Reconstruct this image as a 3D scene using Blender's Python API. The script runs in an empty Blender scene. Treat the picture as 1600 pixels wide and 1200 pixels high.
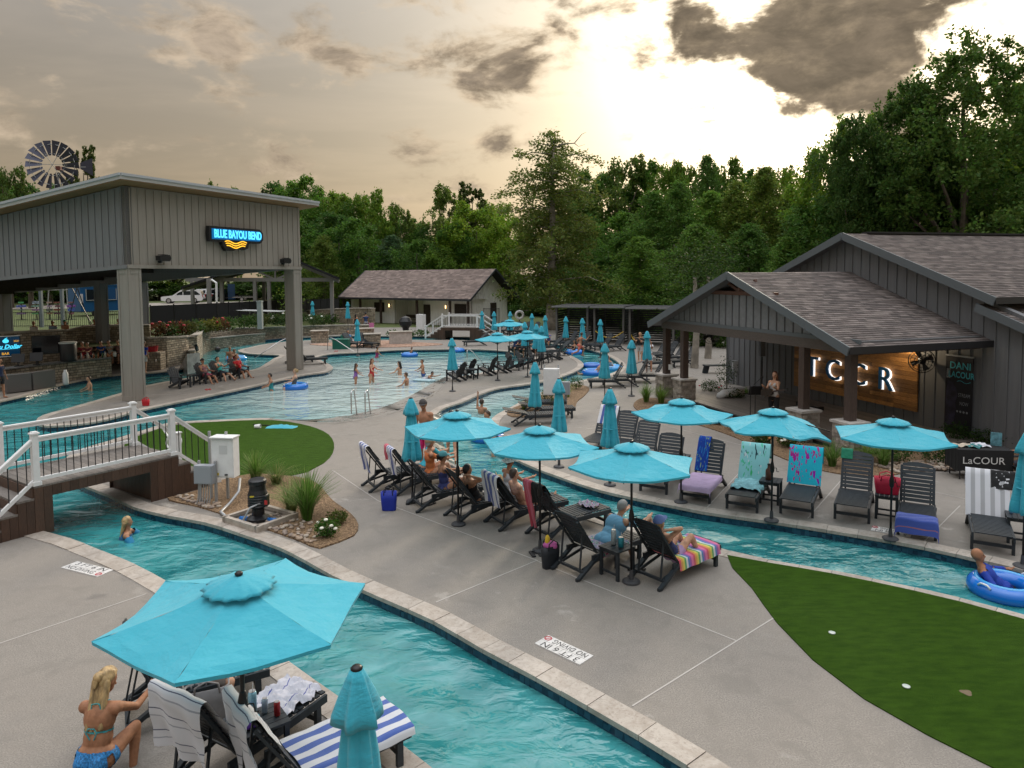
import bpy, bmesh, math, random
import numpy as np
from mathutils import Vector, Matrix, Euler
from mathutils.geometry import tessellate_polygon
random.seed(7); rng = np.random.default_rng(7)
S = bpy.context.scene; COL = S.collection
R_ = math.radians
# ------------------------------------------------------------------ camera
CAM = Vector((0, 0, 5.2)); FOC = 1100.0; PITCH = R_(3.5); ROLL = R_(0.45); SHY = -0.0644
_F = Vector((0, math.cos(PITCH), -math.sin(PITCH))); _U0 = Vector((0, math.sin(PITCH), math.cos(PITCH))); _R0 = Vector((1, 0, 0))
_R = _R0*math.cos(ROLL) - _U0*math.sin(ROLL); _U = _U0*math.cos(ROLL) + _R0*math.sin(ROLL)
cd = bpy.data.cameras.new('camera'); cam = bpy.data.objects.new('camera', cd); COL.objects.link(cam)
cd.sensor_width = 36; cd.lens = 36*FOC/1600; cd.shift_y = SHY; cd.clip_end = 3000; cd.clip_start = 0.1
m = Matrix.Identity(4)
for i in range(3): m[i][0] = _R[i]; m[i][1] = _U[i]; m[i][2] = -_F[i]; m[i][3] = CAM[i]
cam.matrix_world = m; S.camera = cam
def ray(px, py): return _F + _R*((px-800)/FOC) + _U*((600+SHY*1600-py)/FOC)
def P(px, py, z=0.0):
    "where the sight line of a photo pixel meets the level z"
    d = ray(px, py); t = (z-CAM.z)/d.z
    return Vector((CAM.x+d.x*t, CAM.y+d.y*t, z))
def PY(px, py, Y):
    d = ray(px, py); t = Y/d.y
    return Vector((d.x*t, Y, CAM.z+d.z*t))
def project(p):
    v = Vector(p)-CAM; d = v.dot(_F)
    return 800+FOC*v.dot(_R)/d, 600+SHY*1600-FOC*v.dot(_U)/d
# ------------------------------------------------------------------ light, sky, exposure
SUN_AZ = R_(22); SUN_EL = R_(17)
sun_dir = Vector((math.sin(SUN_AZ)*math.cos(SUN_EL), math.cos(SUN_AZ)*math.cos(SUN_EL), math.sin(SUN_EL)))
sd = bpy.data.lights.new('sun', 'SUN'); so = bpy.data.objects.new('sun', sd); COL.objects.link(so)
sd.energy = 1.5; sd.angle = R_(10); sd.color = (1.0, .86, .66)
so.rotation_euler = (-sun_dir).to_track_quat('-Z', 'Y').to_euler()
S.view_settings.view_transform = 'Standard'; S.view_settings.look = 'None'; S.view_settings.gamma = 1
S.view_settings.exposure = 0.55; S.view_settings.use_curve_mapping = False
S.render.engine = 'CYCLES'; S.cycles.use_denoising = True
S.cycles.use_adaptive_sampling = True; S.cycles.adaptive_threshold = .02
S.cycles.max_bounces = 5; S.cycles.diffuse_bounces = 3; S.cycles.glossy_bounces = 2; S.cycles.transmission_bounces = 3; S.cycles.transparent_max_bounces = 4
S.cycles.caustics_reflective = False; S.cycles.caustics_refractive = False; S.cycles.sample_clamp_indirect = 4
W = bpy.data.worlds.new('World'); S.world = W; W.use_nodes = True
class N:
    "terse node builder"
    def __init__(s, nt): s.t = nt
    def n(s, typ, ins=None, **kw):
        nd = s.t.nodes.new(typ)
        for k, v in kw.items(): setattr(nd, k, v)
        for k, v in (ins or {}).items():
            if isinstance(v, bpy.types.NodeSocket): s.t.links.new(v, nd.inputs[k])
            else: nd.inputs[k].default_value = v
        return nd
    def math(s, op, a, b=0.0, c=None, clamp=False):
        d = {0: a, 1: b}
        if c is not None: d[2] = c
        return s.n('ShaderNodeMath', d, operation=op, use_clamp=clamp).outputs[0]
    def mix(s, f, a, b, bt='MIX'):
        def c4(v): return v if isinstance(v, bpy.types.NodeSocket) else (*v[:3], 1.0)
        nd = s.n('ShaderNodeMix', {0: f, 6: c4(a), 7: c4(b)}, data_type='RGBA', blend_type=bt)
        return nd.outputs[2]
    def ramp(s, f, stops, interp='LINEAR'):
        nd = s.n('ShaderNodeValToRGB', {0: f}); nd.color_ramp.interpolation = interp
        e = nd.color_ramp.elements
        while len(e) < len(stops): e.new(0.5)
        for i, (p, c) in enumerate(stops):
            e[i].position = p; e[i].color = (c, c, c, 1) if isinstance(c, (int, float)) else (*c[:3], 1)
        return nd.outputs[0]
    def noise(s, vec, scale, detail=3, rough=.55, dist=0.0):
        return s.n('ShaderNodeTexNoise', {'Vector': vec, 'Scale': scale, 'Detail': detail, 'Roughness': rough, 'Distortion': dist}).outputs[0]
    def sm(s, f, a, b):
        nd = s.n('ShaderNodeMapRange', {0: f, 1: a, 2: b, 3: 0.0, 4: 1.0}); nd.interpolation_type = 'SMOOTHSTEP'; return nd.outputs[0]
    def vmath(s, op, a, b=None, out=0):
        d = {0: a}
        if b is not None: d[1] = b
        return s.n('ShaderNodeVectorMath', d, operation=op).outputs[out]
def build_world():
    nt = W.node_tree; nt.nodes.clear(); k = N(nt)
    sky = k.n('ShaderNodeTexSky', sky_type='NISHITA', sun_disc=False); sky.sun_elevation = SUN_EL; sky.sun_rotation = SUN_AZ; sky.air_density = 1.5; sky.dust_density = 4
    sky_c = k.mix(1.0, sky.outputs[0], (.09, .09, .09), 'MULTIPLY')
    d = k.n('ShaderNodeTexCoord').outputs['Generated']
    sx = k.n('ShaderNodeSeparateXYZ', {0: d}); z = sx.outputs[2]
    zc = k.math('MAXIMUM', z, 0.0)
    cs = k.vmath('DOT_PRODUCT', d, tuple(sun_dir), out=1)
    cs = k.math('MAXIMUM', cs, 0.0)
    g1 = k.math('POWER', cs, 80.0); g2 = k.math('POWER', cs, 8.0); g3 = k.math('POWER', cs, 2.2)
    # thin high overcast: brighter towards the zenith (as an overcast sky is) and round the veiled sun
    veil = k.mix(k.sm(z, 0.0, .6), (.54, .41, .275), (.375, .385, .40))
    veil = k.mix(k.math('MULTIPLY', k.math('POWER', cs, 20.0), .85), veil, (1.15, 1.0, .76))
    zen = k.math('ADD', k.math('MULTIPLY', zc, k.math('SUBTRACT', k.math('MULTIPLY', k.math('MULTIPLY', zc, zc), 5.8), .38)), .445)
    veil = k.vmath('SCALE', veil); veil.node.inputs[3].default_value = 1.0; nt.links.new(zen, veil.node.inputs[3])
    # flat-layer coordinates: clouds get smaller towards the horizon
    den = k.math('ADD', k.math('MAXIMUM', z, 0.02), .10)
    px = k.math('DIVIDE', sx.outputs[0], den); py = k.math('DIVIDE', sx.outputs[1], den)
    pv = k.n('ShaderNodeCombineXYZ', {0: px, 1: py, 2: 0.0}).outputs[0]
    wisp = k.noise(k.vmath('MULTIPLY', pv, (.9, 1.5, 1)), .9, 5, .6, .4)
    veil = k.mix(k.math('MULTIPLY', k.sm(wisp, .40, .72), .42), veil, k.mix(1.0, veil, (1.55, 1.5, 1.45), 'MULTIPLY'))
    glow = k.mix(k.math('ADD', k.math('MULTIPLY', g1, 1.0), k.math('MULTIPLY', g2, .14), clamp=True), (0, 0, 0), (2.4, 2.15, 1.7))
    base = k.mix(1.0, k.mix(.12, veil, sky_c), glow, 'ADD')
    # broken cumulus, thickest near the sun's upper right, a few strips lower down
    def lump(az, el, power):
        v = (math.sin(R_(az))*math.cos(R_(el)), math.cos(R_(az))*math.cos(R_(el)), math.sin(R_(el)))
        return k.math('POWER', k.math('MAXIMUM', k.vmath('DOT_PRODUCT', d, v, out=1), 0.0), power)
    sd2 = k.vmath('MULTIPLY', d, (7.0, 7.0, 15.0))
    n1 = k.noise(sd2, 1.0, 7, .58, .35); n2 = k.noise(sd2, 3.2, 5, .6, .2)
    cov = k.math('ADD', k.math('MULTIPLY', n1, .8), k.math('MULTIPLY', n2, .2))
    bias = k.math('MULTIPLY', lump(25.0, 17.6, 190), .42)
    for (az, el, pw, am) in ((14, 18.6, 900, .22), (0, 15.6, 1300, .14), (-3, 14.9, 1800, .12), (-15, 18.4, 1500, .15), (-13, 16.3, 1800, .10), (-8, 9.6, 700, .17), (-17, 8.6, 900, .15), (34, 21.5, 260, .22), (22.5, 14.0, 1200, .12), (-30, 13.5, 500, .07), (4, 20.2, 1200, .15), (-1, 10.5, 2500, .12), (-22, 17.3, 2500, .10)):
        bias = k.math('ADD', bias, k.math('MULTIPLY', lump(az, el, pw), am))
    cov = k.math('ADD', cov, bias)
    mask = k.sm(cov, .53, .69); core = k.sm(cov, .58, .72)
    nearsun = k.math('ADD', k.math('MULTIPLY', g2, .9), .0, clamp=True)
    edge_c = k.mix(nearsun, (.36, .285, .205), (.46, .35, .22)); core_c = k.mix(nearsun, (.26, .21, .16), (.070, .052, .034))
    cl = k.mix(core, edge_c, core_c)
    cl = k.mix(k.math('MULTIPLY', k.sm(n2, .45, .75), .22), cl, edge_c)
    n3 = k.noise(sd2, 2.0, 6, .65, .5); cl = k.n('ShaderNodeVectorMath', {0: cl, 3: k.math('ADD', k.math('MULTIPLY', k.sm(n3, .25, .75), .95), .60)}, operation='SCALE').outputs[0]
    out = k.mix(k.math('MULTIPLY', mask, .985), base, cl)
    bg = k.n('ShaderNodeBackground', {0: out, 1: 1.0}); o = k.n('ShaderNodeOutputWorld'); nt.links.new(bg.outputs[0], o.inputs[0])
build_world()
# ------------------------------------------------------------------ mesh helpers
class MB:
    def __init__(s): s.v = []; s.f = []; s.mi = []; s.cur = 0; s.col = []; s.c = None
    def add(s, vs, fs):
        b = len(s.v); s.v += [tuple(x) for x in vs]
        for f in fs: s.f.append(tuple(b+i for i in f)); s.mi.append(s.cur); s.col.append(s.c)
        return s
    def box(s, c, sz, rz=0.0, M=None):
        hx, hy, hz = sz[0]/2, sz[1]/2, sz[2]/2
        vs = [Vector((x, y, z)) for z in (-hz, hz) for y in (-hy, hy) for x in (-hx, hx)]
        if M is None: M = Matrix.Rotation(rz, 3, 'Z')
        return s.add([M @ v + Vector(c) for v in vs], [(0, 2, 3, 1), (4, 5, 7, 6), (0, 1, 5, 4), (2, 6, 7, 3), (0, 4, 6, 2), (1, 3, 7, 5)])
    def bar(s, a, b, w, h, up=(0, 0, 1)):
        "rectangular bar from a to b: w across, h along up"
        a = Vector(a); b = Vector(b); x = (b-a); L = x.length
        if L < 1e-6: return s
        x /= L; u = Vector(up); y = u.cross(x)
        if y.length < 1e-4: y = Vector((0, 1, 0)).cross(x)
        y.normalize(); z = x.cross(y)
        M = Matrix((x, y, z)).transposed()
        return s.box((a+b)/2, (L, w, h), M=M)
    def tube(s, pts, r, n=8, caps=True):
        pts = [Vector(p) for p in pts]; k = len(pts)
        rs = r if isinstance(r, (list, tuple)) else [r]*k
        vs = []; prev = None
        for i, p in enumerate(pts):
            t = (pts[min(i+1, k-1)]-pts[max(i-1, 0)])
            t = t.normalized() if t.length > 1e-9 else Vector((0, 0, 1))
            a = Vector((0, 0, 1)) if abs(t.z) < .9 else Vector((1, 0, 0))
            if prev is not None: a = prev
            u = (a - t*a.dot(t)).normalized(); w = t.cross(u); prev = u
            for j in range(n):
                an = 2*math.pi*j/n; vs.append(p+(u*math.cos(an)+w*math.sin(an))*rs[i])
        fs = [(i*n+j, i*n+(j+1) % n, (i+1)*n+(j+1) % n, (i+1)*n+j) for i in range(k-1) for j in range(n)]
        if caps: fs += [tuple(range(n-1, -1, -1)), tuple((k-1)*n+j for j in range(n))]
        return s.add(vs, fs)
    def lathe(s, prof, n=12, c=(0, 0, 0), fold=None):
        vs = []; c = Vector(c); k = len(prof)
        for i, (r, z) in enumerate(prof):
            for j in range(n):
                a = 2*math.pi*j/n; rr = r*(fold(a, z) if fold else 1)
                vs.append(c+Vector((rr*math.cos(a), rr*math.sin(a), z)))
        fs = [(i*n+j, i*n+(j+1) % n, (i+1)*n+(j+1) % n, (i+1)*n+j) for i in range(k-1) for j in range(n)]
        fs += [tuple(range(n-1, -1, -1)), tuple((k-1)*n+j for j in range(n))]
        return s.add(vs, fs)
    def ball(s, c, r, n=10, m_=7, M=None):
        c = Vector(c); r = r if isinstance(r, (tuple, list)) else (r, r, r); vs = []
        for i in range(m_+1):
            th = math.pi*i/m_
            for j in range(n):
                a = 2*math.pi*j/n; v = Vector((r[0]*math.sin(th)*math.cos(a), r[1]*math.sin(th)*math.sin(a), -r[2]*math.cos(th)))
                vs.append(c+(M @ v if M is not None else v))
        return s.add(vs, [(i*n+j, i*n+(j+1) % n, (i+1)*n+(j+1) % n, (i+1)*n+j) for i in range(m_) for j in range(n)])
    def torus(s, c, R, r, n=24, m_=10, M=None):
        c = Vector(c); vs = []
        for i in range(n):
            a = 2*math.pi*i/n
            for j in range(m_):
                b = 2*math.pi*j/m_; v = Vector(((R+r*math.cos(b))*math.cos(a), (R+r*math.cos(b))*math.sin(a), r*math.sin(b)))
                vs.append(c+(M @ v if M is not None else v))
        return s.add(vs, [(i*m_+j, ((i+1) % n)*m_+j, ((i+1) % n)*m_+(j+1) % m_, i*m_+(j+1) % m_) for i in range(n) for j in range(m_)])
    def prism(s, poly, z0, z1, axis=None, bottom=True):
        "poly of (x, y) extruded z0..z1; axis=(origin, ux, uy, un) maps to 3D"
        n = len(poly)
        area = sum(poly[i][0]*poly[(i+1) % n][1]-poly[(i+1) % n][0]*poly[i][1] for i in range(n))
        if area < 0: poly = list(reversed(poly))
        tri = tessellate_polygon([[Vector((p[0], p[1], 0)) for p in poly]])
        def mp(x, y, z):
            if axis is None: return Vector((x, y, z))
            o, ux, uy, un = axis; return Vector(o)+Vector(ux)*x+Vector(uy)*y+Vector(un)*z
        vs = [mp(p[0], p[1], z0) for p in poly]+[mp(p[0], p[1], z1) for p in poly]
        fs = []
        for t in tri:
            a, b, c = t
            cr = (poly[b][0]-poly[a][0])*(poly[c][1]-poly[a][1])-(poly[b][1]-poly[a][1])*(poly[c][0]-poly[a][0])
            if cr < 0: a, c = c, a
            fs.append((a+n, b+n, c+n))
            if bottom: fs.append((c, b, a))
        fs += [(i, (i+1) % n, (i+1) % n+n, i+n) for i in range(n)]
        return s.add(vs, fs)
    def build(s, name, mat=None, parent=None, smooth=False, loc=None, kind=None):
        me = bpy.data.meshes.new(name); me.from_pydata(s.v, [], s.f)
        mats = mat if isinstance(mat, (list, tuple)) else [mat]
        for q in mats:
            if q: me.materials.append(q)
        if len(mats) > 1: me.polygons.foreach_set('material_index', s.mi)
        if smooth: me.polygons.foreach_set('use_smooth', [True]*len(s.f))
        if s.col and s.col[0] is not None:
            at = me.color_attributes.new('Col', 'FLOAT_COLOR', 'CORNER'); buf = []
            for f, c in zip(s.f, s.col): buf += [*c, 1.0]*len(f)
            at.data.foreach_set('color', buf)
        me.update()
        return put(name, me, parent, loc, kind)
def put(name, me, parent=None, loc=None, kind=None, rz=None):
    o = bpy.data.objects.new(name, me); COL.objects.link(o)
    if parent: o.parent = parent
    if loc is not None: o.location = loc
    if rz is not None: o.rotation_euler = (0, 0, rz)
    if kind: o['kind'] = kind
    return o
def tag(o, label, cat, group=None, kind=None):
    o['label'] = label; o['category'] = cat
    if group: o['group'] = group
    if kind: o['kind'] = kind
    return o
def thing(name, label, cat, loc=(0, 0, 0), rz=0.0, group=None, sc=None):
    o = bpy.data.objects.new(name, None); COL.objects.link(o); o.empty_display_size = .1
    o.location = loc; o.rotation_euler = (0, 0, rz)
    if sc: o.scale = (sc, sc, sc) if isinstance(sc, (int, float)) else sc
    return tag(o, label, cat, group)
KIDS = {}
def kids(o): return [c for c in o.children]
def copy_tree(o, parent=None):
    c = o.copy(); COL.objects.link(c); c.parent = parent
    for ch in list(o.children): copy_tree(ch, c)
    return c
def place(proto, loc, rz, label, group=None, first=[None], cat=None, sc=None):
    o = copy_tree(proto); o.location = loc; o.rotation_euler = (0, 0, rz); o['label'] = label
    if group: o['group'] = group
    if cat: o['category'] = cat
    if sc: o.scale = (sc, sc, sc) if isinstance(sc, (int, float)) else sc
    return o
def drop_tree(o):
    for ch in list(o.children): drop_tree(ch)
    bpy.data.objects.remove(o)
def spline(pts, step=.5, closed=False):
    "Catmull-Rom through 2D/3D points, resampled about every step metres"
    pts = [Vector((p[0], p[1])) for p in pts]; n = len(pts); out = []
    rngi = range(n) if closed else range(n-1)
    for i in rngi:
        p0 = pts[(i-1) % n] if closed or i > 0 else pts[i]; p1 = pts[i]; p2 = pts[(i+1) % n]
        p3 = pts[(i+2) % n] if closed or i+2 < n else p2
        L = (p2-p1).length; k = max(1, int(L/step))
        d1 = max((p1-p0).length, 1e-4); d2 = max(L, 1e-4); d3 = max((p3-p2).length, 1e-4)
        m1 = ((p1-p0)/d1*d2+(p2-p1))/2 if (p1-p0).length > 1e-6 else (p2-p1)
        m2 = ((p3-p2)/d3*d2+(p2-p1))/2 if (p3-p2).length > 1e-6 else (p2-p1)
        for j in range(k):
            t = j/k; t2 = t*t; t3 = t2*t
            out.append(p1*(2*t3-3*t2+1)+m1*(t3-2*t2+t)+p2*(-2*t3+3*t2)+m2*(t3-t2))
    if not closed: out.append(pts[-1])
    return out
def text(name, body, size, mat, parent, loc, rot, extrude=.0, ax='CENTER', font_scale=1.0, kind=None, shear=0.0, bold=0.0):
    cu = bpy.data.curves.new(name, 'FONT'); cu.body = body; cu.size = size; cu.extrude = extrude; cu.align_x = ax; cu.align_y = 'CENTER'; cu.shear = shear; cu.offset = bold
    cu.resolution_u = 3
    o = bpy.data.objects.new(name, cu); COL.objects.link(o); cu.materials.append(mat)
    o.parent = parent
    if isinstance(rot, Matrix): o.matrix_local = Matrix.Translation(loc) @ rot.to_4x4() @ Matrix.Diagonal((font_scale, 1, 1, 1))
    else: o.location = loc; o.rotation_euler = rot; o.scale = (font_scale, 1, 1)
    return o
def frame3(x, y):
    "rotation whose columns are x, y, x cross y"
    x = Vector(x).normalized(); y = Vector(y); y = (y-x*y.dot(x)).normalized(); z = x.cross(y)
    return Matrix((x, y, z)).transposed()
# ------------------------------------------------------------------ materials
MATS = {}
def mat(name, col=(.5, .5, .5), rough=.6, metal=0.0, spec=.5, var=.0, vscale=6.0, bump=0.0, bscale=40.0, trans=0.0, emit=None, objvar=0.0, alpha=None, sheen=0.0, streak=None, coat=0.0):
    if name in MATS: return MATS[name]
    M = bpy.data.materials.new(name); M.use_nodes = True; nt = M.node_tree; nt.nodes.clear(); k = N(nt)
    b = k.n('ShaderNodeBsdfPrincipled', {'Roughness': rough, 'Metallic': metal, 'Specular IOR Level': spec, 'Coat Weight': coat})
    c = (*col, 1.0); pos = k.n('ShaderNodeTexCoord').outputs['Object'] if not streak else k.n('ShaderNodeTexCoord').outputs['Object']
    if streak: pos = k.vmath('MULTIPLY', pos, streak)
    sock = None
    if var:
        nz = k.noise(pos, vscale, 5, .6)
        sock = k.mix(k.sm(nz, .3, .7), tuple(x*(1-var) for x in col), tuple(min(1, x*(1+var)) for x in col))
    if objvar:
        rnd = k.n('ShaderNodeObjectInfo').outputs['Random']
        a = sock if sock else (*col, 1.0)
        fac = k.math('ADD', k.math('MULTIPLY', rnd, 2*objvar), 1-objvar)
        vs = k.n('ShaderNodeVectorMath', {0: a if isinstance(a, bpy.types.NodeSocket) else a[:3], 3: fac}, operation='SCALE'); sock = vs.outputs[0]
    if sock: nt.links.new(sock, b.inputs['Base Color'])
    else: b.inputs['Base Color'].default_value = c
    if bump:
        bn = k.n('ShaderNodeBump', {'Strength': 1.0, 'Distance': bump, 'Height': k.noise(pos, bscale, 4, .6)}); nt.links.new(bn.outputs[0], b.inputs['Normal'])
    if emit: b.inputs['Emission Color'].default_value = (*emit[:3], 1); b.inputs['Emission Strength'].default_value = emit[3]
    o = k.n('ShaderNodeOutputMaterial'); sh = b.outputs[0]
    if trans:
        tr = k.n('ShaderNodeBsdfTranslucent', {0: sock if sock else c}); sh = k.n('ShaderNodeMixShader', {0: trans, 1: sh, 2: tr.outputs[0]}).outputs[0]
    nt.links.new(sh, o.inputs[0]); MATS[name] = M; return M
def shader(name, fn):
    "fn(k, nt) returns dict for Principled inputs"
    if name in MATS: return MATS[name]
    M = bpy.data.materials.new(name); M.use_nodes = True; nt = M.node_tree; nt.nodes.clear(); k = N(nt)
    ins = fn(k, nt); tr = ins.pop('_translucent', 0)
    b = k.n('ShaderNodeBsdfPrincipled', ins); o = k.n('ShaderNodeOutputMaterial'); sh = b.outputs[0]
    if tr:
        t = k.n('ShaderNodeBsdfTranslucent', {0: ins['Base Color']}); sh = k.n('ShaderNodeMixShader', {0: tr, 1: sh, 2: t.outputs[0]}).outputs[0]
    nt.links.new(sh, o.inputs[0]); MATS[name] = M; return M
def wpos(k): return k.n('ShaderNodeNewGeometry').outputs['Position']
def opos(k): return k.n('ShaderNodeTexCoord').outputs['Object']
def bumpn(k, h, dist, strength=1.0): return k.n('ShaderNodeBump', {'Strength': strength, 'Distance': dist, 'Height': h}).outputs[0]
def f_concrete(k, nt):
    p = wpos(k); fine = k.noise(p, 55, 4, .7); mid = k.noise(p, 5, 5, .6); big = k.noise(p, .55, 5, .6, .6)
    c = k.mix(k.sm(fine, .3, .7), (.142, .127, .110), (.318, .288, .256))
    c = k.mix(k.math('MULTIPLY', k.sm(mid, .40, .66), .50), c, (.20, .18, .16))
    c = k.mix(k.math('MULTIPLY', k.sm(big, .3, .7), .38), c, (.235, .205, .175))
    pale = k.math('MULTIPLY', k.sm(k.noise(p, 1.1, 7, .66, .3), .60, .66), k.sm(k.noise(p, .17, 2, .5), .42, .6))
    c = k.mix(k.math('MULTIPLY', pale, .42), c, (.46, .43, .39))
    c = k.mix(k.math('MULTIPLY', k.sm(k.noise(p, 1.7, 6, .7, .6), .48, .68), .55), c, (.175, .158, .138))
    wet = k.math('MULTIPLY', k.sm(k.noise(p, 1.3, 5, .6, .4), .56, .63), k.sm(k.noise(p, .23, 2, .5), .44, .58))
    c = k.mix(k.math('MULTIPLY', wet, .45), c, (.16, .145, .13))
    return {'Base Color': c, 'Roughness': k.math('SUBTRACT', .72, k.math('MULTIPLY', wet, .35)), 'Normal': bumpn(k, fine, .004)}
CONC = shader('pool_deck_concrete', f_concrete)
def f_beach(k, nt):
    p = wpos(k); fine = k.noise(p, 55, 4, .7)
    c = k.mix(k.sm(fine, .3, .7), (.22, .20, .18), (.34, .315, .285))
    w = k.sm(k.noise(p, 1.1, 5, .6, .7), .45, .6)
    return {'Base Color': c, 'Roughness': k.math('SUBTRACT', .45, k.math('MULTIPLY', w, .33)), 'Normal': bumpn(k, fine, .002)}
BEACH = shader('wet_beach_concrete', f_beach)
def f_trav(k, nt):
    p = wpos(k); r = k.n('ShaderNodeObjectInfo').outputs['Random']
    n1 = k.noise(p, 4, 6, .7, 1.2); n2 = k.noise(p, 22, 4, .7)
    c = k.mix(k.sm(n1, .3, .72), (.46, .41, .36), (.32, .27, .225))
    c = k.mix(k.math('MULTIPLY', k.sm(n2, .52, .7), .55), c, (.20, .165, .13))
    t = k.n('ShaderNodeVectorMath', {0: c, 3: k.math('ADD', k.math('MULTIPLY', r, .24), .86)}, operation='SCALE').outputs[0]
    return {'Base Color': t, 'Roughness': .6, 'Normal': bumpn(k, n2, .006)}
TRAV = shader('travertine', f_trav)
def f_tile(k, nt):
    p = wpos(k); v = k.n('ShaderNodeTexVoronoi', {'Vector': p, 'Scale': 14.0, 'Randomness': .25}); r = k.n('ShaderNodeSeparateColor', {0: v.outputs['Color']}).outputs[0]
    c = k.mix(r, (.004, .018, .045), (.02, .085, .14))
    return {'Base Color': c, 'Roughness': .15}
TILE = shader('waterline_tile', f_tile)
def f_water(k, nt):
    p = wpos(k); pw = k.vmath('MULTIPLY', p, (1.0, 1.0, 0.0))
    w1 = k.noise(k.vmath('MULTIPLY', pw, (.8, 1.15, 0)), .85, 2, .45, .6); w2 = k.noise(k.vmath('MULTIPLY', pw, (1, 1.7, 0)), 2.3, 3, .5, .6); w3 = k.noise(pw, 7.0, 2, .5)
    chop = k.sm(k.noise(pw, .35, 2, .5), .38, .62)
    h = k.math('ADD', k.math('ADD', k.math('MULTIPLY', w1, 1.0), k.math('MULTIPLY', w2, k.math('ADD', k.math('MULTIPLY', chop, .40), .16))), k.math('MULTIPLY', w3, k.math('MULTIPLY', chop, .07)))
    nrm = bumpn(k, h, .225)
    q = k.noise(pw, .9, 4, .6, .8)
    c = k.mix(k.sm(q, .3, .7), (.018, .195, .208), (.060, .300, .312))
    # shallow zero-entry pool over pale plaster; whitish sky reflection also painted into its colour
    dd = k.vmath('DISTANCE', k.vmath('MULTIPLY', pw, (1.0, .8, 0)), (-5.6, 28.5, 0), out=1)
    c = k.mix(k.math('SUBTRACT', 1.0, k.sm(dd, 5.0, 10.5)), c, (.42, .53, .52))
    return {'Base Color': c, 'Roughness': .03, 'IOR': 1.5, 'Specular IOR Level': .9, 'Normal': nrm}
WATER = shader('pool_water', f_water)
def f_turf(k, nt):
    p = wpos(k); a = k.noise(k.vmath('MULTIPLY', p, (1, 3, 1)), 3, 4, .6); b = k.noise(p, 130, 3, .7)
    c = k.mix(k.sm(a, .25, .75), (.028, .068, .004), (.052, .115, .008)); c = k.mix(k.math('MULTIPLY', k.sm(b, .35, .7), .55), c, (.012, .035, .003))
    return {'Base Color': c, 'Roughness': .9, 'Specular IOR Level': .1, 'Normal': bumpn(k, b, .02)}
TURF = shader('artificial_turf', f_turf)
def f_grass(k, nt):
    p = wpos(k); a = k.noise(p, .12, 5, .6); b = k.noise(p, 4, 4, .7)
    c = k.mix(k.sm(a, .35, .65), (.085, .12, .025), (.055, .085, .018)); c = k.mix(k.math('MULTIPLY', b, .5), c, (.10, .09, .04))
    return {'Base Color': c, 'Roughness': .95, 'Normal': bumpn(k, b, .05)}
GRASS = shader('meadow_grass', f_grass)
def f_mulch(k, nt):
    p = wpos(k); v = k.n('ShaderNodeTexVoronoi', {'Vector': k.vmath('MULTIPLY', p, (1, 1.5, 1)), 'Scale': 30.0}); a = k.n('ShaderNodeSeparateColor', {0: v.outputs['Color']}).outputs[0]
    c = k.mix(a, (.10, .055, .028), (.34, .22, .12))
    return {'Base Color': c, 'Roughness': .9, 'Normal': bumpn(k, v.outputs['Distance'], .03)}
MULCH = shader('bark_mulch', f_mulch)
def f_stone(k, nt):
    p = opos(k); r = k.n('ShaderNodeObjectInfo').outputs['Random']; n1 = k.noise(p, 7, 5, .65); n2 = k.noise(p, 45, 4, .7)
    c = k.mix(k.sm(n1, .3, .7), (.42, .375, .325), (.24, .205, .17)); c = k.mix(k.math('MULTIPLY', k.sm(n2, .45, .75), .5), c, (.13, .115, .10))
    t = k.n('ShaderNodeVectorMath', {0: c, 3: k.math('ADD', k.math('MULTIPLY', r, .6), .7)}, operation='SCALE').outputs[0]
    return {'Base Color': t, 'Roughness': .85, 'Normal': bumpn(k, k.math('ADD', n1, n2), .02)}
STONE = shader('split_stone', f_stone)
def f_ledge(k, nt):
    "far stone walls: stacked ledgestone"
    p = wpos(k); s = k.n('ShaderNodeSeparateXYZ', {0: p}); u = k.math('ADD', s.outputs[0], k.math('MULTIPLY', s.outputs[1], .8))
    uv = k.n('ShaderNodeCombineXYZ', {0: u, 1: s.outputs[2], 2: 0.0}).outputs[0]
    b = k.n('ShaderNodeTexBrick', {'Vector': uv, 'Color1': (.40, .345, .275, 1), 'Color2': (.20, .165, .125, 1), 'Mortar': (.07, .06, .05, 1), 'Scale': 1.0, 'Mortar Size': .012, 'Brick Width': .34, 'Row Height': .13, 'Bias': 0.0}); b.offset = .37; b.squash = .7; b.squash_frequency = 3
    n1 = k.noise(p, 6, 5, .7); c = k.mix(k.sm(n1, .35, .7), b.outputs[0], k.mix(1.0, b.outputs[0], (1.5, 1.45, 1.35), 'MULTIPLY'))
    h = k.math('ADD', k.math('MULTIPLY', b.outputs[1], -.6), n1)
    return {'Base Color': c, 'Roughness': .85, 'Normal': bumpn(k, h, .04)}
LEDGE = shader('stacked_ledgestone', f_ledge)
def f_shingle(k, nt):
    a = k.n('ShaderNodeVertexColor', layer_name='Col').outputs[0]; n = k.noise(opos(k), 60, 3, .7)
    c = k.mix(k.math('MULTIPLY', k.sm(n, .3, .7), .4), a, k.mix(1.0, a, (.55, .55, .55), 'MULTIPLY'))
    return {'Base Color': c, 'Roughness': .9, 'Normal': bumpn(k, n, .006)}
SHINGLE = shader('asphalt_shingle', f_shingle)
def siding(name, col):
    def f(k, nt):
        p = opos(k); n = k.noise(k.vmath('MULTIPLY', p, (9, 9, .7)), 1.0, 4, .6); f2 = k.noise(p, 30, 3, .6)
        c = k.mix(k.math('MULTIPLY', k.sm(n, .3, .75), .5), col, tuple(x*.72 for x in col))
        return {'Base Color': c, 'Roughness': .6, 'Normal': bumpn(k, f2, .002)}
    return shader(name, f)
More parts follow.
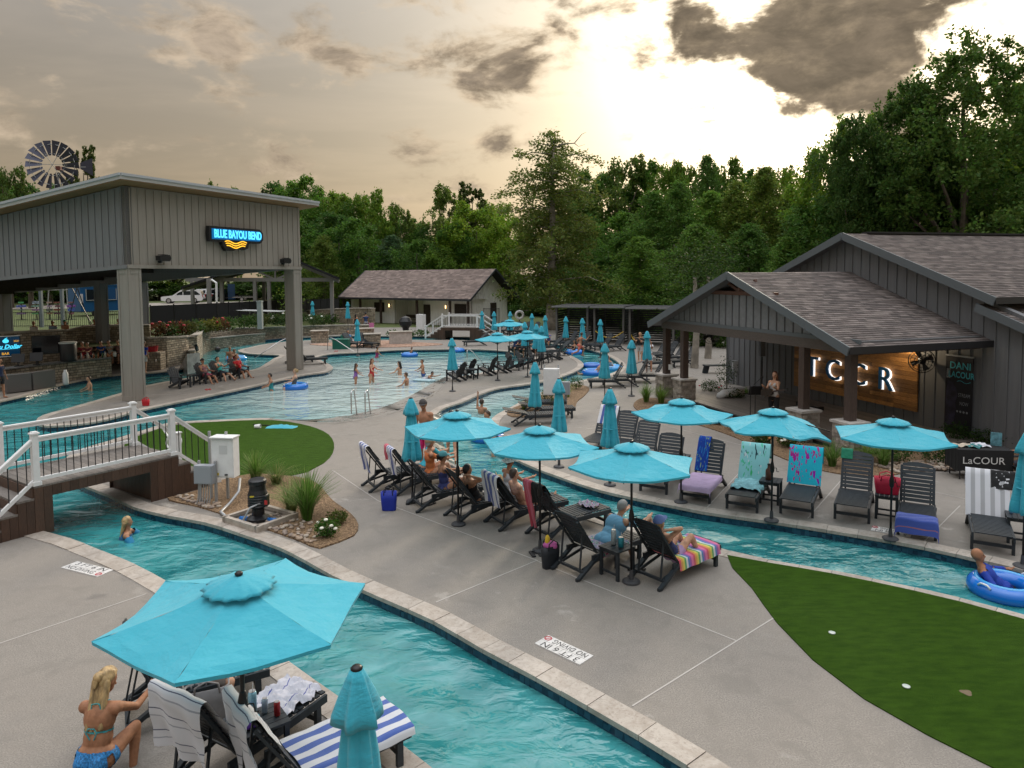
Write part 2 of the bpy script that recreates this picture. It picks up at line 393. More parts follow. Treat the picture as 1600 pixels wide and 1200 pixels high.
PAVG = siding('warm_grey_siding', (.30, .27, .235)); PAVD = siding('slate_grey_siding', (.20, .20, .205)); WHITES = siding('white_siding', (.88, .86, .83)); STAGE = siding('charcoal_siding', (.155, .158, .166))
def wood(name, col, dark, sc=(1, 1, 1), ov=.35):
    def f(k, nt):
        p = k.vmath('MULTIPLY', opos(k), sc); r = k.n('ShaderNodeObjectInfo').outputs['Random']
        g = k.noise(p, 6.0, 6, .65, 1.5); c = k.mix(k.sm(g, .3, .7), dark, col)
        c = k.n('ShaderNodeVectorMath', {0: c, 3: k.math('ADD', k.math('MULTIPLY', r, 2*ov), 1-ov)}, operation='SCALE').outputs[0]
        return {'Base Color': c, 'Roughness': .6, 'Normal': bumpn(k, g, .004)}
    return shader(name, f)
PLANK = wood('stage_pine_plank', (.52, .26, .078), (.20, .085, .028), (1, 1, 9), .5)
BROWNB = wood('brown_composite_board', (.085, .045, .028), (.055, .03, .02), (4, 4, 1), .2)
DECKB = wood('weathered_deck_board', (.20, .175, .155), (.12, .105, .095), (2, 6, 1), .2)
POSTW = wood('dark_timber', (.075, .048, .038), (.04, .027, .022), (6, 6, 1), .2)
BEAMW = wood('weathered_beam', (.13, .105, .09), (.075, .06, .052), (2, 2, 6), .2)
REDWOOD = wood('reddish_timber', (.15, .07, .045), (.09, .042, .03), (2, 2, 6), .2)
WHITEP = mat('white_painted_rail', (.78, .78, .78), .4, var=.05)
BLACKM = mat('black_metal', (.012, .012, .014), .4)
DARK = mat('near_black', (.006, .006, .007), .6)
STEEL = mat('brushed_steel', (.5, .5, .5), .25, metal=1.0)
GALV = mat('galvanised_grey', (.36, .37, .38), .45, metal=.3)
LOUNGE = mat('charcoal_poly_lumber', (.026, .032, .038), .5, spec=.35, var=.15, vscale=9, bump=.001, bscale=60)
CHARC = mat('charcoal_adirondack', (.034, .037, .042), .5, spec=.35, var=.15, vscale=9)
def f_canopy(k, nt):
    p = opos(k); n = k.noise(p, 3, 3, .5); w = k.noise(p, 400, 2, .5)
    c = k.mix(k.math('MULTIPLY', n, .4), (.065, .50, .64), (.050, .45, .60))
    return {'Base Color': c, 'Roughness': .75, 'Specular IOR Level': .25, 'Sheen Weight': .25, 'Normal': bumpn(k, k.math('ADD', k.math('MULTIPLY', k.noise(k.vmath('MULTIPLY', p, (1, 1, 3)), 5, 3, .6), 8.0), w), .003), '_translucent': .22}
CANOPY = shader('turquoise_canvas', f_canopy)
# ------------------------------------------------------------------ ground, pools, decks
def wp(p):
    if p[0] == 'w': return Vector((p[1], p[2]))
    q = P(p[0], p[1]); return Vector((q.x, q.y))
WATER_Z = -0.19
MB().add([(-1500, -400, -.02), (1500, -400, -.02), (1500, -14, -.02), (-1500, -14, -.02), (-1500, 130, -.02), (1500, 130, -.02), (1500, 1800, -.02), (-1500, 1800, -.02), (-90, -14, -.02), (-90, 130, -.02), (90, -14, -.02), (90, 130, -.02)],
         [(0, 1, 2, 3), (4, 5, 6, 7), (3, 8, 9, 4), (10, 2, 5, 11)]).build('ground', GRASS, kind='structure')
MB().box((0, 30, -1.5), (170, 84, .1)).build('pool_floor', mat('pool_plaster', (.12, .42, .45), .6), kind='structure')
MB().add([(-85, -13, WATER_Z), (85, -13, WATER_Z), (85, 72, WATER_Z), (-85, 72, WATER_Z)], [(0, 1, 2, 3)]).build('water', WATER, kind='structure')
def spline_idx(pts, step):
    out = []; n = len(pts)
    for i in range(n):
        seg = spline([pts[(i-1) % n], pts[i], pts[(i+1) % n], pts[(i+2) % n]], 1e9)
        p0, p1, p2, p3 = pts[(i-1) % n], pts[i], pts[(i+1) % n], pts[(i+2) % n]
        L = (p2-p1).length; k = max(1, int(round(L/step)))
        d1 = max((p1-p0).length, 1e-4); d2 = max(L, 1e-4); d3 = max((p3-p2).length, 1e-4)
        m1 = ((p1-p0)/d1*d2+(p2-p1))/2; m2 = ((p3-p2)/d3*d2+(p2-p1))/2
        for j in range(k):
            t = j/k; t2 = t*t; t3 = t2*t
            out.append((p1*(2*t3-3*t2+1)+m1*(t3-2*t2+t)+p2*(-2*t3+3*t2)+m2*(t3-t2), i))
    return out
STONES = []
def land(name, contour, mt, sharp=()):
    flags = [len(c) > 2 and c[-1] == 'n' for c in contour]
    pts = [wp(c) for c in contour]
    area = sum(pts[i-1].x*pts[i].y-pts[i].x*pts[i-1].y for i in range(len(pts)))
    if area < 0:
        pts.reverse(); flags.reverse(); flags = flags[1:]+flags[:1]
    sp = []; n = len(pts)
    smp = spline_idx(pts, .55)
    # straight where there is no coping and the points are far out
    poly = []
    for q, i in smp:
        if flags[i] and (abs(pts[i].x) > 25 or pts[i].y > 60 or pts[i].y < 5) and poly and poly[-1][1] == i: continue
        poly.append((q if not (flags[i] and (abs(pts[i].x) > 25 or pts[i].y > 60 or pts[i].y < 5)) else pts[i], i))
    mb = MB(); N_ = len(poly); pp = [(q.x, q.y) for q, i in poly]
    tri = tessellate_polygon([[Vector((x, y, 0)) for x, y in pp]])
    vs = [(x, y, 0) for x, y in pp]+[(x, y, -1.45) for x, y in pp]
    fs = []
    for a, b, c in tri:
        cr = (pp[b][0]-pp[a][0])*(pp[c][1]-pp[a][1])-(pp[b][1]-pp[a][1])*(pp[c][0]-pp[a][0])
        fs.append((a, b, c) if cr > 0 else (c, b, a))
    mb.add(vs, fs); mb.cur = 1
    mb.add(vs, [(i+N_, (i+1) % N_+N_, (i+1) % N_, i) for i in range(N_)])
    o = mb.build(name, [mt, TILE], kind='structure')
    # coping stones on the land side of the water's edge
    def nrm(i):
        a = poly[(i-1) % N_][0]; b = poly[(i+1) % N_][0]; t = (b-a)
        if t.length < 1e-6: return Vector((0, 0))
        t.normalize(); return Vector((-t.y, t.x))
    for i in range(N_):
        if flags[poly[i][1]]: continue
        a, b = poly[i][0], poly[(i+1) % N_][0]; na, nb = nrm(i), nrm((i+1) % N_)
        if (b-a).length < .08: continue
        w = .31; g = .005/max((b-a).length, .1); ov = .03; up = random.uniform(.010, .018)
        a2 = a.lerp(b, g); b2 = a.lerp(b, 1-g); na2 = na.lerp(nb, g); nb2 = na.lerp(nb, 1-g)
        q = [a2-na2*ov, b2-nb2*ov, b2+nb2*w, a2+na2*w]
        STONES.append((( (a+b)/2).length, q, up, o))
    return o
ISL = [(1700, 988, 'n'), (1620, 968), (1500, 936), (1300, 893), (1200, 876), (1140, 862), (1100, 851), (1045, 836), (995, 825), (955, 815), (930, 807), (870, 793), (820, 778), (775, 760), (740, 745), (707, 728), (688, 710, 'n'), (676, 690, 'n'), (672, 667, 'n'), (680, 648), (697, 636), (720, 629), (745, 618), (782, 606), (820, 601), (854, 595), (888, 585), (908, 575), (911, 569), (900, 560), (885, 553), (868, 545), (850, 540), (830, 537), (790, 534), (740, 532.5), (700, 531.5), (640, 531.5), (560, 531), (500, 531.5), (462, 533), (420, 537), (390, 543), (373, 547), (380, 551), (400, 553.5), (436, 555), (427, 561), (418, 567), (395, 578), (372, 582), (300, 590), (222, 604), (190, 614), (150, 626), (100, 640), (68, 649), (58, 657), (75, 666), (140, 661), (220, 641), (320, 620), (400, 603), (480, 585), (505, 582), (519, 576), (515, 570), (501, 563), (498, 557), (520, 553), (560, 551), (620, 547), (680, 546), (725, 545.5), (770, 547), (800, 550), (822, 556), (838, 563), (825, 568), (790, 576), (745, 584), (704, 592, 'n'), (694, 599, 'n'), (684, 609, 'n'), (664, 622, 'n'), (636, 636, 'n'), (590, 650, 'n'), (520, 660, 'n'), (470, 658, 'n'), (425, 654), (330, 657), (265, 661), (230, 671), (175, 688), (125, 703), (105, 715), (97, 728), (108, 745), (136, 760), (172, 774), (210, 792), (260, 805), (320, 816), (375, 833), (440, 856), (480, 876), (525, 901), (600, 935), (680, 970), (756, 1014), (840, 1058), (920, 1103), (1000, 1149), (1076, 1196), (1150, 1246, 'n'), ('w', 5.5, 2, 'n'), ('w', 9, -12, 'n'), ('w', 60, -12, 'n'), ('w', 60, 2, 'n')]
land('island_deck', ISL, CONC)
NEAR = [(-90, 790), (20, 818), (56, 829), (105, 842), (157, 862), (210, 884), (262, 912), (330, 955), (400, 1003), (450, 1037), (490, 1066), (540, 1101), (600, 1147), (660, 1194), (730, 1252, 'n'), ('w', 2, 2, 'n'), ('w', 4.6, -12, 'n'), ('w', -70, -12, 'n'), ('w', -70, 15, 'n')]
land('near_deck', NEAR, CONC)
OUT = [('w', -80, 30, 'n'), (-100, 652), (0, 627), (40, 618), (62, 611), (100, 600), (150, 590), (190, 585), (230, 583), (270, 579), (297, 573, 'n'), (304, 562, 'n'), (310, 550, 'n'), (340, 541, 'n'), (412, 531.5, 'n'), (462, 527.5), (520, 525), (600, 525), (700, 526), (760, 528), (830, 531), (866, 537.5), (890, 541), (920, 546), (950, 556), (966, 566), (970, 573), (962, 581), (940, 588), (912, 594), (880, 602), (850, 612), (828, 622), (800, 636), (776, 649), (768, 657), (766, 668), (770, 685), (784, 703), (820, 724), (880, 747), (942, 767), (995, 779), (1055, 791), (1100, 800), (1200, 814), (1340, 836), (1445, 855), (1600, 891), (1720, 920, 'n'), ('w', 60, 9, 'n'), ('w', 84, 9, 'n'), ('w', 84, 71, 'n'), ('w', -84, 71, 'n'), ('w', -84, 30, 'n')]
land('outer_deck', OUT, CONC)
STONES.sort(key=lambda s: s[0])
far = MB()
for i, (d, q, up, par) in enumerate(STONES):
    vs = [(p.x, p.y, -.05) for p in q]+[(p.x, p.y, up) for p in q]
    fs = [(4, 5, 6, 7), (0, 1, 5, 4), (1, 2, 6, 5), (2, 3, 7, 6), (3, 0, 4, 7)]
    if i < 290: MB().add(vs, fs).build('coping_stone', TRAV, par)
    else: far.add(vs, fs)
if far.f: far.build('far_coping', TRAV, bpy.data.objects['outer_deck'], kind='stuff')
ISLAND = bpy.data.objects['island_deck']; NEARD = bpy.data.objects['near_deck']; OUTER = bpy.data.objects['outer_deck']
# grass and terrain behind the decks
def terr_z(x, y):
    s = -x/max(y, 1); t = min(1, max(0, (s-.235)/.075)); t = t*t*(3-2*t)
    return 1.5*t
mb = MB(); nx, ny = 60, 26; xs = np.linspace(-90, 90, nx); ys = np.concatenate([np.linspace(71, 130, ny)])
vs = [(x, y, terr_z(x, y)-.01) for y in ys for x in xs]
mb.add(vs, [(j*nx+i, j*nx+i+1, (j+1)*nx+i+1, (j+1)*nx+i) for j in range(ny-1) for i in range(nx-1)])
mb.build('far_meadow', GRASS, kind='structure')
# zero-entry beach ramps sloping under the water
def ramp(name, edge, inner, z1=-.52):
    e = spline([wp(p) for p in edge], .6); q = spline([wp(p) for p in inner], .6); n = 40
    def res(c): return [c[int(round(i*(len(c)-1)/(n-1)))] for i in range(n)]
    e = res(e); q = res(q); rows = []
    for t in np.linspace(0, 1, 6): rows += [(a.x*(1-t)+b.x*t, a.y*(1-t)+b.y*t, .004+(z1)*t) for a, b in zip(e, q)]
    MB().add(rows, [(j*n+i, j*n+i+1, (j+1)*n+i+1, (j+1)*n+i) for j in range(5) for i in range(n-1)]).build(name, BEACH, kind='structure', smooth=True)
ramp('beach_entry', [(706, 590), (696, 600), (686, 611), (666, 624), (638, 638), (590, 652), (520, 662), (470, 660), (424, 656)], [(690, 570), (650, 578), (620, 588), (590, 600), (560, 610), (520, 622), (480, 630), (450, 632), (424, 640)])
ramp('river_beach_entry', [(706, 729), (686, 711), (674, 690), (670, 667), (681, 646)], [(760, 720), (745, 705), (730, 688), (720, 668), (716, 648)])
# artificial turf
def sheet(name, px, z, mt, step=.5, kind='structure', th=.02):
    pl = spline([wp(p) for p in px], step, True)
    mb = MB(); mb.prism([(q.x, q.y) for q in pl], z-th, z, bottom=False); return mb.build(name, mt, kind=kind)
sheet('turf_lawn', [(196, 690), (230, 677), (270, 665), (330, 660), (425, 657), (470, 663), (505, 674), (519, 686), (520, 708), (506, 724), (480, 738), (445, 746), (380, 745), (330, 738), (290, 730), (240, 716), (202, 704)], .016, TURF)
sheet('turf_corner', [(1136, 868), (1200, 880), (1300, 897), (1500, 941), (1620, 974), (1760, 1005), ('w', 14, 4), ('w', 7.5, 5.5), (1560, 1205), (1450, 1150), (1350, 1093), (1270, 1032), (1215, 975), (1175, 920)], .016, TURF)
for nm, pts in (('turf_drain_cap', (1300, 989)), ('turf_drain_cap', (1416, 1073))):
    q = P(*pts, .02); o = thing(nm, 'round white plastic cap set in the corner turf, ' + ('nearer the river' if pts[1] < 1000 else 'nearer the concrete path'), 'cap', q)
    MB().lathe([(.0, 0), (.045, 0), (.048, .010), (.036, .013), (.032, .006), (.0, .006)], 14).build('rim', mat('pale_plastic', (.5, .55, .5), .5), o, smooth=True)
q = P(1510, 1082, .017); tag(MB().lathe([(.0, -.01), (.03, -.01), (.055, .003), (.065, .001)], 14, fold=lambda a, z: 1+.2*math.sin(3*a)).build('worn_patch', mat('bare_soil', (.16, .12, .07), .95), None, loc=q), 'small worn bare hole in the dark corner turf', 'hole')
# control joints
JOINT = mat('pale_joint_sealant', (.42, .39, .36), .7)
def joint(par, a, b, w=.022):
    a = P(*a, .003); b = P(*b, .003); MB().bar(a, b, w, .003).build('control_joint', JOINT, par)
for a, b in (((681, 941), (838, 876)), ((590, 782), (840, 876)), ((900, 902), (1150, 1001)), ((988, 1103), (1208, 966)), ((838, 876), (900, 902)), ((560, 715), (688, 712)), ((520, 735), (590, 782)), ((700, 612), (800, 600))): joint(ISLAND, a, b)
for a, b in (((1262, 810), (1325, 738)), ((1325, 738), (1600, 800)), ((1020, 660), (1325, 738)), ((985, 640), (1020, 660)), ((1440, 850), (1500, 790)), ((1100, 798), (1180, 712)), ((930, 640), (985, 640))): joint(OUTER, a, b, .018)
joint(NEARD, (0, 1005), (228, 928))
joint(NEARD, (440, 1190), (500, 1150), .03)
# planting beds
def bed(name, px, label, mt=MULCH, z=.03):
    o = sheet(name, px, z, mt, .3, kind='stuff', th=.05); tag(o, label, 'planting bed', kind='stuff'); return o
bed('mulch_bed', [(262, 779), (300, 770), (345, 752), (390, 742), (440, 744), (482, 750), (522, 785), (548, 804), (560, 821), (553, 838), (530, 848), (500, 858), (470, 847), (425, 831), (370, 812), (310, 793)], 'bark mulch and river stones round the pump beside the near river')
bed('mulch_bed', [(990, 632), (1010, 622), (1050, 627), (1110, 640), (1140, 653), (1220, 683), (1290, 698), (1360, 703), (1450, 690), (1530, 690), (1560, 700), (1610, 712), (1610, 737), (1500, 729), (1440, 731), (1390, 744), (1330, 744), (1260, 730), (1200, 707), (1130, 677), (1060, 656), (1000, 643)], 'curved mulch bed between the stage and the right bank loungers')
bed('mulch_bed', [(792, 645), (830, 627), (870, 608), (900, 601), (918, 605), (915, 617), (902, 628), (894, 640), (850, 650), (800, 652)], 'small planted bed at the river bend behind closed umbrellas')
bed('gravel_bed', [(484, 538), (540, 535), (600, 532.5), (640, 534.5), (692, 538.5), (660, 541), (600, 543), (520, 541)], 'reddish gravel strip on the far deck beyond the pool', shader('reddish_gravel', lambda k, nt: (lambda v: {'Base Color': k.mix(k.n('ShaderNodeSeparateColor', {0: v.outputs['Color']}).outputs[0], (.22, .11, .07), (.45, .30, .22)), 'Roughness': .9})(k.n('ShaderNodeTexVoronoi', {'Vector': wpos(k), 'Scale': 8.0}))))
# river stones along the near bed
mb = MB(); RIV = [mat('river_stone_%d' % i, c, .7, var=.2) for i, c in enumerate(((.30, .22, .16), (.22, .17, .14), (.38, .32, .26)))]
for i in range(260):
    t = random.uniform(.05, .95); a = wp((266, 776)).lerp(wp((500, 856)), t) if i < 260 else wp((500, 856)).lerp(wp((540, 843)), random.random())
    if .32 < t < .58 and i < 260: continue
    off = Vector((.55, .83))*random.random()**1.4*(.75 if t > .5 else .3)
    r = random.uniform(.025, .06); mb.cur = random.randrange(3)
    mb.ball((a.x+off.x, a.y+off.y, .03+r*.35), (r*random.uniform(.8, 1.5), r, r*.6), 7, 5, Matrix.Rotation(random.random()*6, 3, 'Z'))
for i in range(420):
    t = random.random(); a = wp((1400, 741)).lerp(wp((1600, 730)), t)
    off = Vector((-.2, .95))*random.random()*.9; r = random.uniform(.03, .08); mb.cur = random.randrange(3)
    mb.ball((a.x+off.x, a.y+off.y, .03+r*.35), (r*random.uniform(.8, 1.5), r, r*.6), 7, 5, Matrix.Rotation(random.random()*6, 3, 'Z'))
tag(mb.build('river_stones', RIV, smooth=True), 'loose brown river stones lying over the mulch', 'stones', kind='stuff')
# depth plaques with lettering
PLQ = mat('white_plaque', (.62, .60, .58), .5, var=.1); INK = mat('black_ink', (.01, .01, .012), .6); REDI = mat('red_ink', (.45, .02, .03), .6)
def plaque(px0, px1, label, wd=.62, flip=1):
    a = P(*px0, .006); b = P(*px1, .006); x = (b-a).normalized(); y = Vector((-x.y, x.x, 0)); c = (a+b)/2
    o = thing('depth_plaque', label, 'plaque', c, math.atan2(x.y, x.x)); hw = (b-a).length/2
    mb = MB(); n = 8
    for r in range(2):
        for i in range(n):
            MB().box(((i+.5)*2*hw/n-hw, (r-.5)*.155, 0), (2*hw/n-.006, .149, .012)).build('plaque_tile', PLQ, o)
    text('lettering', '3 FT 6 IN', .16, INK, o, (0, .078, .0075), (0, 0, 0), font_scale=2*hw/.78)
    text('lettering', 'NO DIVING', .145, INK, o, (-hw*.14, -.078, .0075), (0, 0, 0), font_scale=2*hw/1.02)
    MB().torus((hw*.85, -.078, .008), .05, .007, 18, 4).bar((hw*.85-.035, -.113, .008), (hw*.85+.035, -.043, .008), .012, .004).build('no_diving_symbol', REDI, o)
plaque((917, 1032), (846, 999), 'white NO DIVING plaque in the concrete by the near river')
plaque((108, 882), (165, 896), 'white NO DIVING plaque beside the bridge steps')
plaque((1424, 836), (1362, 825), 'white NO DIVING plaque on the right bank below the loungers')
# ------------------------------------------------------------------ buildings
def shingles(parent, o, eu, sl, L, H, exp=.14, tab=.32, name='shingles', cols=((.115, .095, .09), (.175, .15, .142), (.085, .07, .068)), clip=None):
    "asphalt tabs on a roof plane: o = lower corner, eu along the eave, sl up the slope"
    eu = Vector(eu).normalized(); sl = Vector(sl).normalized(); nn = eu.cross(sl)
    if nn.z < 0: nn = -nn
    mb = MB(); r = 0; h = 0.0; rr = random.Random(3)
    while h < H-.01:
        x = -rr.random()*tab
        while x < L:
            w = tab*rr.uniform(.6, 1.25); x0 = max(0, x); x1 = min(L, x+w-.006); x += w
            if x1-x0 < .03: continue
            if clip and not clip((x0+x1)/2, h+exp/2): continue
            a = cols[rr.randrange(len(cols))]; f = rr.uniform(.8, 1.2); mb.c = tuple(min(1, q*f) for q in a)
            l0 = Vector(o)+eu*x0+sl*h+nn*.018; l1 = Vector(o)+eu*x1+sl*h+nn*.018; top = min(H, h+exp*1.06)
            u0 = Vector(o)+eu*x0+sl*top+nn*.003; u1 = Vector(o)+eu*x1+sl*top+nn*.003
            mb.add([l0, l1, u1, u0, l0-nn*.018, l1-nn*.018], [(0, 1, 2, 3), (4, 5, 1, 0)])
        h += exp
    return mb.build(name, SHINGLE, parent, kind='stuff')
def plane_slab(parent, name, pts, th, mt):
    "a flat polygon given thickness th downward along its normal"
    pts = [Vector(p) for p in pts]; nn = (pts[1]-pts[0]).cross(pts[2]-pts[0]).normalized()
    if nn.z < 0: nn = -nn
    n = len(pts); vs = pts+[p-nn*th for p in pts]
    return MB().add(vs, [tuple(range(n)), tuple(range(2*n-1, n-1, -1))]+[(i, i+n, (i+1) % n+n, (i+1) % n) for i in range(n)]).build(name, mt, parent)
def battens(parent, o, d, L, zb, zt, sp, mt, out, w=.045, t=.03):
    "vertical battens on a wall from o along d; zb/zt functions of distance; out = outward normal"
    o = Vector(o); d = Vector(d).normalized(); out = Vector(out).normalized(); x = sp*.5
    while x < L:
        a, b = zb(x), zt(x)
        if b-a > .08:
            c = o+d*x+out*t/2; M = frame3(d, Vector((0, 0, 1)))
            MB().box(c+Vector((0, 0, (a+b)/2)), (w, b-a, t), M=M).build('batten', mt, parent)
        x += sp
def wallq(parent, name, pts, th, out, mt):
    pts = [Vector(p) for p in pts]; o = Vector(out).normalized()*th; n = len(pts)
    vs = pts+[p-o for p in pts]
    return MB().add(vs, [tuple(range(n)), tuple(range(2*n-1, n-1, -1))]+[(i, i+n, (i+1) % n+n, (i+1) % n) for i in range(n)]).build(name, mt, parent)
UP = Vector((0, 0, 1))
# ---- the tall pavilion over the swim-up bar
A = P(208, 628); uu = Vector((.384, .923, 0)).normalized(); vv = Vector((-uu.y, uu.x, 0)); PL, PW = 10.9, 27.0
pav = thing('bar_pavilion', 'tall grey pavilion with a lit blue sign over the swim up bar', 'pavilion', A)
def pv(u, v, z): return uu*u+vv*v+UP*z
zbot = lambda v: 5.62-.057*v
ztop = lambda v: 9.0-.112*v
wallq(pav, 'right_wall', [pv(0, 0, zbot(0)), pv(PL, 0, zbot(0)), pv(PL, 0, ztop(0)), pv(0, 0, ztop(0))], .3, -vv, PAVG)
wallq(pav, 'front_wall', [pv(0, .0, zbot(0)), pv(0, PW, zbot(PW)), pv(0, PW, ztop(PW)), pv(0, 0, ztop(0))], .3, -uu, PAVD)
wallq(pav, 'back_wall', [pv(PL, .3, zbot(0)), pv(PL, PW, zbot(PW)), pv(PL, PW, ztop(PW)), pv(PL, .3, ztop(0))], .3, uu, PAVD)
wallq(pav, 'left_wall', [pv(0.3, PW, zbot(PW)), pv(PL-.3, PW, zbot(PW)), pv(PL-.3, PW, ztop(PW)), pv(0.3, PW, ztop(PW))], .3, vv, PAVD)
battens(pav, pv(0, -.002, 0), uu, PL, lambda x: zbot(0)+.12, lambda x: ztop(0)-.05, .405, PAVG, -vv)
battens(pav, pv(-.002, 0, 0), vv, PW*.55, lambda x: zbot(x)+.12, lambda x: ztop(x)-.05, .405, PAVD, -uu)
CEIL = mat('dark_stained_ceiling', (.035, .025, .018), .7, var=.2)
ov = .75
roofp = [pv(-ov, -ov, ztop(-ov)+.02), pv(PL+ov, -ov, ztop(-ov)+.02), pv(PL+ov, PW+ov, ztop(PW+ov)+.02), pv(-ov, PW+ov, ztop(PW+ov)+.02)]
plane_slab(pav, 'soffit', [p+UP*.06 for p in roofp], .05, wood('cedar_soffit', (.30, .17, .07), (.20, .11, .045), (1, 6, 1), .1))
plane_slab(pav, 'roof_panel', [p+UP*.30 for p in roofp], .04, mat('ribbed_metal_roof', (.45, .45, .45), .4, metal=.4))
FASC = mat('pale_metal_fascia', (.50, .49, .48), .45)
for i in range(4):
    a, b = roofp[i], roofp[(i+1) % 4]; MB().bar(a+UP*.165, b+UP*.165, .05, .24).build('fascia', FASC, pav)
    d = (b-a).normalized(); o2 = Vector((d.y, -d.x, 0)).normalized()
    MB().bar(a+UP*.24+o2*.05, b+UP*.24+o2*.05, .07, .10).build('gutter', mat('bluish_gutter', (.42, .44, .47), .4), pav)
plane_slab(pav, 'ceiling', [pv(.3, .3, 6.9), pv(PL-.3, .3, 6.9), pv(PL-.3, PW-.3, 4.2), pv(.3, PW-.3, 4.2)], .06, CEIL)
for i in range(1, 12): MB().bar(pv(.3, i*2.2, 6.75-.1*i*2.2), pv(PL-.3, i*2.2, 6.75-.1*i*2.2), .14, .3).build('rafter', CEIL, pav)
def pav_col(u, v, w=.62):
    z = zbot(v); c = pv(u, v, 0); M = frame3(uu, vv)
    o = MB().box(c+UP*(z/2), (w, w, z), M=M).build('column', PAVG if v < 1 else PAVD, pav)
    for (du, dv) in ((1, 0), (-1, 0), (0, 1), (0, -1)):
        off = uu*du*(w/2+.012)+vv*dv*(w/2+.012); t = vv if du else uu
        for s in (-1, 1): MB().box(c+off+t*s*(w/2-.05)+UP*(z/2), (.10 if dv else .024, .10 if du else .024, z-.01), M=M).build('corner_trim', PAVG if v < 1 else PAVD, o)
        for zz in (.12, z-.12): MB().box(c+off+UP*zz, (w-.22 if dv else .022, w-.22 if du else .022, .2), M=M).build('corner_trim', PAVG if v < 1 else PAVD, o)
pav_col(.31, .31); pav_col(PL-.31, .31); pav_col(PL-.32, 12.1, .6); pav_col(PL-.32, 25.2, .6); pav_col(.32, 13.2, .6); pav_col(PL-2.6, 12.6, .5)
# band trim along the lower edge
MB().bar(pv(-.02, -.035, zbot(0)+.06), pv(PL+.02, -.035, zbot(0)+.06), .07, .16).build('bottom_trim', PAVG, pav)
MB().bar(pv(-.035, 0, zbot(0)+.06), pv(-.035, PW, zbot(PW)+.06), .07, .16, up=UP).build('bottom_trim', PAVD, pav)
# floodlights
def flood(u, label):
    o = thing('floodlight', label, 'floodlight', A+pv(u, -.02, 6.05), math.atan2(uu.y, uu.x)+R_(0))
    MB().box((0, -.08, -.16), (.06, .16, .05)).box((0, -.03, -.1), (.12, .05, .2)).build('bracket', BLACKM, o)
    mb = MB(); mb.prism([(-.28, -.10), (.22, -.14), (.30, .0), (.22, .14), (-.28, .10)], -.4, -.12, axis=((0, 0, 0), (1, 0, 0), (0, 0, 1), (0, 1, 0))); mb.build('housing', BLACKM, o)
    for i in range(4): MB().box((-.18+i*.1, -.27, .14), (.02, .24, .03)).build('cooling_fin', BLACKM, o)
flood(1.55, 'black floodlight near the front corner of the pavilion wall'); flood(9.35, 'black floodlight near the far corner of the pavilion wall')
# BLUE BAYOU BEND sign: a lit cabinet with a wave bracket under it
BLUEL = mat('lit_cyan_letter', (.05, .45, .8), .5, emit=(.10, .62, 1.0, 1.0)); BLUEB = mat('lit_blue_panel', (.0, .06, .16), .4, emit=(.0, .08, .22, .9)); GOLDL = mat('lit_amber_tube', (.8, .42, .02), .5, emit=(1.0, .50, .03, .9))
sg = thing('wall_sign', 'lit blue BLUE BAYOU BEND sign with amber waves on the pavilion', 'sign', A+pv(5.9, -.05, 7.25), math.atan2(uu.y, uu.x))
mb = MB(); prof = [(-1.75, -.36), (-1.78, .0), (-1.75, .36), (1.55, .36), (1.78, .18), (1.78, -.18), (1.55, -.36), (.75, -.38), (.72, -.62), (.45, -.72), (.1, -.62), (-.3, -.78), (-.75, -.78), (-.95, -.5), (-.98, -.37)]
AX = ((0, 0, 0), (1, 0, 0), (0, 0, 1), (0, 1, 0))
mb.prism(prof, -.24, -.04, axis=AX); mb.build('cabinet', BLACKM, sg)
mb = MB(); mb.prism([(-1.62, -.25), (-1.62, .25), (1.5, .25), (1.66, .12), (1.66, -.12), (1.5, -.25)], -.262, -.243, axis=AX); mb.build('face_panel', BLUEB, sg)
text('lettering', 'BLUE BAYOU BEND', .54, BLUEL, sg, (.06, -.275, .0), (R_(90), 0, 0), extrude=.012, font_scale=.66, bold=.012)
for i in range(3):
    pts = [(-.82+t*1.4, -.26, -.36-i*.11+.06*math.sin(t*9.0+.4)) for t in np.linspace(0.0+.04*i, 1-.04*i, 16)]
    MB().tube(pts, .026, 6).build('wave_tube', GOLDL, sg, smooth=True)
# ---- bathhouse
bR = Vector((-4.1, 70, 0)); bd = Vector((-.822, .569, 0)); bn = Vector((.569, .822, 0)); BL, BD = 18.6, 7.5
bath = thing('bathhouse', 'white bathhouse with a brown shingle roof and dark porch posts', 'building', bR)
def bp(x, y, z): return bd*x+bn*y+UP*z
EZ, RZ = 2.85, 5.85
# walls (front wall set back behind the porch posts, with a recessed bay)
MB().box((0, 0, 0), (.01, .01, .01)).build('threshold', CONC, bath, loc=bp(6, 1.5, .01))
def bwall(nm, x0, y0, x1, y1, z0=0, z1=EZ, out=None): return wallq(bath, nm, [bp(x0, y0, z0), bp(x1, y1, z0), bp(x1, y1, z1), bp(x0, y0, z1)], .12, out if out is not None else -bn, WHITES)
bwall('front_wall', .6, .9, 7.0, .9); bwall('front_wall', 11.2, .9, 18.2, .9); bwall('bay_wall', 7.0, 3.0, 11.2, 3.0)
bwall('bay_side', 11.2, .9, 11.2, 3.0, out=-bd); bwall('bay_side', 7.0, 3.0, 7.0, .9, out=bd)
bwall('side_wall', .6, .9, .6, BD-.3, out=-bd); bwall('side_wall', 18.2, .9, 18.2, BD-.3, out=bd); bwall('rear_wall', .6, BD-.3, 18.2, BD-.3, out=bn)
wallq(bath, 'gable_wall', [bp(.6, 0, EZ), bp(.6, BD, EZ), bp(.6, BD/2, RZ-.15)], .12, -bd, WHITES)
wallq(bath, 'gable_wall', [bp(18.2, 0, EZ), bp(18.2, BD, EZ), bp(18.2, BD/2, RZ-.15)], .12, bd, WHITES)
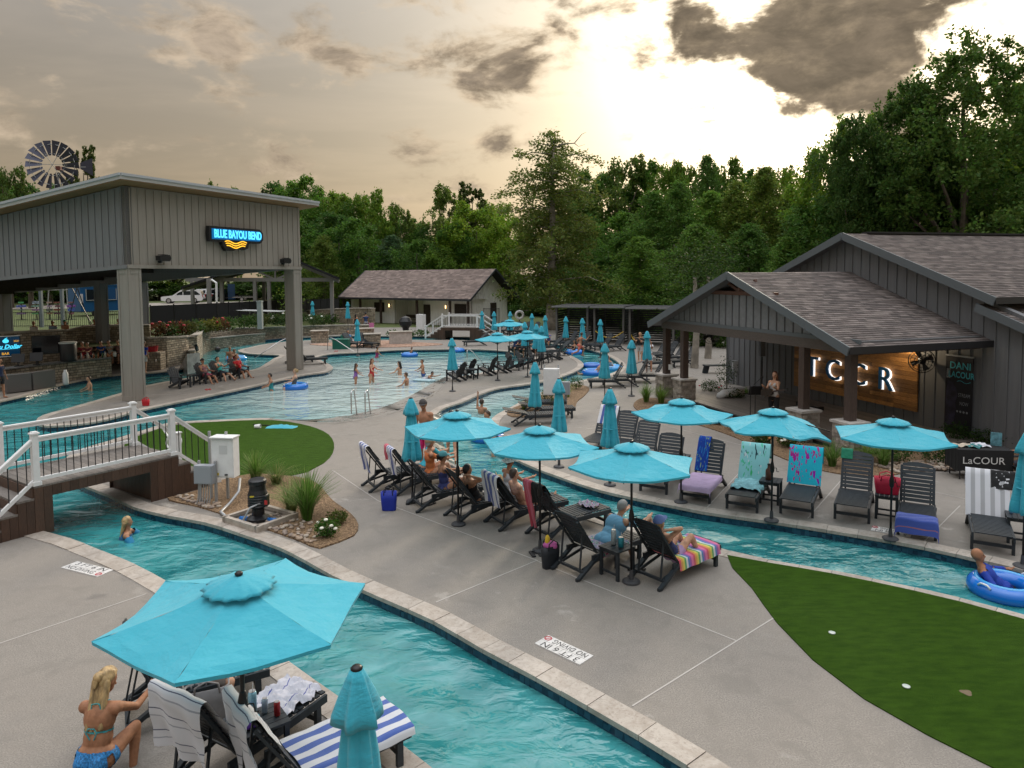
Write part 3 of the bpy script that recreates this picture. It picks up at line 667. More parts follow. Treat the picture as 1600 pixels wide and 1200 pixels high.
battens(bath, bp(11.3, .9, 0), bd, 6.8, lambda x: .05, lambda x: EZ-.02, .42, WHITES, -bn, .05, .03); battens(bath, bp(.6, .9, 0), bn, BD-1.3, lambda x: .05, lambda x: EZ+max(0, (RZ-EZ)*(1-abs((x+.9)-BD/2)/(BD/2))-.3), .45, WHITES, -bd, .05, .03); battens(bath, bp(7.0, 3.0, 0), bd, 4.2, lambda x: .05, lambda x: EZ-.02, .42, WHITES, -bn, .05, .03)
plane_slab(bath, 'porch_ceiling', [bp(.3, .05, EZ-.02), bp(18.3, .05, EZ-.02), bp(18.3, 3.2, EZ-.02), bp(.3, 3.2, EZ-.02)], .04, WHITES)
BROOF = ((.20, .15, .13), (.25, .19, .165), (.165, .125, .11))
for s in (0, 1):
    y0 = -.55 if s == 0 else BD+.55; ze = EZ-.02
    a, b = bp(-.4, y0, ze), bp(BL+.1, y0, ze); c, d_ = bp(BL+.1, BD/2, RZ), bp(-.4, BD/2, RZ)
    plane_slab(bath, 'roof_deck', [a, b, c, d_], .12, DARK)
    sl = (d_-a); shingles(bath, a if s == 0 else b, (b-a) if s == 0 else (a-b), sl if s == 0 else (c-b), (b-a).length, sl.length, .22, .5, cols=BROOF)
    MB().bar(a-UP*.08, b-UP*.08, .06, .22).build('fascia', mat('dark_fascia', (.03, .032, .035), .5), bath)
    MB().bar(a-UP*.06-bd*.02, d_-UP*.06-bd*.02, .06, .2).build('rake_board', MATS['dark_fascia'], bath); MB().bar(b-UP*.06, c-UP*.06, .06, .2).build('rake_board', MATS['dark_fascia'], bath)
for x in (.25, 2.6, 7.1, 12.4, 15.6, 18.3): MB().box(bp(x, -.1, EZ/2), (.2, .2, EZ-.04), M=frame3(bd, bn)).build('porch_post', POSTW, bath)
DOORB = mat('dark_brown_door', (.035, .022, .018), .5)
dr = MB().box(bp(7.9, 2.96, 1.08), (1.0, .08, 2.15), M=frame3(bd, bn)).build('door', DOORB, bath); MB().box(bp(8.25, 2.88, 1.0), (.04, .06, .16), M=frame3(bd, bn)).build('handle', STEEL, dr)
MB().box(bp(6.55, .86, 1.08), (.9, .08, 2.15), M=frame3(bd, bn)).build('door', DOORB, bath)
sdr = MB().box(bp(.56, 4.6, 1.15), (.08, 1.0, 2.3), M=frame3(bd, bn)).build('door', DOORB, bath)
for x in (2.0, 13.6):
    w_ = MB().box(bp(x, .85, 1.75), (1.5, .08, 1.05), M=frame3(bd, bn)).build('window_shutter', DOORB, bath)
    for i in range(5): MB().box(bp(x, .80, 1.38+i*.18), (1.4, .03, .13), M=frame3(bd, bn)).build('slat', DOORB, w_)
LAMP = mat('warm_wall_lamp', (1, .8, .5), .4, emit=(1.0, .62, .25, 3.0))
for x in (3.9, 12.0):
    sc_ = MB().box(bp(x, .84, 1.95), (.14, .1, .42), M=frame3(bd, bn)).build('wall_lamp', BLACKM, bath); MB().box(bp(x, .77, 1.95), (.10, .06, .34), M=frame3(bd, bn)).build('lamp_glass', LAMP, sc_)
o = thing('porch_bench', 'dark slatted bench in the bathhouse recess', 'bench', bR+bp(9.8, 2.3, 0), math.atan2(bd.y, bd.x))
MB().box((0, 0, .44), (1.8, .42, .05)).build('seat', POSTW, o); MB().box((0, .22, .75), (1.8, .05, .35)).build('backrest', POSTW, o)
for x in (-.8, .8):
    for y in (-.15, .15): MB().box((x, y, .21), (.06, .06, .42)).build('leg', POSTW, o)
o = thing('vending_cabinet', 'pale upright cabinet by the bathhouse door', 'cabinet', P(658, 515.5), math.atan2(bd.y, bd.x))
MB().box((0, 0, .75), (.8, .5, 1.5)).build('body', WHITEP, o)
for i in range(3): MB().box((0, -.26, .35+i*.4), (.6, .03, .3)).build('panel', GALV, o)
# ---- stage building at the right
g = Vector((-.30, .954, 0)).normalized(); e = Vector((g.y, -g.x, 0)); S1 = Vector((9.55, 19.8, 0))
st = thing('stage_building', 'charcoal building with a gabled stage porch and TCCR letters', 'building', S1)
def sp_(r, s, z): return g*r+e*s+UP*z
WS = 4.72
ROOFC = ((.13, .105, .096), (.175, .145, .132), (.095, .078, .072))
# main gable wall on plane s=WS
zr = lambda r: 6.55-.37*abs(r-5.04)
rp = [-3.2, -.25, 5.04, 10.33, 12.8]
wallq(st, 'main_wall', [sp_(-6.0, WS, 0), sp_(12.8, WS, 0), sp_(12.8, WS, 3.3), sp_(10.5, WS, 3.3), sp_(10.33, WS, zr(10.33)-.05), sp_(5.04, WS, 6.5), sp_(-.25, WS, zr(-.25)-.05), sp_(-.27, WS, 4.35), sp_(-6.0, WS, 2.2)], .2, -e, STAGE)
wallq(st, 'end_wall', [sp_(12.8, WS, 0), sp_(12.8, WS+9, 0), sp_(12.8, WS+9, 3.3), sp_(12.8, WS, 3.3)], .2, g, STAGE)
wallq(st, 'side_wall', [sp_(-.25, WS+.2, 3.9), sp_(-.25, WS+14, 3.9), sp_(-.25, WS+14, 4.6), sp_(-.25, WS+.2, 4.6)], .2, -g, STAGE)
def mtop(x):
    r = x-6.0
    if r < -.25: return 4.35+(r+.27)*.375-.05
    if r > 10.33: return 3.25
    return zr(r)-.08
battens(st, sp_(-6.0, WS-.002, 0), g, 18.8, lambda x: .02, mtop, .40, STAGE, -e, .04, .03)
def gable_roof(r0, r1, rm, zm, s0, s1, ovh, k_, nm, th=.14, clipf=None):
    for sgn, re in ((-1, r0), (1, r1)):
        ze = zm-.37*abs(re-rm)
        a, b = sp_(re, s0, ze), sp_(re, s1, ze); c, d2 = sp_(rm, s1, zm), sp_(rm, s0, zm)
        plane_slab(st, 'roof_deck', [a, b, c, d2], th, STAGE)
        shingles(st, a, b-a, d2-a, (b-a).length, (d2-a).length, .14, .32, cols=ROOFC, clip=(lambda x, h, q=sgn: clipf(q, x, h)) if clipf else None)
        MB().bar(a-UP*.09-e*.02, d2-UP*.09-e*.02, .05, .26).build('rake_board', mat('blue_grey_trim', (.11, .125, .135), .5), st)
        MB().bar(a-UP*.07-g*.0, b-UP*.07, .05, .2).build('fascia', mat('dark_gutter', (.02, .02, .022), .4), st)
gable_roof(-.9, 10.98, 5.04, 6.62, WS-.45, WS+14, .4, .37, 'main')
MB().bar(sp_(5.04, WS+.6, 6.66), sp_(5.04, WS+9, 6.66), .35, .07).build('ridge_vent', DARK, st)
# lower wing roof on the near side
a, b = sp_(-6.2, WS-.4, 2.05), sp_(-6.2, WS+12, 2.05); c, d2 = sp_(-.27, WS+12, 4.22), sp_(-.27, WS-.4, 4.22)
plane_slab(st, 'wing_roof_deck', [a, b, c, d2], .12, STAGE); shingles(st, a, b-a, d2-a, (b-a).length, (d2-a).length, .14, .32, cols=ROOFC)
MB().bar(a-UP*.08-e*.02, d2-UP*.08-e*.02, .05, .24).build('rake_board', MATS['blue_grey_trim'], st)
# porch: gable facing the pool
PR0, PR1, PM, PZ = -.55, 10.75, 5.1, 5.22
gable_roof(PR0, PR1, PM, PZ, -.55, WS-.02, .4, .37, 'porch')
zpor = lambda r: PZ-.37*abs(r-PM)-.12
wallq(st, 'porch_gable', [sp_(-.25, -.02, 3.22), sp_(10.45, -.02, 3.22), sp_(10.45, -.02, zpor(10.45)), sp_(6.9, -.02, zpor(6.9)), sp_(6.9, -.02, 4.45), sp_(3.3, -.02, 4.45), sp_(3.3, -.02, zpor(3.3)), sp_(-.25, -.02, zpor(-.25))], .12, -e, mat('grey_gable_panel', (.20, .205, .215), .6, var=.1))
battens(st, sp_(-.25, -.022, 0), g, 10.7, lambda x: 3.3, lambda x: min(zpor(x-.25)-.02, 4.43 if 3.3 < x-.25 < 6.9 else 9), .40, STAGE, -e, .04, .03)
wallq(st, 'vent_recess', [sp_(3.3, .22, 4.4), sp_(6.9, .22, 4.4), sp_(5.1, .22, 5.1)], .06, -e, DARK)
MB().bar(sp_(-.4, -.03, 3.27), sp_(10.6, -.03, 3.27), .08, .12).build('gable_trim', MATS['blue_grey_trim'], st)
MB().bar(sp_(3.1, -.05, 4.5), sp_(7.1, -.05, 4.5), .12, .14).build('truss_tie', REDWOOD, st)
MB().bar(sp_(5.1, -.04, 4.57), sp_(5.1, -.04, 5.1), .1, .12, up=g).build('king_post', REDWOOD, st)
for q in (4.2, 6.0): MB().bar(sp_(q, -.04, 4.95), sp_(5.1, -.04, 4.57), .08, .1).build('truss_web', REDWOOD, st)
MB().bar(sp_(-.3, .05, 3.06), sp_(10.5, .05, 3.06), .22, .30).build('porch_beam', BEAMW, st)
for s_ in (0, 1): MB().bar(sp_(PR0+.35 if s_ == 0 else PR1-.35, .0, 3.05), sp_(PR0+.35 if s_ == 0 else PR1-.35, WS-.2, 3.05), .2, .3).build('side_beam', POSTW, st)
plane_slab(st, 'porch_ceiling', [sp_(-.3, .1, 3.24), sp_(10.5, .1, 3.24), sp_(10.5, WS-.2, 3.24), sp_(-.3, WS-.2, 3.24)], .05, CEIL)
wallq(st, 'porch_side_gable', [sp_(-.3, 0, 3.18), sp_(-.3, WS-.2, 3.18), sp_(-.3, WS-.2, 3.28), sp_(-.3, 0, 3.28)], .1, -g, STAGE)
for i, r in enumerate((0, 1.9, 8.85, 10.25)):
    MB().box(sp_(r, .05, (2.92+.98)/2), (.24, .24, 1.93), M=frame3(g, e)).build('porch_post', POSTW, st)
    mbs = MB(); cst = MB().box(sp_(r, .05, .46), (.62, .62, .92), M=frame3(g, e)).build('pillar', mat('mortar', (.22, .20, .18), .9), st)
    MB().box(sp_(r, .05, .955), (.76, .76, .07), M=frame3(g, e)).build('pillar_cap', mat('cast_stone_cap', (.46, .43, .40), .8, var=.15), cst)
    for f in range(4):
        ax = (g, e, -g, -e)[f]; tx = (e, -g, -e, g)[f]; z = 0.0
        while z < .9:
            hgt = random.choice((.09, .12, .15)); hgt = min(hgt, .92-z); x = -.31
            while x < .31:
                w = min(random.uniform(.12, .32), .31-x)
                if w < .05: break
                MB().box(sp_(r, .05, z+hgt/2)+ax*(.315+random.uniform(.0, .022))+tx*(x+w/2), (w-.010, .05, hgt-.010), M=frame3(tx, ax)).build('stone', STONE, cst)
                x += w
            z += hgt
# stage floor of boards
FZ = .14
for i in range(36):
    MB().box(sp_(5.2-0, .2+i*.13, FZ-.02), (11.0, .122, .04), M=frame3(g, e)).build('deck_board', DECKB, st)
MB().box(sp_(5.2, 2.4, FZ-.11), (10.9, 4.6, .14), M=frame3(g, e)).build('stage_base', DARK, st)
# pine wall panel with backlit letters
zz = .56; row = 0
while zz < 3.1:
    x = 1.98; h = .145
    while x < 7.95:
        w = min(random.uniform(.9, 2.4), 7.95-x); MB().box(sp_(x+w/2, WS-.06, zz+h/2), (w-.006, .05, h-.006), M=frame3(g, e)).build('wall_plank', PLANK, st); x += w
    zz += h
LETB = mat('blue_letter_face', (.01, .13, .34), .4); HALO = mat('white_letter_halo', (.9, .9, .9), .4, emit=(1.0, .95, .88, .9))
ls = thing('channel_letters', 'big blue TCCR letters with a white glow on the pine wall', 'letters', S1+sp_(5.0, WS-.16, 1.46))
Mx = frame3(-g, UP)
for ch, r in zip('TCCR', (6.72-5, 5.62-5, 4.38-5, 3.15-5)):
    text('letter_back', ch, 1.12, HALO, ls, g*r+e*.0, Mx, extrude=.02, bold=.004); text('letter_face', ch, 1.12, LETB, ls, g*(r+.035)-e*.06+UP*.012, Mx, extrude=.03)
# vertical banner and merch table come later (objects)
# ------------------------------------------------------------------ footbridge over the near river
def footbridge(name, label, R, a, span, width, dz, nsteps, nbal, side_drop=True, boards=True, run=.30):
    a = Vector((a[0], a[1], 0)).normalized(); b = Vector((a.y, -a.x, 0)); b = b if b.dot(Vector((0, 1, 0))) > 0 else -b
    o = thing(name, label, 'footbridge', R)
    q = lambda x, y, z: a*x+b*y+UP*z; M = frame3(a, b)
    x0, x1 = -.28, span+.28
    n = int((x1-x0)/.14)
    for i in range(n): MB().box(q(x0+(i+.5)*(x1-x0)/n, width/2, dz-.02), ((x1-x0)/n-.006, width+.06, .036), M=M).build('deck_board', DECKB, o)
    # fascia boards hang along both sides; solid skirts at the abutments
    for y in (-.015, width+.015):
        k = int((x1-x0)/.17)
        for i in range(k):
            x = x0+(i+.5)*(x1-x0)/k; lowz = dz-.26 if (.35 < x < span-.0) else -.05
            MB().box(q(x, y, (dz-.04+lowz)/2), ((x1-x0)/k-.006, .03, dz-.04-lowz), M=M).build('fascia_board', BROWNB, o)
    for xa in (.33, span): 
        for i in range(10): MB().box(q(xa, (i+.5)*width/10, (dz-.06)/2), (.03, width/10-.006, dz-.1), M=M).build('skirt_board', BROWNB, o)
    # steps at both ends
    h = dz/(nsteps+1)
    for end in (0, 1):
        for s in range(nsteps):
            zt = dz-h*(s+1); xs = (x0-run*(s+.5)) if end == 0 else (x1+run*(s+.5))
            MB().box(q(xs, width/2, zt-.02), (run+.02, width+.04, .04), M=M).build('tread', DECKB, o)
            xr = (x0-run*s-.0) if end == 0 else (x1+run*s)
            for y in (-.01, width+.01):
                for kx in (-.5, .5): MB().box(q(xs+kx*run/2, y, zt/2-.02), (run/2-.006, .03, zt-.045), M=M).build('stringer_board', BROWNB, o)
            MB().box(q(xr+(-.015 if end == 0 else .015), width/2, zt+h/2-.03), (.03, width, h-.03), M=M).build('riser', BROWNB, o)
    # railings
    rh = 1.02
    for y in (.06, width-.06):
        for x in (-.2, span+.2):
            p = MB().box(q(x, y, dz+.53), (.12, .12, 1.06), M=M).build('rail_post', WHITEP, o)
            MB().box(q(x, y, dz+1.075), (.16, .16, .03), M=M).box(q(x, y, dz+1.1), (.11, .11, .025), M=M).build('post_cap', WHITEP, p)
            MB().box(q(x, y, dz+.04), (.16, .16, .08), M=M).build('post_skirt', WHITEP, p)
        for z in (.12, .93): MB().bar(q(-.2, y, dz+z), q(span+.2, y, dz+z), .06, .07).build('rail', WHITEP, o)
        MB().bar(q(-.14, y, dz+.985), q(span+.14, y, dz+.985), .10, .035).build('hand_rail', WHITEP, o)
        for i in range(nbal):
            x = -.2+(i+1)*(span+.4)/(nbal+1); MB().tube([q(x, y, dz+.12), q(x, y, dz+.93)], .011, 6).build('baluster', BLACKM, o)
        for end in (0, 1):
            xa = -.2 if end == 0 else span+.2; xb = xa+(-1 if end == 0 else 1)*(run*nsteps+.25)
            p = MB().box(q(xb, y, .53), (.12, .12, 1.06), M=M).build('rail_post', WHITEP, o); MB().box(q(xb, y, 1.075), (.16, .16, .03), M=M).build('post_cap', WHITEP, p)
            for z in (.12, .93): MB().bar(q(xa, y, dz+z), q(xb, y, .02+z), .06, .07).build('rail', WHITEP, o)
            MB().bar(q(xa, y, dz+.985), q(xb, y, .075+.93), .10, .035).build('hand_rail', WHITEP, o)
            m_ = max(3, int(nsteps*2.2))
            for i in range(m_):
                t = (i+1)/(m_+1); MB().tube([q(xa+(xb-xa)*t, y, (dz+.12)*(1-t)+.14*t), q(xa+(xb-xa)*t, y, (dz+.93)*(1-t)+.95*t)], .011, 6).build('baluster', BLACKM, o)
    return o
footbridge('footbridge', 'white railed wooden footbridge over the near river', (-8.2, 16.4, 0), (-.57, -.82), 2.5, 1.9, .97, 3, 19)
footbridge('footbridge', 'distant white railed footbridge beside the bathhouse', P(742, 530), (-.97, .22), 2.6, 2.0, .95, 4, 12)
# ------------------------------------------------------------------ loungers
def lounger_parts(o, ang=55, simple=False, mt=LOUNGE):
    W_ = .64; H = .36; BLn = .80; ca, sa = math.cos(R_(ang)), math.sin(R_(ang))
    for y in (-W_/2, W_/2):
        MB().bar((-.12, y, H-.045), (1.22, y, H-.045), .035, .09).build('side_rail', mt, o)
        MB().bar((1.08, y, H-.09), (1.08, y, 0), .07, .05, up=(0, 1, 0)).build('leg', mt, o)
        MB().bar((.02, y, H-.04), (-.46, y, .02), .05, .07, up=(0, 1, 0)).bar((-.46, y, 0), (-.46, y, .05), .05, .075, up=(1, 0, 0)).build('leg', mt, o)
        MB().bar((.0, y*.93, H+.02), (-BLn*ca, y*.93, H+BLn*sa), .03, .05, up=(0, 1, 0)).build('back_rail', mt, o)
        if not simple:
            MB().bar((.30, y*.8, H-.10), (-.30, y*.8, .13), .025, .045).build('brace', mt, o)
            MB().bar((-BLn*ca*.6, y*.75, H+BLn*sa*.6), (-.34, y*.75, .12), .02, .03, up=(0, 1, 0)).build('back_prop', mt, o)
    MB().bar((-.33, -W_/2, .12), (-.33, W_/2, .12), .05, .04).build('stretcher', mt, o); MB().bar((1.08, -W_/2, .14), (1.08, W_/2, .14), .035, .06).build('stretcher', mt, o)
    ns = 15
    mb0 = MB()
    for i in range(ns):
        x = .05+i*(1.2-.05)/(ns-1)
        if simple: mb0.box((x, 0, H+.01), (.06, W_-.05, .02))
        else: MB().box((x, 0, H+.01), (.062, W_-.05, .02)).build('seat_slat', mt, o)
    if simple: mb0.build('seat', mt, o)
    nb = 10; M = Matrix.Rotation(-R_(180-ang), 3, 'Y'); mb0 = MB()
    for i in range(nb):
        d = .05+i*.083; c = (-d*ca, 0, H+.02+d*sa)
        nrm = Vector((sa, 0, ca)); cc = Vector(c)+nrm*.03
        w = W_-.07
        tgt = mb0 if simple else MB()
        if i == nb-1:
            pf = [(-w/2, -.035), (w/2, -.035), (w/2, .015), (w/4, .05), (0, .062), (-w/4, .05), (-w/2, .015)]
            tgt.prism(pf, -.009, .009, axis=(cc, (0, 1, 0), (-ca, 0, sa), nrm))
        else: tgt.box(cc, (.066, w, .018), M=frame3((-ca, 0, sa), (0, 1, 0)))
        if not simple: tgt.build('back_slat', mt, o)
    if simple: mb0.build('backrest', mt, o)
protos = {}
def lounger_proto(ang, simple):
    k = ('L', ang, simple)
    if k not in protos:
        o = thing('lounger', 'proto', 'lounger'); lounger_parts(o, ang, simple); protos[k] = o
    return protos[k]
def lounger(px, py, deg, label, group, ang=55, simple=False):
    "px, py: photo point under the middle of the lounger"
    p = P(px, py); h = R_(deg); c = p-Vector((math.cos(h), math.sin(h), 0))*.35
    return place(lounger_proto(ang, simple), c, h, label, group)
G1 = 'charcoal loungers on the island row'; G2 = 'charcoal loungers along the right bank'; G3 = 'charcoal loungers by the far river'; G4 = 'charcoal loungers under the near umbrella'; G5 = 'far loungers below the bathhouse'
LI = {}
for nm, px, py, dg_, lb in (('L1', 622, 757, 28, 'lounger with a blue striped towel, leftmost of the island row'), ('L2', 662, 762, 28, 'second island lounger, its back draped with a white and blue striped towel'), ('L3', 697, 786, 28, 'island lounger under the woman in the teal visor'), ('L4', 758, 803, 28, 'island lounger under the man in the black tank top'), ('L5', 822, 812, 30, 'island lounger with a blue and white towel over its back'), ('L6', 888, 828, 34, 'island lounger with a red towel and a black cloth on its back'), ('L7', 935, 880, 38, 'island lounger under the person in the pale blue shirt'), ('L8', 1055, 893, 39, 'island lounger with a rainbow towel under the sunbather')):
    LI[nm] = lounger(px, py, dg_, lb, G1)
for nm, px, py, lb in (('R1', 1036, 757, 'lounger under the largest island umbrella across the river, bare'), ('R2', 1100, 770, 'right bank lounger with pink and dark blue towels'), ('R3', 1170, 783, 'right bank lounger with a green and aqua print towel'), ('R4', 1252, 790, 'right bank lounger with a turquoise pineapple towel'), ('R5', 1335, 798, 'bare right bank lounger with a small green cloth on its back'), ('R6', 1432, 822, 'right bank lounger with a blue towel over its foot'), ('R7', 1545, 842, 'rightmost lounger with a white and grey striped towel')):
    LI[nm] = lounger(px, py, -120, lb, G2, 62)
for nm, px, py, lb in (('M1', 938, 700, 'lounger with a blue striped towel behind the island umbrellas'), ('M2', 968, 708, 'bare lounger beside the striped towel one on the right bank'), ('M3', 1000, 728, 'right bank lounger whose back shows above the big umbrella')):
    LI[nm] = lounger(px, py, -120, lb, G2, 58)
for i, (px, py, dg_, lb) in enumerate(((948, 605, 178, 'first lounger left of four at the river bend'), (968, 603, 178, 'second lounger of four at the river bend'), (988, 598, 178, 'third lounger of four at the river bend'), (1014, 596, 178, 'fourth lounger of four at the river bend'))): lounger(px, py, dg_, lb, G3, 62, True)
for i, (px, py, lb) in enumerate(((848, 641, 'flat slatted lounger under the left closed umbrella at the bend'), (860, 652, 'flat slatted lounger under the right closed umbrella at the bend'), (838, 662, 'flat slatted lounger nearest the river bend tip'))): lounger(px, py, 8, lb, G3, 12, True)
for i, px in enumerate((870, 886, 906, 926, 940, 958)): lounger(px, 540+i*1.7, 205, 'lounger number %s from the left below the slatted cabanas' % ('one two three four five six'.split()[i]), G3, 58, True)
for i, (px, py) in enumerate(((1024, 560), (1038, 562), (1052, 566), (1066, 572), (1030, 575))): lounger(px, py, 200, ['first', 'second', 'third', 'fourth', 'front'][i]+' lounger of the group beside the stage porch posts', G3, 55, True)
for i, px in enumerate((762, 775, 788, 801, 816, 830)): lounger(px, 521+.4*i, 215, ['first', 'second', 'third', 'fourth', 'fifth', 'sixth'][i]+' lounger from the left on the grass beside the bathhouse', G5, 55, True)
for px, py, lb in ((575, 543, 'lounger at the far pool edge, right of the pair'), (552, 543, 'lounger at the far pool edge with the person lying on it')): lounger(px, py, -35, lb, G5, 50, True)
for px, py, dg_, lb in ((468, 566, 20, 'lounger beside the far pavilion column, left one'), (488, 569, 20, 'lounger beside the far pavilion column, right one')): lounger(px, py, dg_, lb, G5, 50, True)
for px, py, dg_, lb in ((742, 540, 200, 'lounger under the left far open umbrella'), (858, 549, 200, 'lounger at the back of the adirondack deck'), (868, 556, 200, 'lounger at the end of the adirondack deck')): lounger(px, py, dg_, lb, G5, 40, True)
# the group below the near umbrella
for px, x_, y_, dg_, an, lb in ((300, -4.25, 8.1, 30, 66, 'near lounger under the man in khaki shorts'), (425, -3.08, 7.0, 60, 60, 'near lounger with a crumpled white towel on its seat'), (560, -2.27, 6.74, 39, 58, 'near lounger under the wide blue and white striped towel')): LI['N%d' % px] = place(lounger_proto(an, False), (x_, y_, 0), R_(dg_), lb, G4)
# ------------------------------------------------------------------ adirondack chairs
def adir():
    o = thing('adirondack_chair', 'proto', 'chair'); mt = CHARC
    for s in (-1, 1):
        y = s*.30; MB().bar((.32, y, 0), (.32, y, .54), .09, .04, up=(1, 0, 0)).build('leg', mt, o)
        MB().bar((.34, y*.85, .38), (-.48, y*.85, .03), .03, .11).build('leg', mt, o)
        MB().bar((.42, y*1.05, .56), (-.30, y*1.05, .54), .12, .025).build('arm', mt, o); MB().bar((-.26, y, .53), (-.30, y, .2), .04, .06, up=(1, 0, 0)).build('arm_support', mt, o)
    for i in range(6): MB().box((.33-i*.095, 0, .392-i*.038), (.088, .56, .022), M=Matrix.Rotation(R_(-22), 3, 'Y')).build('seat_slat', mt, o)
    for i in range(5):
        y = (i-2)*.112; top = .98-.035*abs(i-2)**1.6; MB().bar((-.20, y*.85, .20), (-.20-(top-.2)*.46, y*1.1, top), .1, .022, up=(1, 0, 0)).build('back_slat', mt, o)
    for z in (.36, .74): MB().bar((-.23-(z-.2)*.46, -.28, z), (-.23-(z-.2)*.46, .28, z), .025, .07).build('back_rail', mt, o)
    return o
ADI = adir()
def chair(px, py, deg, lb, g_='charcoal adirondack chairs by the pool'): return place(ADI, P(px, py), R_(deg), lb, g_)
for px, py, dg_, lb in ((282, 606, -25, 'empty adirondack chair left of the seated trio'), (322, 598, -25, 'adirondack chair under the man in the black cap'), (345, 594, -25, 'adirondack chair under the woman in the teal top'), (374, 590, -25, 'adirondack chair under the lifeguard in red')): chair(px, py, dg_, lb)
for i, (px, py, dg_) in enumerate(((712, 595, 150), (728, 589, 150), (760, 586, 155), (784, 582, 155), (806, 578, -25), (821, 575, -25), (838, 569, -25), (852, 566, -25), (866, 562, 160))): chair(px, py, dg_, ['first', 'second', 'third', 'fourth', 'fifth', 'sixth', 'seventh', 'eighth', 'ninth'][i]+' adirondack chair from the left on the peninsula deck', 'adirondack chairs on the peninsula deck')
for px, py, lb in ((805, 553.5, 'adirondack chair under the person in navy at the far umbrella'), (819, 555.5, 'adirondack chair under the person in black at the far umbrella'), (838, 555.5, 'adirondack chair under the person in lilac at the far umbrella')): chair(px, py, 240, lb, 'adirondack chairs under the far umbrellas')
chair(1604, 752, 190, 'chair under the person in purple at the right edge', 'chairs at the right edge')
# ------------------------------------------------------------------ side tables
def table_proto():
    o = thing('side_table', 'proto', 'table')
    for i in range(5): MB().box((0, -.18+i*.09, .50), (.46, .082, .025)).build('top_slat', LOUNGE, o)
    for x in (-.19, .19):
        MB().bar((x, -.19, .46), (x, .19, .46), .03, .05).build('apron', LOUNGE, o); MB().bar((x, -.19, .1), (x, .19, .1), .025, .035).build('stretcher', LOUNGE, o)
        for y in (-.19, .19): MB().box((x, y, .245), (.05, .05, .49)).build('leg', LOUNGE, o)
    return o
TAB = table_proto()
GT = 'charcoal slatted side tables'
def table(px, py, deg, lb): return place(TAB, P(px, py), R_(deg), lb, GT)
T1 = table(964, 898, 39, 'side table with two drinks between the island loungers'); T2 = table(412, 1195, 38, 'near side table holding the drink cans'); T3 = table(1204, 784, -120, 'side table with a brown bottle on the right bank'); T4 = table(1385, 808, -120, 'side table holding the red tote bag'); T5 = table(1592, 846, -120, 'side table at the right edge with a can'); table(1062, 742, -120, 'side table beyond the big umbrella on the right bank'); table(303, 601, -25, 'side table between the empty adirondack chair and the man')
table(738, 592, 150, 'side table among the peninsula adirondack chairs')
# ------------------------------------------------------------------ umbrellas
NR = 6
def open_canopy(R=1.12, zr_=2.06, za=2.335, rot=0.0, sag=.05, droop=None):
    mb = MB(); k = 8; m_ = 6
    for i in range(NR):
        a0 = rot+2*math.pi*i/NR; a1 = rot+2*math.pi*(i+1)/NR
        vs = []
        for j in range(k+1):
            t = .10+.90*j/k
            for l in range(m_+1):
                s = l/m_; x = (math.cos(a0)*(1-s)+math.cos(a1)*s)*R*t; y = (math.sin(a0)*(1-s)+math.sin(a1)*s)*R*t
                z = za+(zr_-za)*t-.02*math.sin(math.pi*t)-sag*t*4*s*(1-s)*(.5+.5*t)+.006*math.sin(i*7+17*t+9*s)*t
                if j == k: inn = 1-.035*4*s*(1-s); x *= inn; y *= inn
                if droop: z += droop(x, y, t)
                vs.append((x, y, z))
        mb.add(vs, [(j*(m_+1)+l, (j+1)*(m_+1)+l, (j+1)*(m_+1)+l+1, j*(m_+1)+l+1) for j in range(k) for l in range(m_)])
        # short hem
        hv = []
        for l in range(m_+1): p = vs[k*(m_+1)+l]; hv += [p, (p[0]*.995, p[1]*.995, p[2]-.035)]
        mb.add(hv, [(2*l, 2*l+1, 2*l+3, 2*l+2) for l in range(m_)])
    return mb
POLEM = mat('dark_bronze_pole', (.018, .016, .017), .35, metal=.4); CONCB = mat('grey_umbrella_base', (.05, .05, .055), .6)
def base_parts(o, h=2.36):
    MB().tube([(0, 0, .05), (0, 0, h)], .021, 10).build('pole', POLEM, o, smooth=True)
    MB().lathe([(.15, 0), (.15, .03), (.12, .05), (.04, .06), (.03, .22), (.0, .22)], 20).build('base', CONCB, o, smooth=False)
    c = MB().lathe([(.022, 1.02), (.042, 1.06), (.046, 1.16), (.03, 1.24), (.022, 1.27)], 10).build('crank_housing', POLEM, o, smooth=True)
    MB().tube([(.03, 0, 1.13), (.09, 0, 1.13), (.10, 0, 1.05), (.14, 0, 1.05)], .008, 6).build('crank_handle', POLEM, c)
def umb_open(rot, droop=None):
    o = thing('open_umbrella', 'proto', 'umbrella'); c = open_canopy(rot=rot, droop=droop).build('canopy', CANOPY, o, smooth=False)
    me = c.data
    fold = lambda a, z: 1+.07*math.sin(14*a)*(1 if z < 2.34 else .3)
    MB().lathe([(.30, 2.288), (.27, 2.315), (.18, 2.352), (.06, 2.388), (.02, 2.395)], 48, fold=fold).build('vent_cap', CANOPY, o, smooth=True)
    MB().lathe([(.032, 2.395), (.036, 2.415), (.022, 2.43), (.0, 2.435)], 12).build('finial', POLEM, o, smooth=True)
    MB().lathe([(.045, 1.80), (.05, 1.84), (.045, 1.88), (.022, 1.9)], 10).build('runner', POLEM, o)
    for i in range(NR):
        a = rot+2*math.pi*i/NR; d = Vector((math.cos(a), math.sin(a), 0)); tip = d*1.09+UP*2.05
        r = MB().bar(d*.06+UP*2.24, tip-UP*.035, .014, .02).build('rib', POLEM, o); MB().bar(d*.05+UP*1.82, d*.62+UP*2.05, .012, .015).build('strut', POLEM, r)
    base_parts(o); return o
def smooth_panels(o): pass
U1 = umb_open(R_(20)); U2 = umb_open(R_(48)); U3 = umb_open(R_(10))
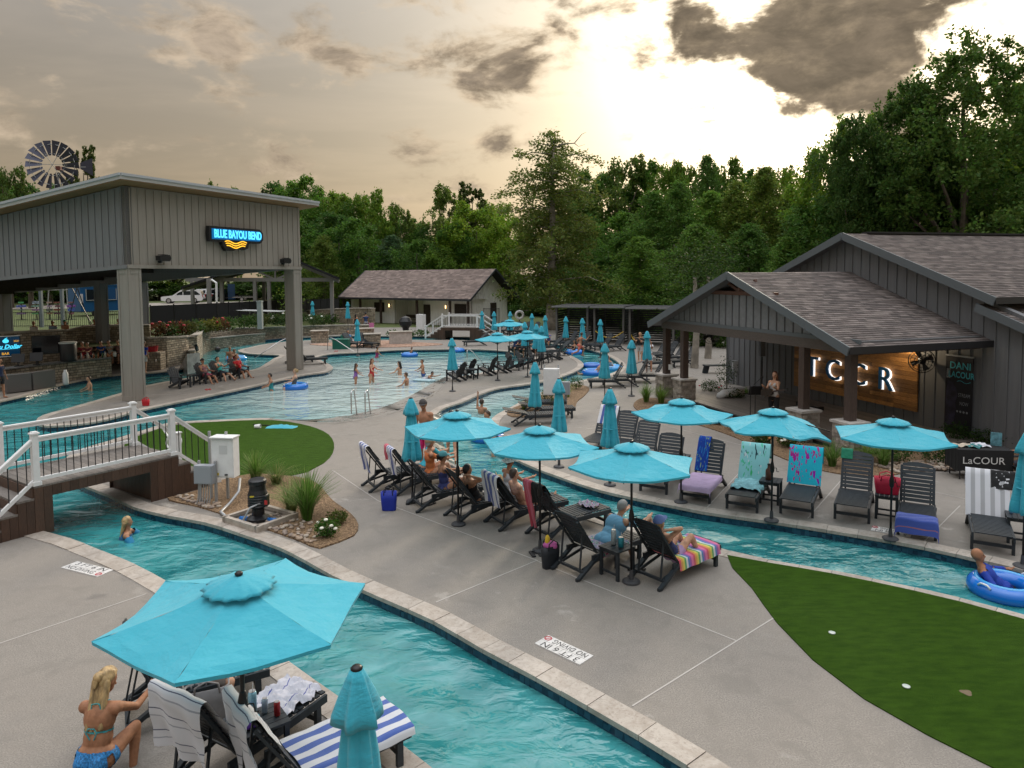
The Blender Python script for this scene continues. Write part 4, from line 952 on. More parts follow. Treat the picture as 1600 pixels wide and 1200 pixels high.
UBENT = umb_open(R_(30), lambda x, y, t: -.20*max(0, x*.9-y*.45-.25)**2*1.3+.10*max(0, t-.6)*math.sin(6*math.atan2(y, x)+1))
GO = 'open turquoise umbrellas'
def umb(pr, px, py, lb, rz=0, za=2.43, g_=GO):
    p = P(px, py, za); return place(pr, (p.x, p.y, 0), rz, lb, g_)
umb(U1, 373, 893, 'large near open turquoise umbrella over the white towelled loungers', R_(8)).scale = (1.08, 1.08, 1)
umb(U2, 714, 640, 'leftmost open umbrella of the island trio', R_(5)); umb(U2, 843, 662, 'middle open umbrella of the island trio', R_(-6)); umb(U3, 987, 688, 'rightmost open umbrella of the island trio, over the drinks table', R_(4))
umb(U2, 1065, 620, 'open umbrella nearest the stage porch pillars', R_(2)); umb(UBENT, 1208, 635, 'lopsided open umbrella with a bent rib on the right bank', 0); umb(U1, 1396, 650, 'open umbrella in front of the banner on the right bank', R_(-10))
umb(U3, 777, 518, 'far open umbrella at left over the peninsula', 0); umb(U2, 824, 515, 'far open umbrella at right over the seated people', 0); umb(U3, 796, 498, 'farthest open umbrella, above the other two', 0)
def umb_closed():
    o = thing('closed_umbrella', 'proto', 'umbrella')
    def fold(a, z):
        w = min(1, max(0, (2.0-z)/.9)); return 1+(.14+.20*w)*math.cos(6*a+.4*z)+.09*w*math.cos(13*a+3*z)
    MB().lathe([(.03, 2.32), (.075, 2.2), (.10, 2.0), (.125, 1.75), (.14, 1.5), (.155, 1.3), (.175, 1.12), (.185, 1.0), (.165, .97), (.05, 1.05)], 40, fold=fold).build('canopy', CANOPY, o, smooth=True)
    f2 = lambda a, z: 1+(.02 if z > 2.25 else .17)*math.cos(6*a+.3)+.05*math.cos(11*a)
    MB().lathe([(.045, 2.40), (.075, 2.34), (.115, 2.22), (.155, 2.10), (.165, 2.03), (.14, 2.03), (.08, 2.15)], 40, fold=f2).build('vent_cap', CANOPY, o, smooth=True)
    MB().lathe([(.04, 2.395), (.045, 2.41), (.03, 2.425), (.0, 2.43)], 14).build('finial', POLEM, o, smooth=True)
    MB().torus((0, 0, 1.42), .15, .014, 20, 6).build('tie_strap', CANOPY, o, smooth=True)
    base_parts(o, 2.35); return o
UC = umb_closed(); GC = 'closed turquoise umbrellas'
for i, (px, py, lb) in enumerate(((557, 1037, 'near closed umbrella standing in front of the near river'), (642, 620, 'closed umbrella behind the left island loungers'), (706, 527, 'closed umbrella at the tip of the beach beside the adirondack chairs'), (836, 564, 'closed umbrella left of the white cabinet at the river bend'), (873, 590, 'closed umbrella in front of the white cabinet at the river bend'), (953, 605, 'closed umbrella behind the striped towel lounger'), (945, 535, 'closed umbrella above the river tubes'), (987, 530, 'closed umbrella left of the standing woman in black'), (1011, 516, 'closed umbrella right of the standing woman in black'), (938, 498, 'closed umbrella in front of the second slatted cabana'), (910, 496, 'closed umbrella in front of the first cabana, right one'), (884, 493.5, 'closed umbrella in front of the first cabana, left one'), (852, 492, 'closed umbrella left of the tall cypress trunk'), (831, 489, 'closed umbrella beside the life ring'), (820, 502, 'small closed umbrella behind the farthest open one'), (838, 505, 'closed umbrella just behind the right far open umbrella, left one'), (846, 508, 'closed umbrella just behind the right far open umbrella, right one'), (797, 486, 'closed umbrella behind the top of the farthest open umbrella'), (772, 486, 'closed umbrella beside the bathhouse side door'), (753, 485, 'closed umbrella at the bathhouse corner fence'), (558, 498, 'closed umbrella beside the person lying by the far pool'), (1606, 672, 'closed umbrella cut by the right edge'))):
    p = P(px, py, 2.44); h_ = random.random()*6; place(UC, (p.x, p.y, 0), h_, lb, GC)
for px, py, lb in ((488, 470, 'closed umbrella on the terrace right of the far pavilion column'), (543, 471, 'closed umbrella on the terrace in front of the bathhouse')):
    p = P(px, py, 2.44+.6); place(UC, (p.x, p.y, .6), 1.0, lb, GC)
for k_, v_ in list(protos.items()): drop_tree(v_)
for pr in (ADI, TAB, U1, U2, U3, UBENT, UC): drop_tree(pr)
# ------------------------------------------------------------------ stone walls, bar, terrace
def wall_strip(name, label, px, hts, th=.35, mt=LEDGE, cap=True, z0=-.3, zb=None, back=0.0):
    pts = [wp(p) for p in px]; o = thing(name, label, 'wall', (0, 0, 0))
    sp = spline(pts, .9); n = len(sp)
    # heights along
    cum = [0]
    for i in range(1, len(pts)): cum.append(cum[-1]+(pts[i]-pts[i-1]).length)
    tot = 0; zs = []
    for i in range(n):
        if i: tot += (sp[i]-sp[i-1]).length
        zs.append(float(np.interp(tot, cum, hts)))
    mb = MB(); vs = []; cp = MB(); cv = []
    for i in range(n):
        t = (sp[min(i+1, n-1)]-sp[max(i-1, 0)]).normalized(); nn = Vector((-t.y, t.x))
        if nn.y < 0: nn = -nn
        a = sp[i]+nn*back; b = a+nn*th; vs += [(a.x, a.y, z0), (a.x, a.y, zs[i]), (b.x, b.y, zs[i]), (b.x, b.y, z0)]
        a2 = a-nn*.05; b2 = b+nn*.05; cv += [(a2.x, a2.y, zs[i]), (a2.x, a2.y, zs[i]+.08), (b2.x, b2.y, zs[i]+.08), (b2.x, b2.y, zs[i])]
    q = [(4*i+j, 4*(i+1)+j, 4*(i+1)+(j+1) % 4, 4*i+(j+1) % 4) for i in range(n-1) for j in range(4)]
    mb.add(vs, q+[(0, 1, 2, 3), (4*n-1, 4*n-2, 4*n-3, 4*n-4)]); mb.build('stone_face', mt, o)
    if cap: cp.add(cv, q+[(0, 1, 2, 3), (4*n-1, 4*n-2, 4*n-3, 4*n-4)]); cp.build('coping_cap', mat('pale_limestone_cap', (.36, .325, .28), .8, var=.2, vscale=2), o)
    return o
wall_strip('retaining_wall', 'long curved stone retaining wall behind the upper river', [(232, 577), (262, 574), (292, 568), (306, 556), (314, 547), (345, 539.5), (412, 530.5), (462, 526.5)], [1.75, 1.7, 1.6, 1.45, 1.4, 1.25, .95, .85])
wall_strip('retaining_wall', 'low front ledge of stone at the foot of the curved retaining wall', [(300, 569), (308, 555), (316, 547.5), (345, 540.5), (412, 531.3)], [.75, .72, .7, .62, .5], th=.3, back=-.15)
wall_strip('retaining_wall', 'stone wall between the upper river and the bathhouse walk', [(462, 526.5), (500, 524), (540, 522.5), (576, 522)], [.85, .8, .78, .76], back=.1)
wall_strip('retaining_wall', 'upper stepped stone wall beside the bathhouse', [(484, 512), (530, 509), (575, 508), (580, 508.5)], [1.7, 1.75, 1.75, 1.75], th=.5)
# terrace behind the wall
mb = MB(); n = 30; front = spline([wp(p) for p in [(-60, 585), (120, 580), (232, 575), (262, 572), (292, 565), (306, 553), (314, 545), (345, 537.5), (412, 528.5), (484, 523), (560, 520)]], 1.2)
n = len(front); rows = []
for t in (0, .3, .6, 1):
    for i, q in enumerate(front):
        s = i/(n-1); h0 = float(np.interp(s, [0, .45, .6, .8, 1], [1.35, 1.35, 1.3, .7, .35])); far_ = Vector((q.x*(71.2/q.y)*1.0, 71.2)); a = q.lerp(far_, t)
        z1 = terr_z(far_.x, far_.y); rows.append((a.x, a.y, h0*(1-t)+z1*t-.005+.02))
mb.add(rows, [(j*n+i, j*n+i+1, (j+1)*n+i+1, (j+1)*n+i) for j in range(3) for i in range(n-1)]); TERR = mb.build('terrace_ground', GRASS, kind='structure')
def tz(px): return float(np.interp(px, [230, 480, 530], [1.42, 1.1, .55]))
# drive behind the fence
dr = MB(); a0, a1 = P(120, 470, 1.5), P(620, 463, .5)
q = [PY(60, 0, 95), PY(330, 0, 95), PY(640, 0, 118), PY(640, 0, 108), PY(420, 0, 101), PY(60, 0, 88)]
q = [Vector((v.x, v.y, 0)) for v in q]
cols = 24; rows = []
for j in range(2):
    for i in range(cols):
        t = i/(cols-1); xa = -64+t*54; ya = (84 if j == 0 else 100)+t*14; rows.append((xa, ya, terr_z(xa, ya)+.03))
dr.add(rows, [(i, i+1, cols+i+1, cols+i) for i in range(cols-1)]); dr.build('gravel_drive', mat('pale_gravel', (.33, .29, .25), .95, var=.2, vscale=.6), kind='structure')
# ---- bar under the pavilion
GRAN = mat('grey_counter', (.16, .155, .15), .35, var=.25, vscale=8)
o = wall_strip('bar_wall', 'stone bar wall carrying the two screens', [(-60, 606), (0, 596), (106, 584)], [2.45, 2.42, 2.36], th=.4, z0=0)
wall_strip('bar_wall', 'stone wall at the rear right of the bar', [(106, 574), (134, 571.5), (192, 568), (236, 566)], [2.1, 2.3, 2.3, 2.25], th=.4, z0=0)
o = thing('bar_counter', 'stone fronted bar counter with a grey top by the water', 'counter', (0, 0, 0))
ctr = spline([wp(p) for p in [(-70, 626), (0, 612), (60, 603), (110, 596), (178, 588)]], .8); mbf = MB(); mbt = MB()
for i in range(len(ctr)-1):
    a, b = ctr[i], ctr[i+1]; t = (b-a).normalized(); nn = Vector((-t.y, t.x)); nn = nn if nn.y > 0 else -nn; ab = (a+b)/2+nn*.45
    c = Vector((ab.x, ab.y, .48)); M = frame3((t.x, t.y, 0), (nn.x, nn.y, 0)); (MB().box(c, ((b-a).length+.01, .42, .94), M=M)).build('stone_face', LEDGE, o)
    MB().box(c+UP*.5+Vector((0, 0, 0)), ((b-a).length+.012, .66, .06), M=M).build('counter_top', GRAN, o)
sk = spline([wp(p) for p in [(0, 617), (40, 612), (76, 606)]], .6)
for i in range(len(sk)-1):
    a, b = sk[i], sk[i+1]; t = (b-a).normalized(); M = frame3((t.x, t.y, 0), (-t.y, t.x, 0)); c = (a+b)/2
    cb = MB().box((c.x, c.y+.32, .44), ((b-a).length-.03, .4, .8), M=M).build('cabinet', mat('grey_cabinet', (.13, .12, .115), .5), o)
def tv(px0, px1, y0, y1, Yd, label, on):
    a = PY(px0, y1, Yd-.1); b = PY(px1, y1, Yd-1.1 if False else Yd+.6); top = PY(px0, y0, Yd-.1); w = (b-a).length; h = (top-a).length
    x = Vector((b.x-a.x, b.y-a.y, 0)).normalized(); y = UP; c = (a+b)/2+UP*h/2; c.z = (a.z+b.z)/2+h/2
    o = thing('wall_screen', label, 'screen', c, math.atan2(x.y, x.x)); MB().box((0, 0, 0), (w, .08, h)).build('bezel', BLACKM, o)
    scr = MB().box((0, -.045, 0), (w-.08, .01, h-.08)).build('screen', mat('black_glass', (.004, .005, .008), .08) if not on else mat('lit_screen', (.0, .004, .01), .2, emit=(.0, .012, .03, 1.0)), o)
    if on:
        cy = mat('screen_cyan', (.05, .4, .55), .5, emit=(.06, .55, .8, 1.0)); am = mat('screen_amber', (.5, .25, .02), .5, emit=(.8, .38, .02, .8))
        text('lettering', 'Bayou Dollar', h*.27, cy, o, (-.12, -.055, -.02), (R_(90), 0, 0), shear=.3, bold=.008); text('lettering', 'BAR', h*.17, am, o, (-.05, -.055, -.36*h), (R_(90), 0, 0)); text('lettering', '2021', h*.12, am, o, (.36*w, -.055, .24*h), (R_(90), 0, 0))
        MB().bar((-.45*w, -.055, -.15*h), (.4*w, -.055, -.12*h), .01, .02).build('underline', cy, o)
        MB().ball((-.02, -.055, .26*h), (.13*h, .01, .10*h), 10, 6).bar((-.06, -.055, .36*h), (.05, -.055, .42*h), .01, .03).build('emblem', cy, o)
        [MB().bar((-w/2, -.05, q_), (w/2, -.05, q_), .02, .03).build('frame_strip', WHITEP, o) for q_ in (h/2, -h/2)]
tv(-12, 33, 525, 557, 33.9, 'lit bar screen reading Bayou Dollar at the left edge', True); tv(50, 95, 524, 553, 35.3, 'dark switched off screen on the stone bar wall', False)
# bar top clutter
def bottle(loc, h, r, mt, label, grp='bottles and cups on the bar', cap=None, cat='bottle', nm='bottle'):
    o = thing(nm, label, cat, loc, 0, grp); MB().lathe([(r*.9, 0), (r, h*.03), (r, h*.58), (r*.45, h*.75), (r*.4, h*.95), (r*.42, h), (0, h)], 10).build('body', mt, o, smooth=True)
    MB().lathe([(r*.46, h*.93), (r*.46, h*1.02), (0, h*1.02)], 8).build('cap', cap or BLACKM, o)
    return o
GL = [mat('glass_%d' % i, c, .1) for i, c in enumerate(((.5, .5, .5), (.30, .10, .03), (.03, .12, .05), (.6, .58, .5), (.35, .02, .02)))]
for i in range(22):
    s = i/21; px = 92+s*92; q = P(px, 596-s*9); k_ = random.randrange(5)
    bottle((q.x, q.y+.45+random.uniform(-.15, .2), 1.01), random.uniform(.2, .36), random.uniform(.035, .05), GL[k_], '%s %s from the left along the stone bar counter' % (['first','second','third','fourth','fifth','sixth','seventh','eighth','ninth','tenth','eleventh','twelfth','thirteenth','fourteenth','fifteenth','sixteenth','seventeenth','eighteenth','nineteenth','twentieth','twenty first','twenty second'][i], ['clear bottle','brown bottle','green bottle','pale bottle','red bottle'][k_]))
o = thing('drink_cooler', 'black insulated drink keg with a pale lid on the bar', 'cooler', PY(108, 579, 35.6), 0); o.location.z = 1.01
MB().lathe([(.36, 0), (.38, .1), (.38, .85), (.36, .9), (0, .9)], 20).build('body', BLACKM, o, smooth=True); MB().lathe([(.40, .9), (.41, .97), (.3, 1.0), (0, 1.0)], 20).build('lid', mat('pale_lid', (.5, .5, .48), .5), o)
for px, nm, lb in ((20, 'till_screen', 'black till screen on the bar, left one'), (49, 'till_screen', 'black till screen on the bar, right one')):
    q = P(px, 609-px*.09); o = thing(nm, lb, 'till', (q.x, q.y+.5, 1.01), .3); MB().box((0, 0, .12), (.08, .2, .24)).box((0, 0, .02), (.3, .3, .04)).build('stand', BLACKM, o); MB().box((0, -.08, .40), (.55, .05, .42), M=Matrix.Rotation(R_(-18), 3, 'X')).build('screen', BLACKM, o)
q = P(105, 601); o = thing('water_flask', 'tall white flask standing on the bar ledge', 'flask', (q.x, q.y-.1, .02)); MB().lathe([(.12, 0), (.13, .1), (.12, .55), (.07, .64), (.07, .72), (0, .72)], 14).build('body', WHITEP, o, smooth=True)
# spillway slab where water enters the upper river
o = thing('spillway', 'pale wet stone spillway sloping into the upper river', 'spillway', (0, 0, 0))
a, b, c, d2 = P(280, 576, -.1), P(306, 576, -.1), P(312, 551, .9), P(292, 553, .95)
MB().add([a, b, c, d2, a-UP*.4, b-UP*.4, c-UP*1.2, d2-UP*1.2], [(0, 1, 2, 3), (0, 4, 5, 1), (1, 5, 6, 2), (2, 6, 7, 3), (3, 7, 4, 0)]).build('slab', mat('wet_pale_stone', (.42, .42, .42), .15, var=.2, vscale=3, bump=.03, bscale=4), o)
MB().ball(P(340, 546, .3), .2, 8, 6).tube([P(308, 547, .9), P(306, 540, 1.2)], .1, 8).build('pipe_spout', BLACKM, o)
# ---- terrace fence with dark mesh
def mesh_fence(name, label, px, y0, y1, zs, n, mt):
    "from photo points along the foot; z on the terrace"
    o = thing(name, label, 'fence', (0, 0, 0)); pts = [P(x, y, z) for x, y, z in px]; sp = []
    tot = sum((pts[i+1]-pts[i]).length for i in range(len(pts)-1)); seg = tot/n; cur = 0; out = [pts[0]]
    for i in range(len(pts)-1):
        L = (pts[i+1]-pts[i]).length; k_ = max(1, round(L/seg)); out += [pts[i].lerp(pts[i+1], (j+1)/k_) for j in range(k_)]
    for i, p in enumerate(out):
        MB().box(p+UP*(zs/2+.05), (.08, .08, zs+.1)).build('post', BLACKM, o)
        if i < len(out)-1:
            b = out[i+1]; pn = MB().bar(p+UP*(zs/2+.04), b+UP*(zs/2+.04), .02, zs-.1).build('mesh_panel', mt, o)
            MB().bar(p+UP*zs, b+UP*zs, .04, .04).build('top_rail', BLACKM, o)
    return o
MESH = mat('dark_privacy_mesh', (.008, .008, .010), .8)
mesh_fence('privacy_fence', 'long black mesh privacy fence on the terrace behind the planting', [(236, 512, 1.4), (340, 505, 1.4), (420, 497, 1.25), (480, 491, 1.0), (530, 487, .8)], 0, 0, 1.65, 18, MESH)
def picket(name, label, pts, h, n, per=9):
    o = thing(name, label, 'fence', (0, 0, 0))
    for i in range(len(pts)-1):
        a, b = pts[i], pts[i+1]; MB().box(a+UP*h/2, (.06, .06, h)).build('post', BLACKM, o); 
        for z in (.12, h-.08): MB().bar(a+UP*z, b+UP*z, .03, .04).build('rail', BLACKM, o)
        k_ = per
        for j in range(1, k_): p = a.lerp(b, j/k_); MB().box(p+UP*h/2, (.02, .02, h-.04)).build('picket', BLACKM, o)
    MB().box(pts[-1]+UP*h/2, (.06, .06, h)).build('post', BLACKM, o); return o
picket('picket_fence', 'black picket fence on the lawn behind the bar', [P(x, 512-(x/190)*2, 1.4) for x in (20, 62, 104, 148, 192, 232)], 1.25, 5, 14)
picket('picket_fence', 'black metal fence beside the bathhouse gable', [P(x, 513, 0) for x in (756, 768, 780)], 2.0, 3, 8)
# ---- open steel shelter with trusses behind the pavilion
sh = thing('steel_shelter', 'open grey steel truss shelter behind the pavilion', 'shelter', (0, 0, 0))
DKG = mat('grey_steel_paint', (.20, .195, .19), .5); YS = 66.0
def s2(px, py, Y=YS): return PY(px, py, Y)
for px, Y in ((326, 62), (346, 66), (398, 66), (412, 74), (420, 66), (518, 66), (300, 74)):
    top = PY(px, 436, Y); MB().box((top.x, Y, top.z/2+.5), (.30, .30, top.z-.9)).build('post', DKG, sh)
MB().bar(s2(290, 437), s2(520, 437), .25, .35).build('tie_beam', DKG, sh)
for a, b in (((395, 420), (430, 437)), ((430, 437), (468, 420)), ((430, 419), (430, 437)), ((320, 437), (395, 420)), ((345, 425), (345, 437))): MB().bar(s2(*a), s2(*b), .14, .16, up=(0, 1, 0)).build('truss_web', DKG, sh)
pk = s2(440, 396); e1 = s2(530, 434); e0 = s2(285, 448)
for ee in (e0, e1):
    a, b = ee, pk; bk_ = Vector((-3.9, 14, 0)); plane_slab(sh, 'roof_panel', [a-bk_*.07, b-bk_*.07, b+bk_, a+bk_], .2, mat('dark_metal_roof', (.022, .022, .024), .9, spec=.1))
    MB().bar(a-UP*.35, b-UP*.35, .2, .25).build('rafter', DKG, sh)
MB().tube([s2(523, 436)+UP*0, s2(519, 442), s2(518.5, 480)], .09, 8).build('downspout', WHITEP, sh); MB().tube([PY(330, 437, 61.8), PY(338, 442, 61.8), PY(339, 500, 61.8)], .1, 8).build('downspout', WHITEP, sh)
# ramp handrails on the terrace
def handrail(label, pts, r=.025, posts=()):
    o = thing('handrail', label, 'handrail', (0, 0, 0)); MB().tube(pts, r, 8).build('rail', STEEL, o, smooth=True)
    for a, b in posts: MB().tube([a, b], r*.9, 8).build('post', STEEL, o)
    return o
for k_, (dy, lb) in enumerate(((0, 'front steel ramp handrail on the terrace'), (1.2, 'rear steel ramp handrail on the terrace'))):
    pts = [P(358, 499, 1.4), P(358, 489.5, 1.4)+UP*.0, P(364, 490, 1.4), P(460, 492, 1.2)]; base = P(360, 502, 1.4); e_ = P(462, 505, 1.2)
    b0 = base+Vector((0, dy, 0)); b1 = e_+Vector((0, dy, 0)); h = UP*.95
    handrail(lb, [b0, b0+h*.95, b0.lerp(b1, .02)+h, b1+h], .04, [(b0.lerp(b1, t), b0.lerp(b1, t)+h) for t in (.3, .6, .95)])
# pool handrails
def pool_rail(px, label, w=.5, d=(0.3, 1, 0)):
    p = P(*px); dd = Vector(d).normalized(); sd_ = Vector((dd.y, -dd.x, 0)); o = thing('pool_handrail', label, 'handrail', p)
    for s in (-w/2, w/2):
        c = sd_*s; MB().tube([c, c+UP*.75, c+UP*.86+dd*.08, c+UP*.88+dd*.2, c+UP*.84+dd*.3, c+UP*.6+dd*.38, c-UP*.3+dd*.6], .024, 8).build('rail', STEEL, o, smooth=True)
pool_rail((560, 647), 'steel pool handrail pair standing in the beach entry', .55, (.15, 1, 0))
def single_rail(a, b, label):
    a = P(*a); b = P(*b, -.2); o = thing('pool_handrail', label, 'handrail', a); v = b-a
    MB().tube([(0, 0, 0), (0, 0, .85), v*.12+UP*.92, v*.3+UP*.8, v+UP*.0], .028, 8).build('rail', STEEL, o, smooth=True)
single_rail((452, 549), (398, 560), 'sloping steel rail into the upper bay of the pool'); single_rail((512, 547), (562, 556), 'sloping steel rail at the far pool edge'); single_rail((1038, 590), (970, 575), 'steel rail bending over the river bend steps'); single_rail((730, 570), (760, 574), 'thin steel pole at the far side of the pool')
# ---- slatted cabanas
def cabana(px0, px1, y, label, Y=None, flip=False, nslat=13, h=2.7):
    a = P(px0, y); b = P(px1, y+ (px1-px0)*.03); x = (b-a).normalized(); L = (b-a).length; o = thing('slatted_cabana', label, 'cabana', a, math.atan2(x.y, x.x)); D = 3.0
    SL = mat('charcoal_slat', (.028, .028, .03), .6)
    for xx in (0, L):
        for yy in (0, D): MB().box((xx, yy, h/2), (.14, .14, h)).build('post', mat('grey_cabana_post', (.12, .115, .11), .6), o)
    for i in range(nslat): MB().box((L/2, D, .15+i*(h-.3)/nslat), (L, .03, .13)).build('slat', SL, o)
    for xx in (.03, L-.03):
        for i in range(nslat): MB().box((xx, D/2, .15+i*(h-.3)/nslat), (.03, D-.1, .13)).build('slat', SL, o)
    MB().box((L/2, D/2-.2, h+.06), (L+.4, D+.8, .10)).build('roof_panel', mat('grey_flat_roof', (.05, .05, .052), .85, spec=.15), o)
    MB().box((L/2, -.6, h+.06), (L+.42, .04, .12)).build('fascia', mat('cabana_fascia', (.20, .20, .20), .6) or mat('pale_metal_fascia', (.5, .49, .48), .45), o)
    return o
cabana(870, 918, 534, 'first slatted dark cabana beside the cypress trunk'); cabana(929, 974, 536, 'second slatted dark cabana, middle of the row'); cabana(984, 1052, 540, 'third slatted dark cabana behind the standing woman', nslat=14)
for i, (a, b) in enumerate((((872, 512), (918, 508)), ((930, 517), (974, 518)), ((984, 517), (1000, 525)))):
    p, q = P(*a, 1.0), P(*b, 1.0); tag(MB().tube([p.lerp(q, t)-UP*.5*math.sin(math.pi*t) for t in np.linspace(0, 1, 9)], .03, 6).build('yellow_rope', mat('yellow_rope', (.55, .36, .03), .7)), 'sagging yellow rope across the %s cabana' % ('first', 'second', 'third')[i], 'rope', 'yellow ropes')
# life ring by the far trees
p = P(812, 512); o = thing('life_ring', 'white life ring hanging on a post by the far trees', 'life ring', p)
MB().box((0, .1, .6), (.08, .08, 1.3)).build('post', BLACKM, o); MB().torus((0, 0, 1.25), .36, .12, 22, 8, Matrix.Rotation(R_(90), 3, 'X')).build('ring', WHITEP, o, smooth=True)
# ---- windmill
wx = PY(90, 262, 75); wm = thing('windmill', 'farm windmill with dark metal blades above the pavilion roof', 'windmill', (wx.x, 75, 0))
HZ = wx.z; BLD = mat('dull_blue_steel', (.06, .063, .09), .4, metal=.6)
for sx in (-1, 1):
    for sy in (-1, 1): MB().bar((sx*1.2, sy*1.2, 0), (sx*.12, sy*.12, HZ-.5), .08, .08).build('tower_leg', GALV, wm)
for z in (4, 7, 10):
    w = 1.2*(1-z/HZ)+.12
    for sx, sy, tx, ty in ((-1, -1, 1, -1), (1, -1, 1, 1), (1, 1, -1, 1), (-1, 1, -1, -1)): MB().bar((sx*w, sy*w, z), (tx*w, ty*w, z), .05, .05).build('brace', GALV, wm)
wh = MB().box((.1, .2, HZ-.05), (.5, .7, .4)).build('gearbox', mat('rust_red_gearbox', (.14, .035, .025), .6), wm)
Mw = Matrix.Rotation(R_(14), 3, 'Z') @ Matrix.Rotation(R_(90), 3, 'X')
cen = Vector((-.25, -.45, HZ+.25))
for i in range(18):
    a = 2*math.pi*i/18; pf = []
    pass
    def bp_(r, s, tw): 
        x = r*math.cos(a)-s*math.sin(a); y = r*math.sin(a)+s*math.cos(a); return cen+Mw @ Vector((x, y, tw))
    vs = [bp_(.95, -.11, -.05), bp_(.95, .11, .05), bp_(2.5, .33, .16), bp_(2.5, -.33, -.16)]
    nn = Mw @ Vector((0, 0, .02)); MB().add(vs+[v+nn for v in vs], [(0, 1, 2, 3), (7, 6, 5, 4), (0, 4, 5, 1), (1, 5, 6, 2), (2, 6, 7, 3), (3, 7, 4, 0)]).build('blade', BLD, wm)
for R0 in (1.15, 2.1): MB().torus(cen, R0, .035, 36, 5, Mw).build('wheel_rim', GALV, wm)
for i in range(6): a = math.pi*i/3; MB().bar(cen, cen+Mw @ Vector((1.4*math.cos(a), 1.4*math.sin(a), 0)), .05, .05).build('spoke', GALV, wm)
MB().bar((.2, .3, HZ+.1), (2.0, 1.6, HZ+.3), .08, .08).build('tail_boom', GALV, wm)
MB().prism([(0, -.3), (1.15, -.95), (1.15, .95), (0, .35)], -.02, .02, axis=((1.6, 1.3, HZ+.35), (.81, .58, 0), (0, 0, 1), (.58, -.81, 0))).build('tail_vane', BLD, wm)
# ---- equipment by the near bridge
q = P(344, 783); cab = thing('control_cabinet', 'white electrical control cabinet on posts beside the footbridge', 'cabinet', q, R_(-8))
for x in (-.30, .12): MB().box((x, .14, .8), (.05, .05, 1.62)).build('post', GALV, cab)
MB().box((.17, 0, 1.06), (.54, .26, .92)).build('body', WHITEP, cab); MB().box((.17, -.02, 1.53), (.58, .34, .025)).build('lid', WHITEP, cab); dr_ = MB().box((.18, -.136, 1.06), (.48, .014, .86)).build('door', WHITEP, cab)
MB().box((.05, -.146, .68), (.06, .006, .06)).build('warning_label', mat('yellow_sticker', (.6, .45, .03), .5), dr_); MB().lathe([(.035, 0), (.035, .03), (0, .03)], 12).build('knob', BLACKM, dr_, loc=(.26, -.15, .66)); MB().box((.2, -.145, 1.25), (.2, .004, .2)).build('door_label', mat('pale_sticker', (.6, .6, .6), .5), dr_)
jb = thing('junction_box', 'grey junction box with conduits left of the white cabinet', 'box', P(322, 789), R_(-8))
for x in (-.2, .2): MB().box((x, .1, .5), (.05, .05, 1.0)).build('post', GALV, jb)
MB().box((0, 0, .72), (.44, .18, .42)).build('body', mat('grey_enclosure', (.30, .32, .35), .5), jb); MB().box((0, -.095, .72), (.40, .012, .38)).build('cover', MATS['grey_enclosure'], jb)
for i in range(6): MB().tube([(-.16+i*.06, 0, .52), (-.17+i*.06, -.02, .2), (-.2+i*.06, -.05, 0)], .016, 6).build('conduit', GALV, jb)
# pump vault
q = P(404, 815); pm = thing('pool_pump', 'black pool pump standing in a stone sided pit', 'pump', q)
VS = mat('vault_stone', (.20, .17, .14), .85, var=.3)
MB().lathe([(.20, -.05), (.24, .0), (.24, .10), (.13, .16), (.13, .30), (.19, .34), (.20, .62), (.17, .70), (.165, .80), (.185, .83), (.185, .90), (.15, .93), (0, .93)], 20).build('motor', mat('black_plastic', (.008, .008, .010), .35), pm, smooth=False)
MB().box((.18, -.06, .48), (.12, .16, .22)).build('terminal_box', MATS['black_plastic'], pm); MB().box((.22, -.15, .46), (.06, .01, .09)).build('red_label', mat('red_sticker', (.5, .03, .03), .5), pm); MB().box((-.05, -.2, .60), (.09, .01, .035)).build('yellow_label', MATS['yellow_sticker'], pm)
for i in range(5): MB().torus((0, 0, .37+i*.055), .2, .012, 20, 5).build('cooling_fin', MATS['black_plastic'], pm)
MB().tube([(.2, -.05, .05), (.36, -.12, .07), (.5, -.1, .03)], .055, 10).build('blue_pipe', mat('blue_valve', (.01, .13, .42), .4), pm, smooth=True); MB().tube([(-.2, 0, .05), (-.4, .02, .06)], .06, 10).build('blue_pipe', MATS['blue_valve'], pm, smooth=True)
MB().tube([(.1, -.15, .45), (-.08, -.25, .38), (-.2, -.3, .15), (-.22, -.25, .0)], .022, 8).build('hose', GALV, pm, smooth=True)
vb = thing('pump_vault', 'square stone kerbed pit round the black pump', 'pit', q, R_(-34))
for (x, y, w, d_) in ((0, .52, 1.1, .09), (0, -.42, 1.1, .09), (-.55, .05, .09, 1.03), (.55, .05, .09, 1.03)): MB().box((x, y, .06), (w, d_, .16)).build('kerb_stone', TRAV, vb)
MB().box((0, .05, .035), (1.0, .86, .01)).build('pit_floor', VS, vb)
for (x, y, w, d_) in ((0, .47, 1.0, .01), (-.5, .05, .01, .85)): MB().box((x, y, .05), (w, d_, .06)).build('pit_lining', VS, vb)
c = P(332, 795); tag(MB().tube([P(375, 748, .45), P(373, 768, .3), P(360, 785, .12), P(345, 800, .06), P(352, 806, .05)], .03, 8).build('flexible_conduit', GALV, smooth=True), 'grey flexible conduit running from the cabinet into the pit', 'conduit')
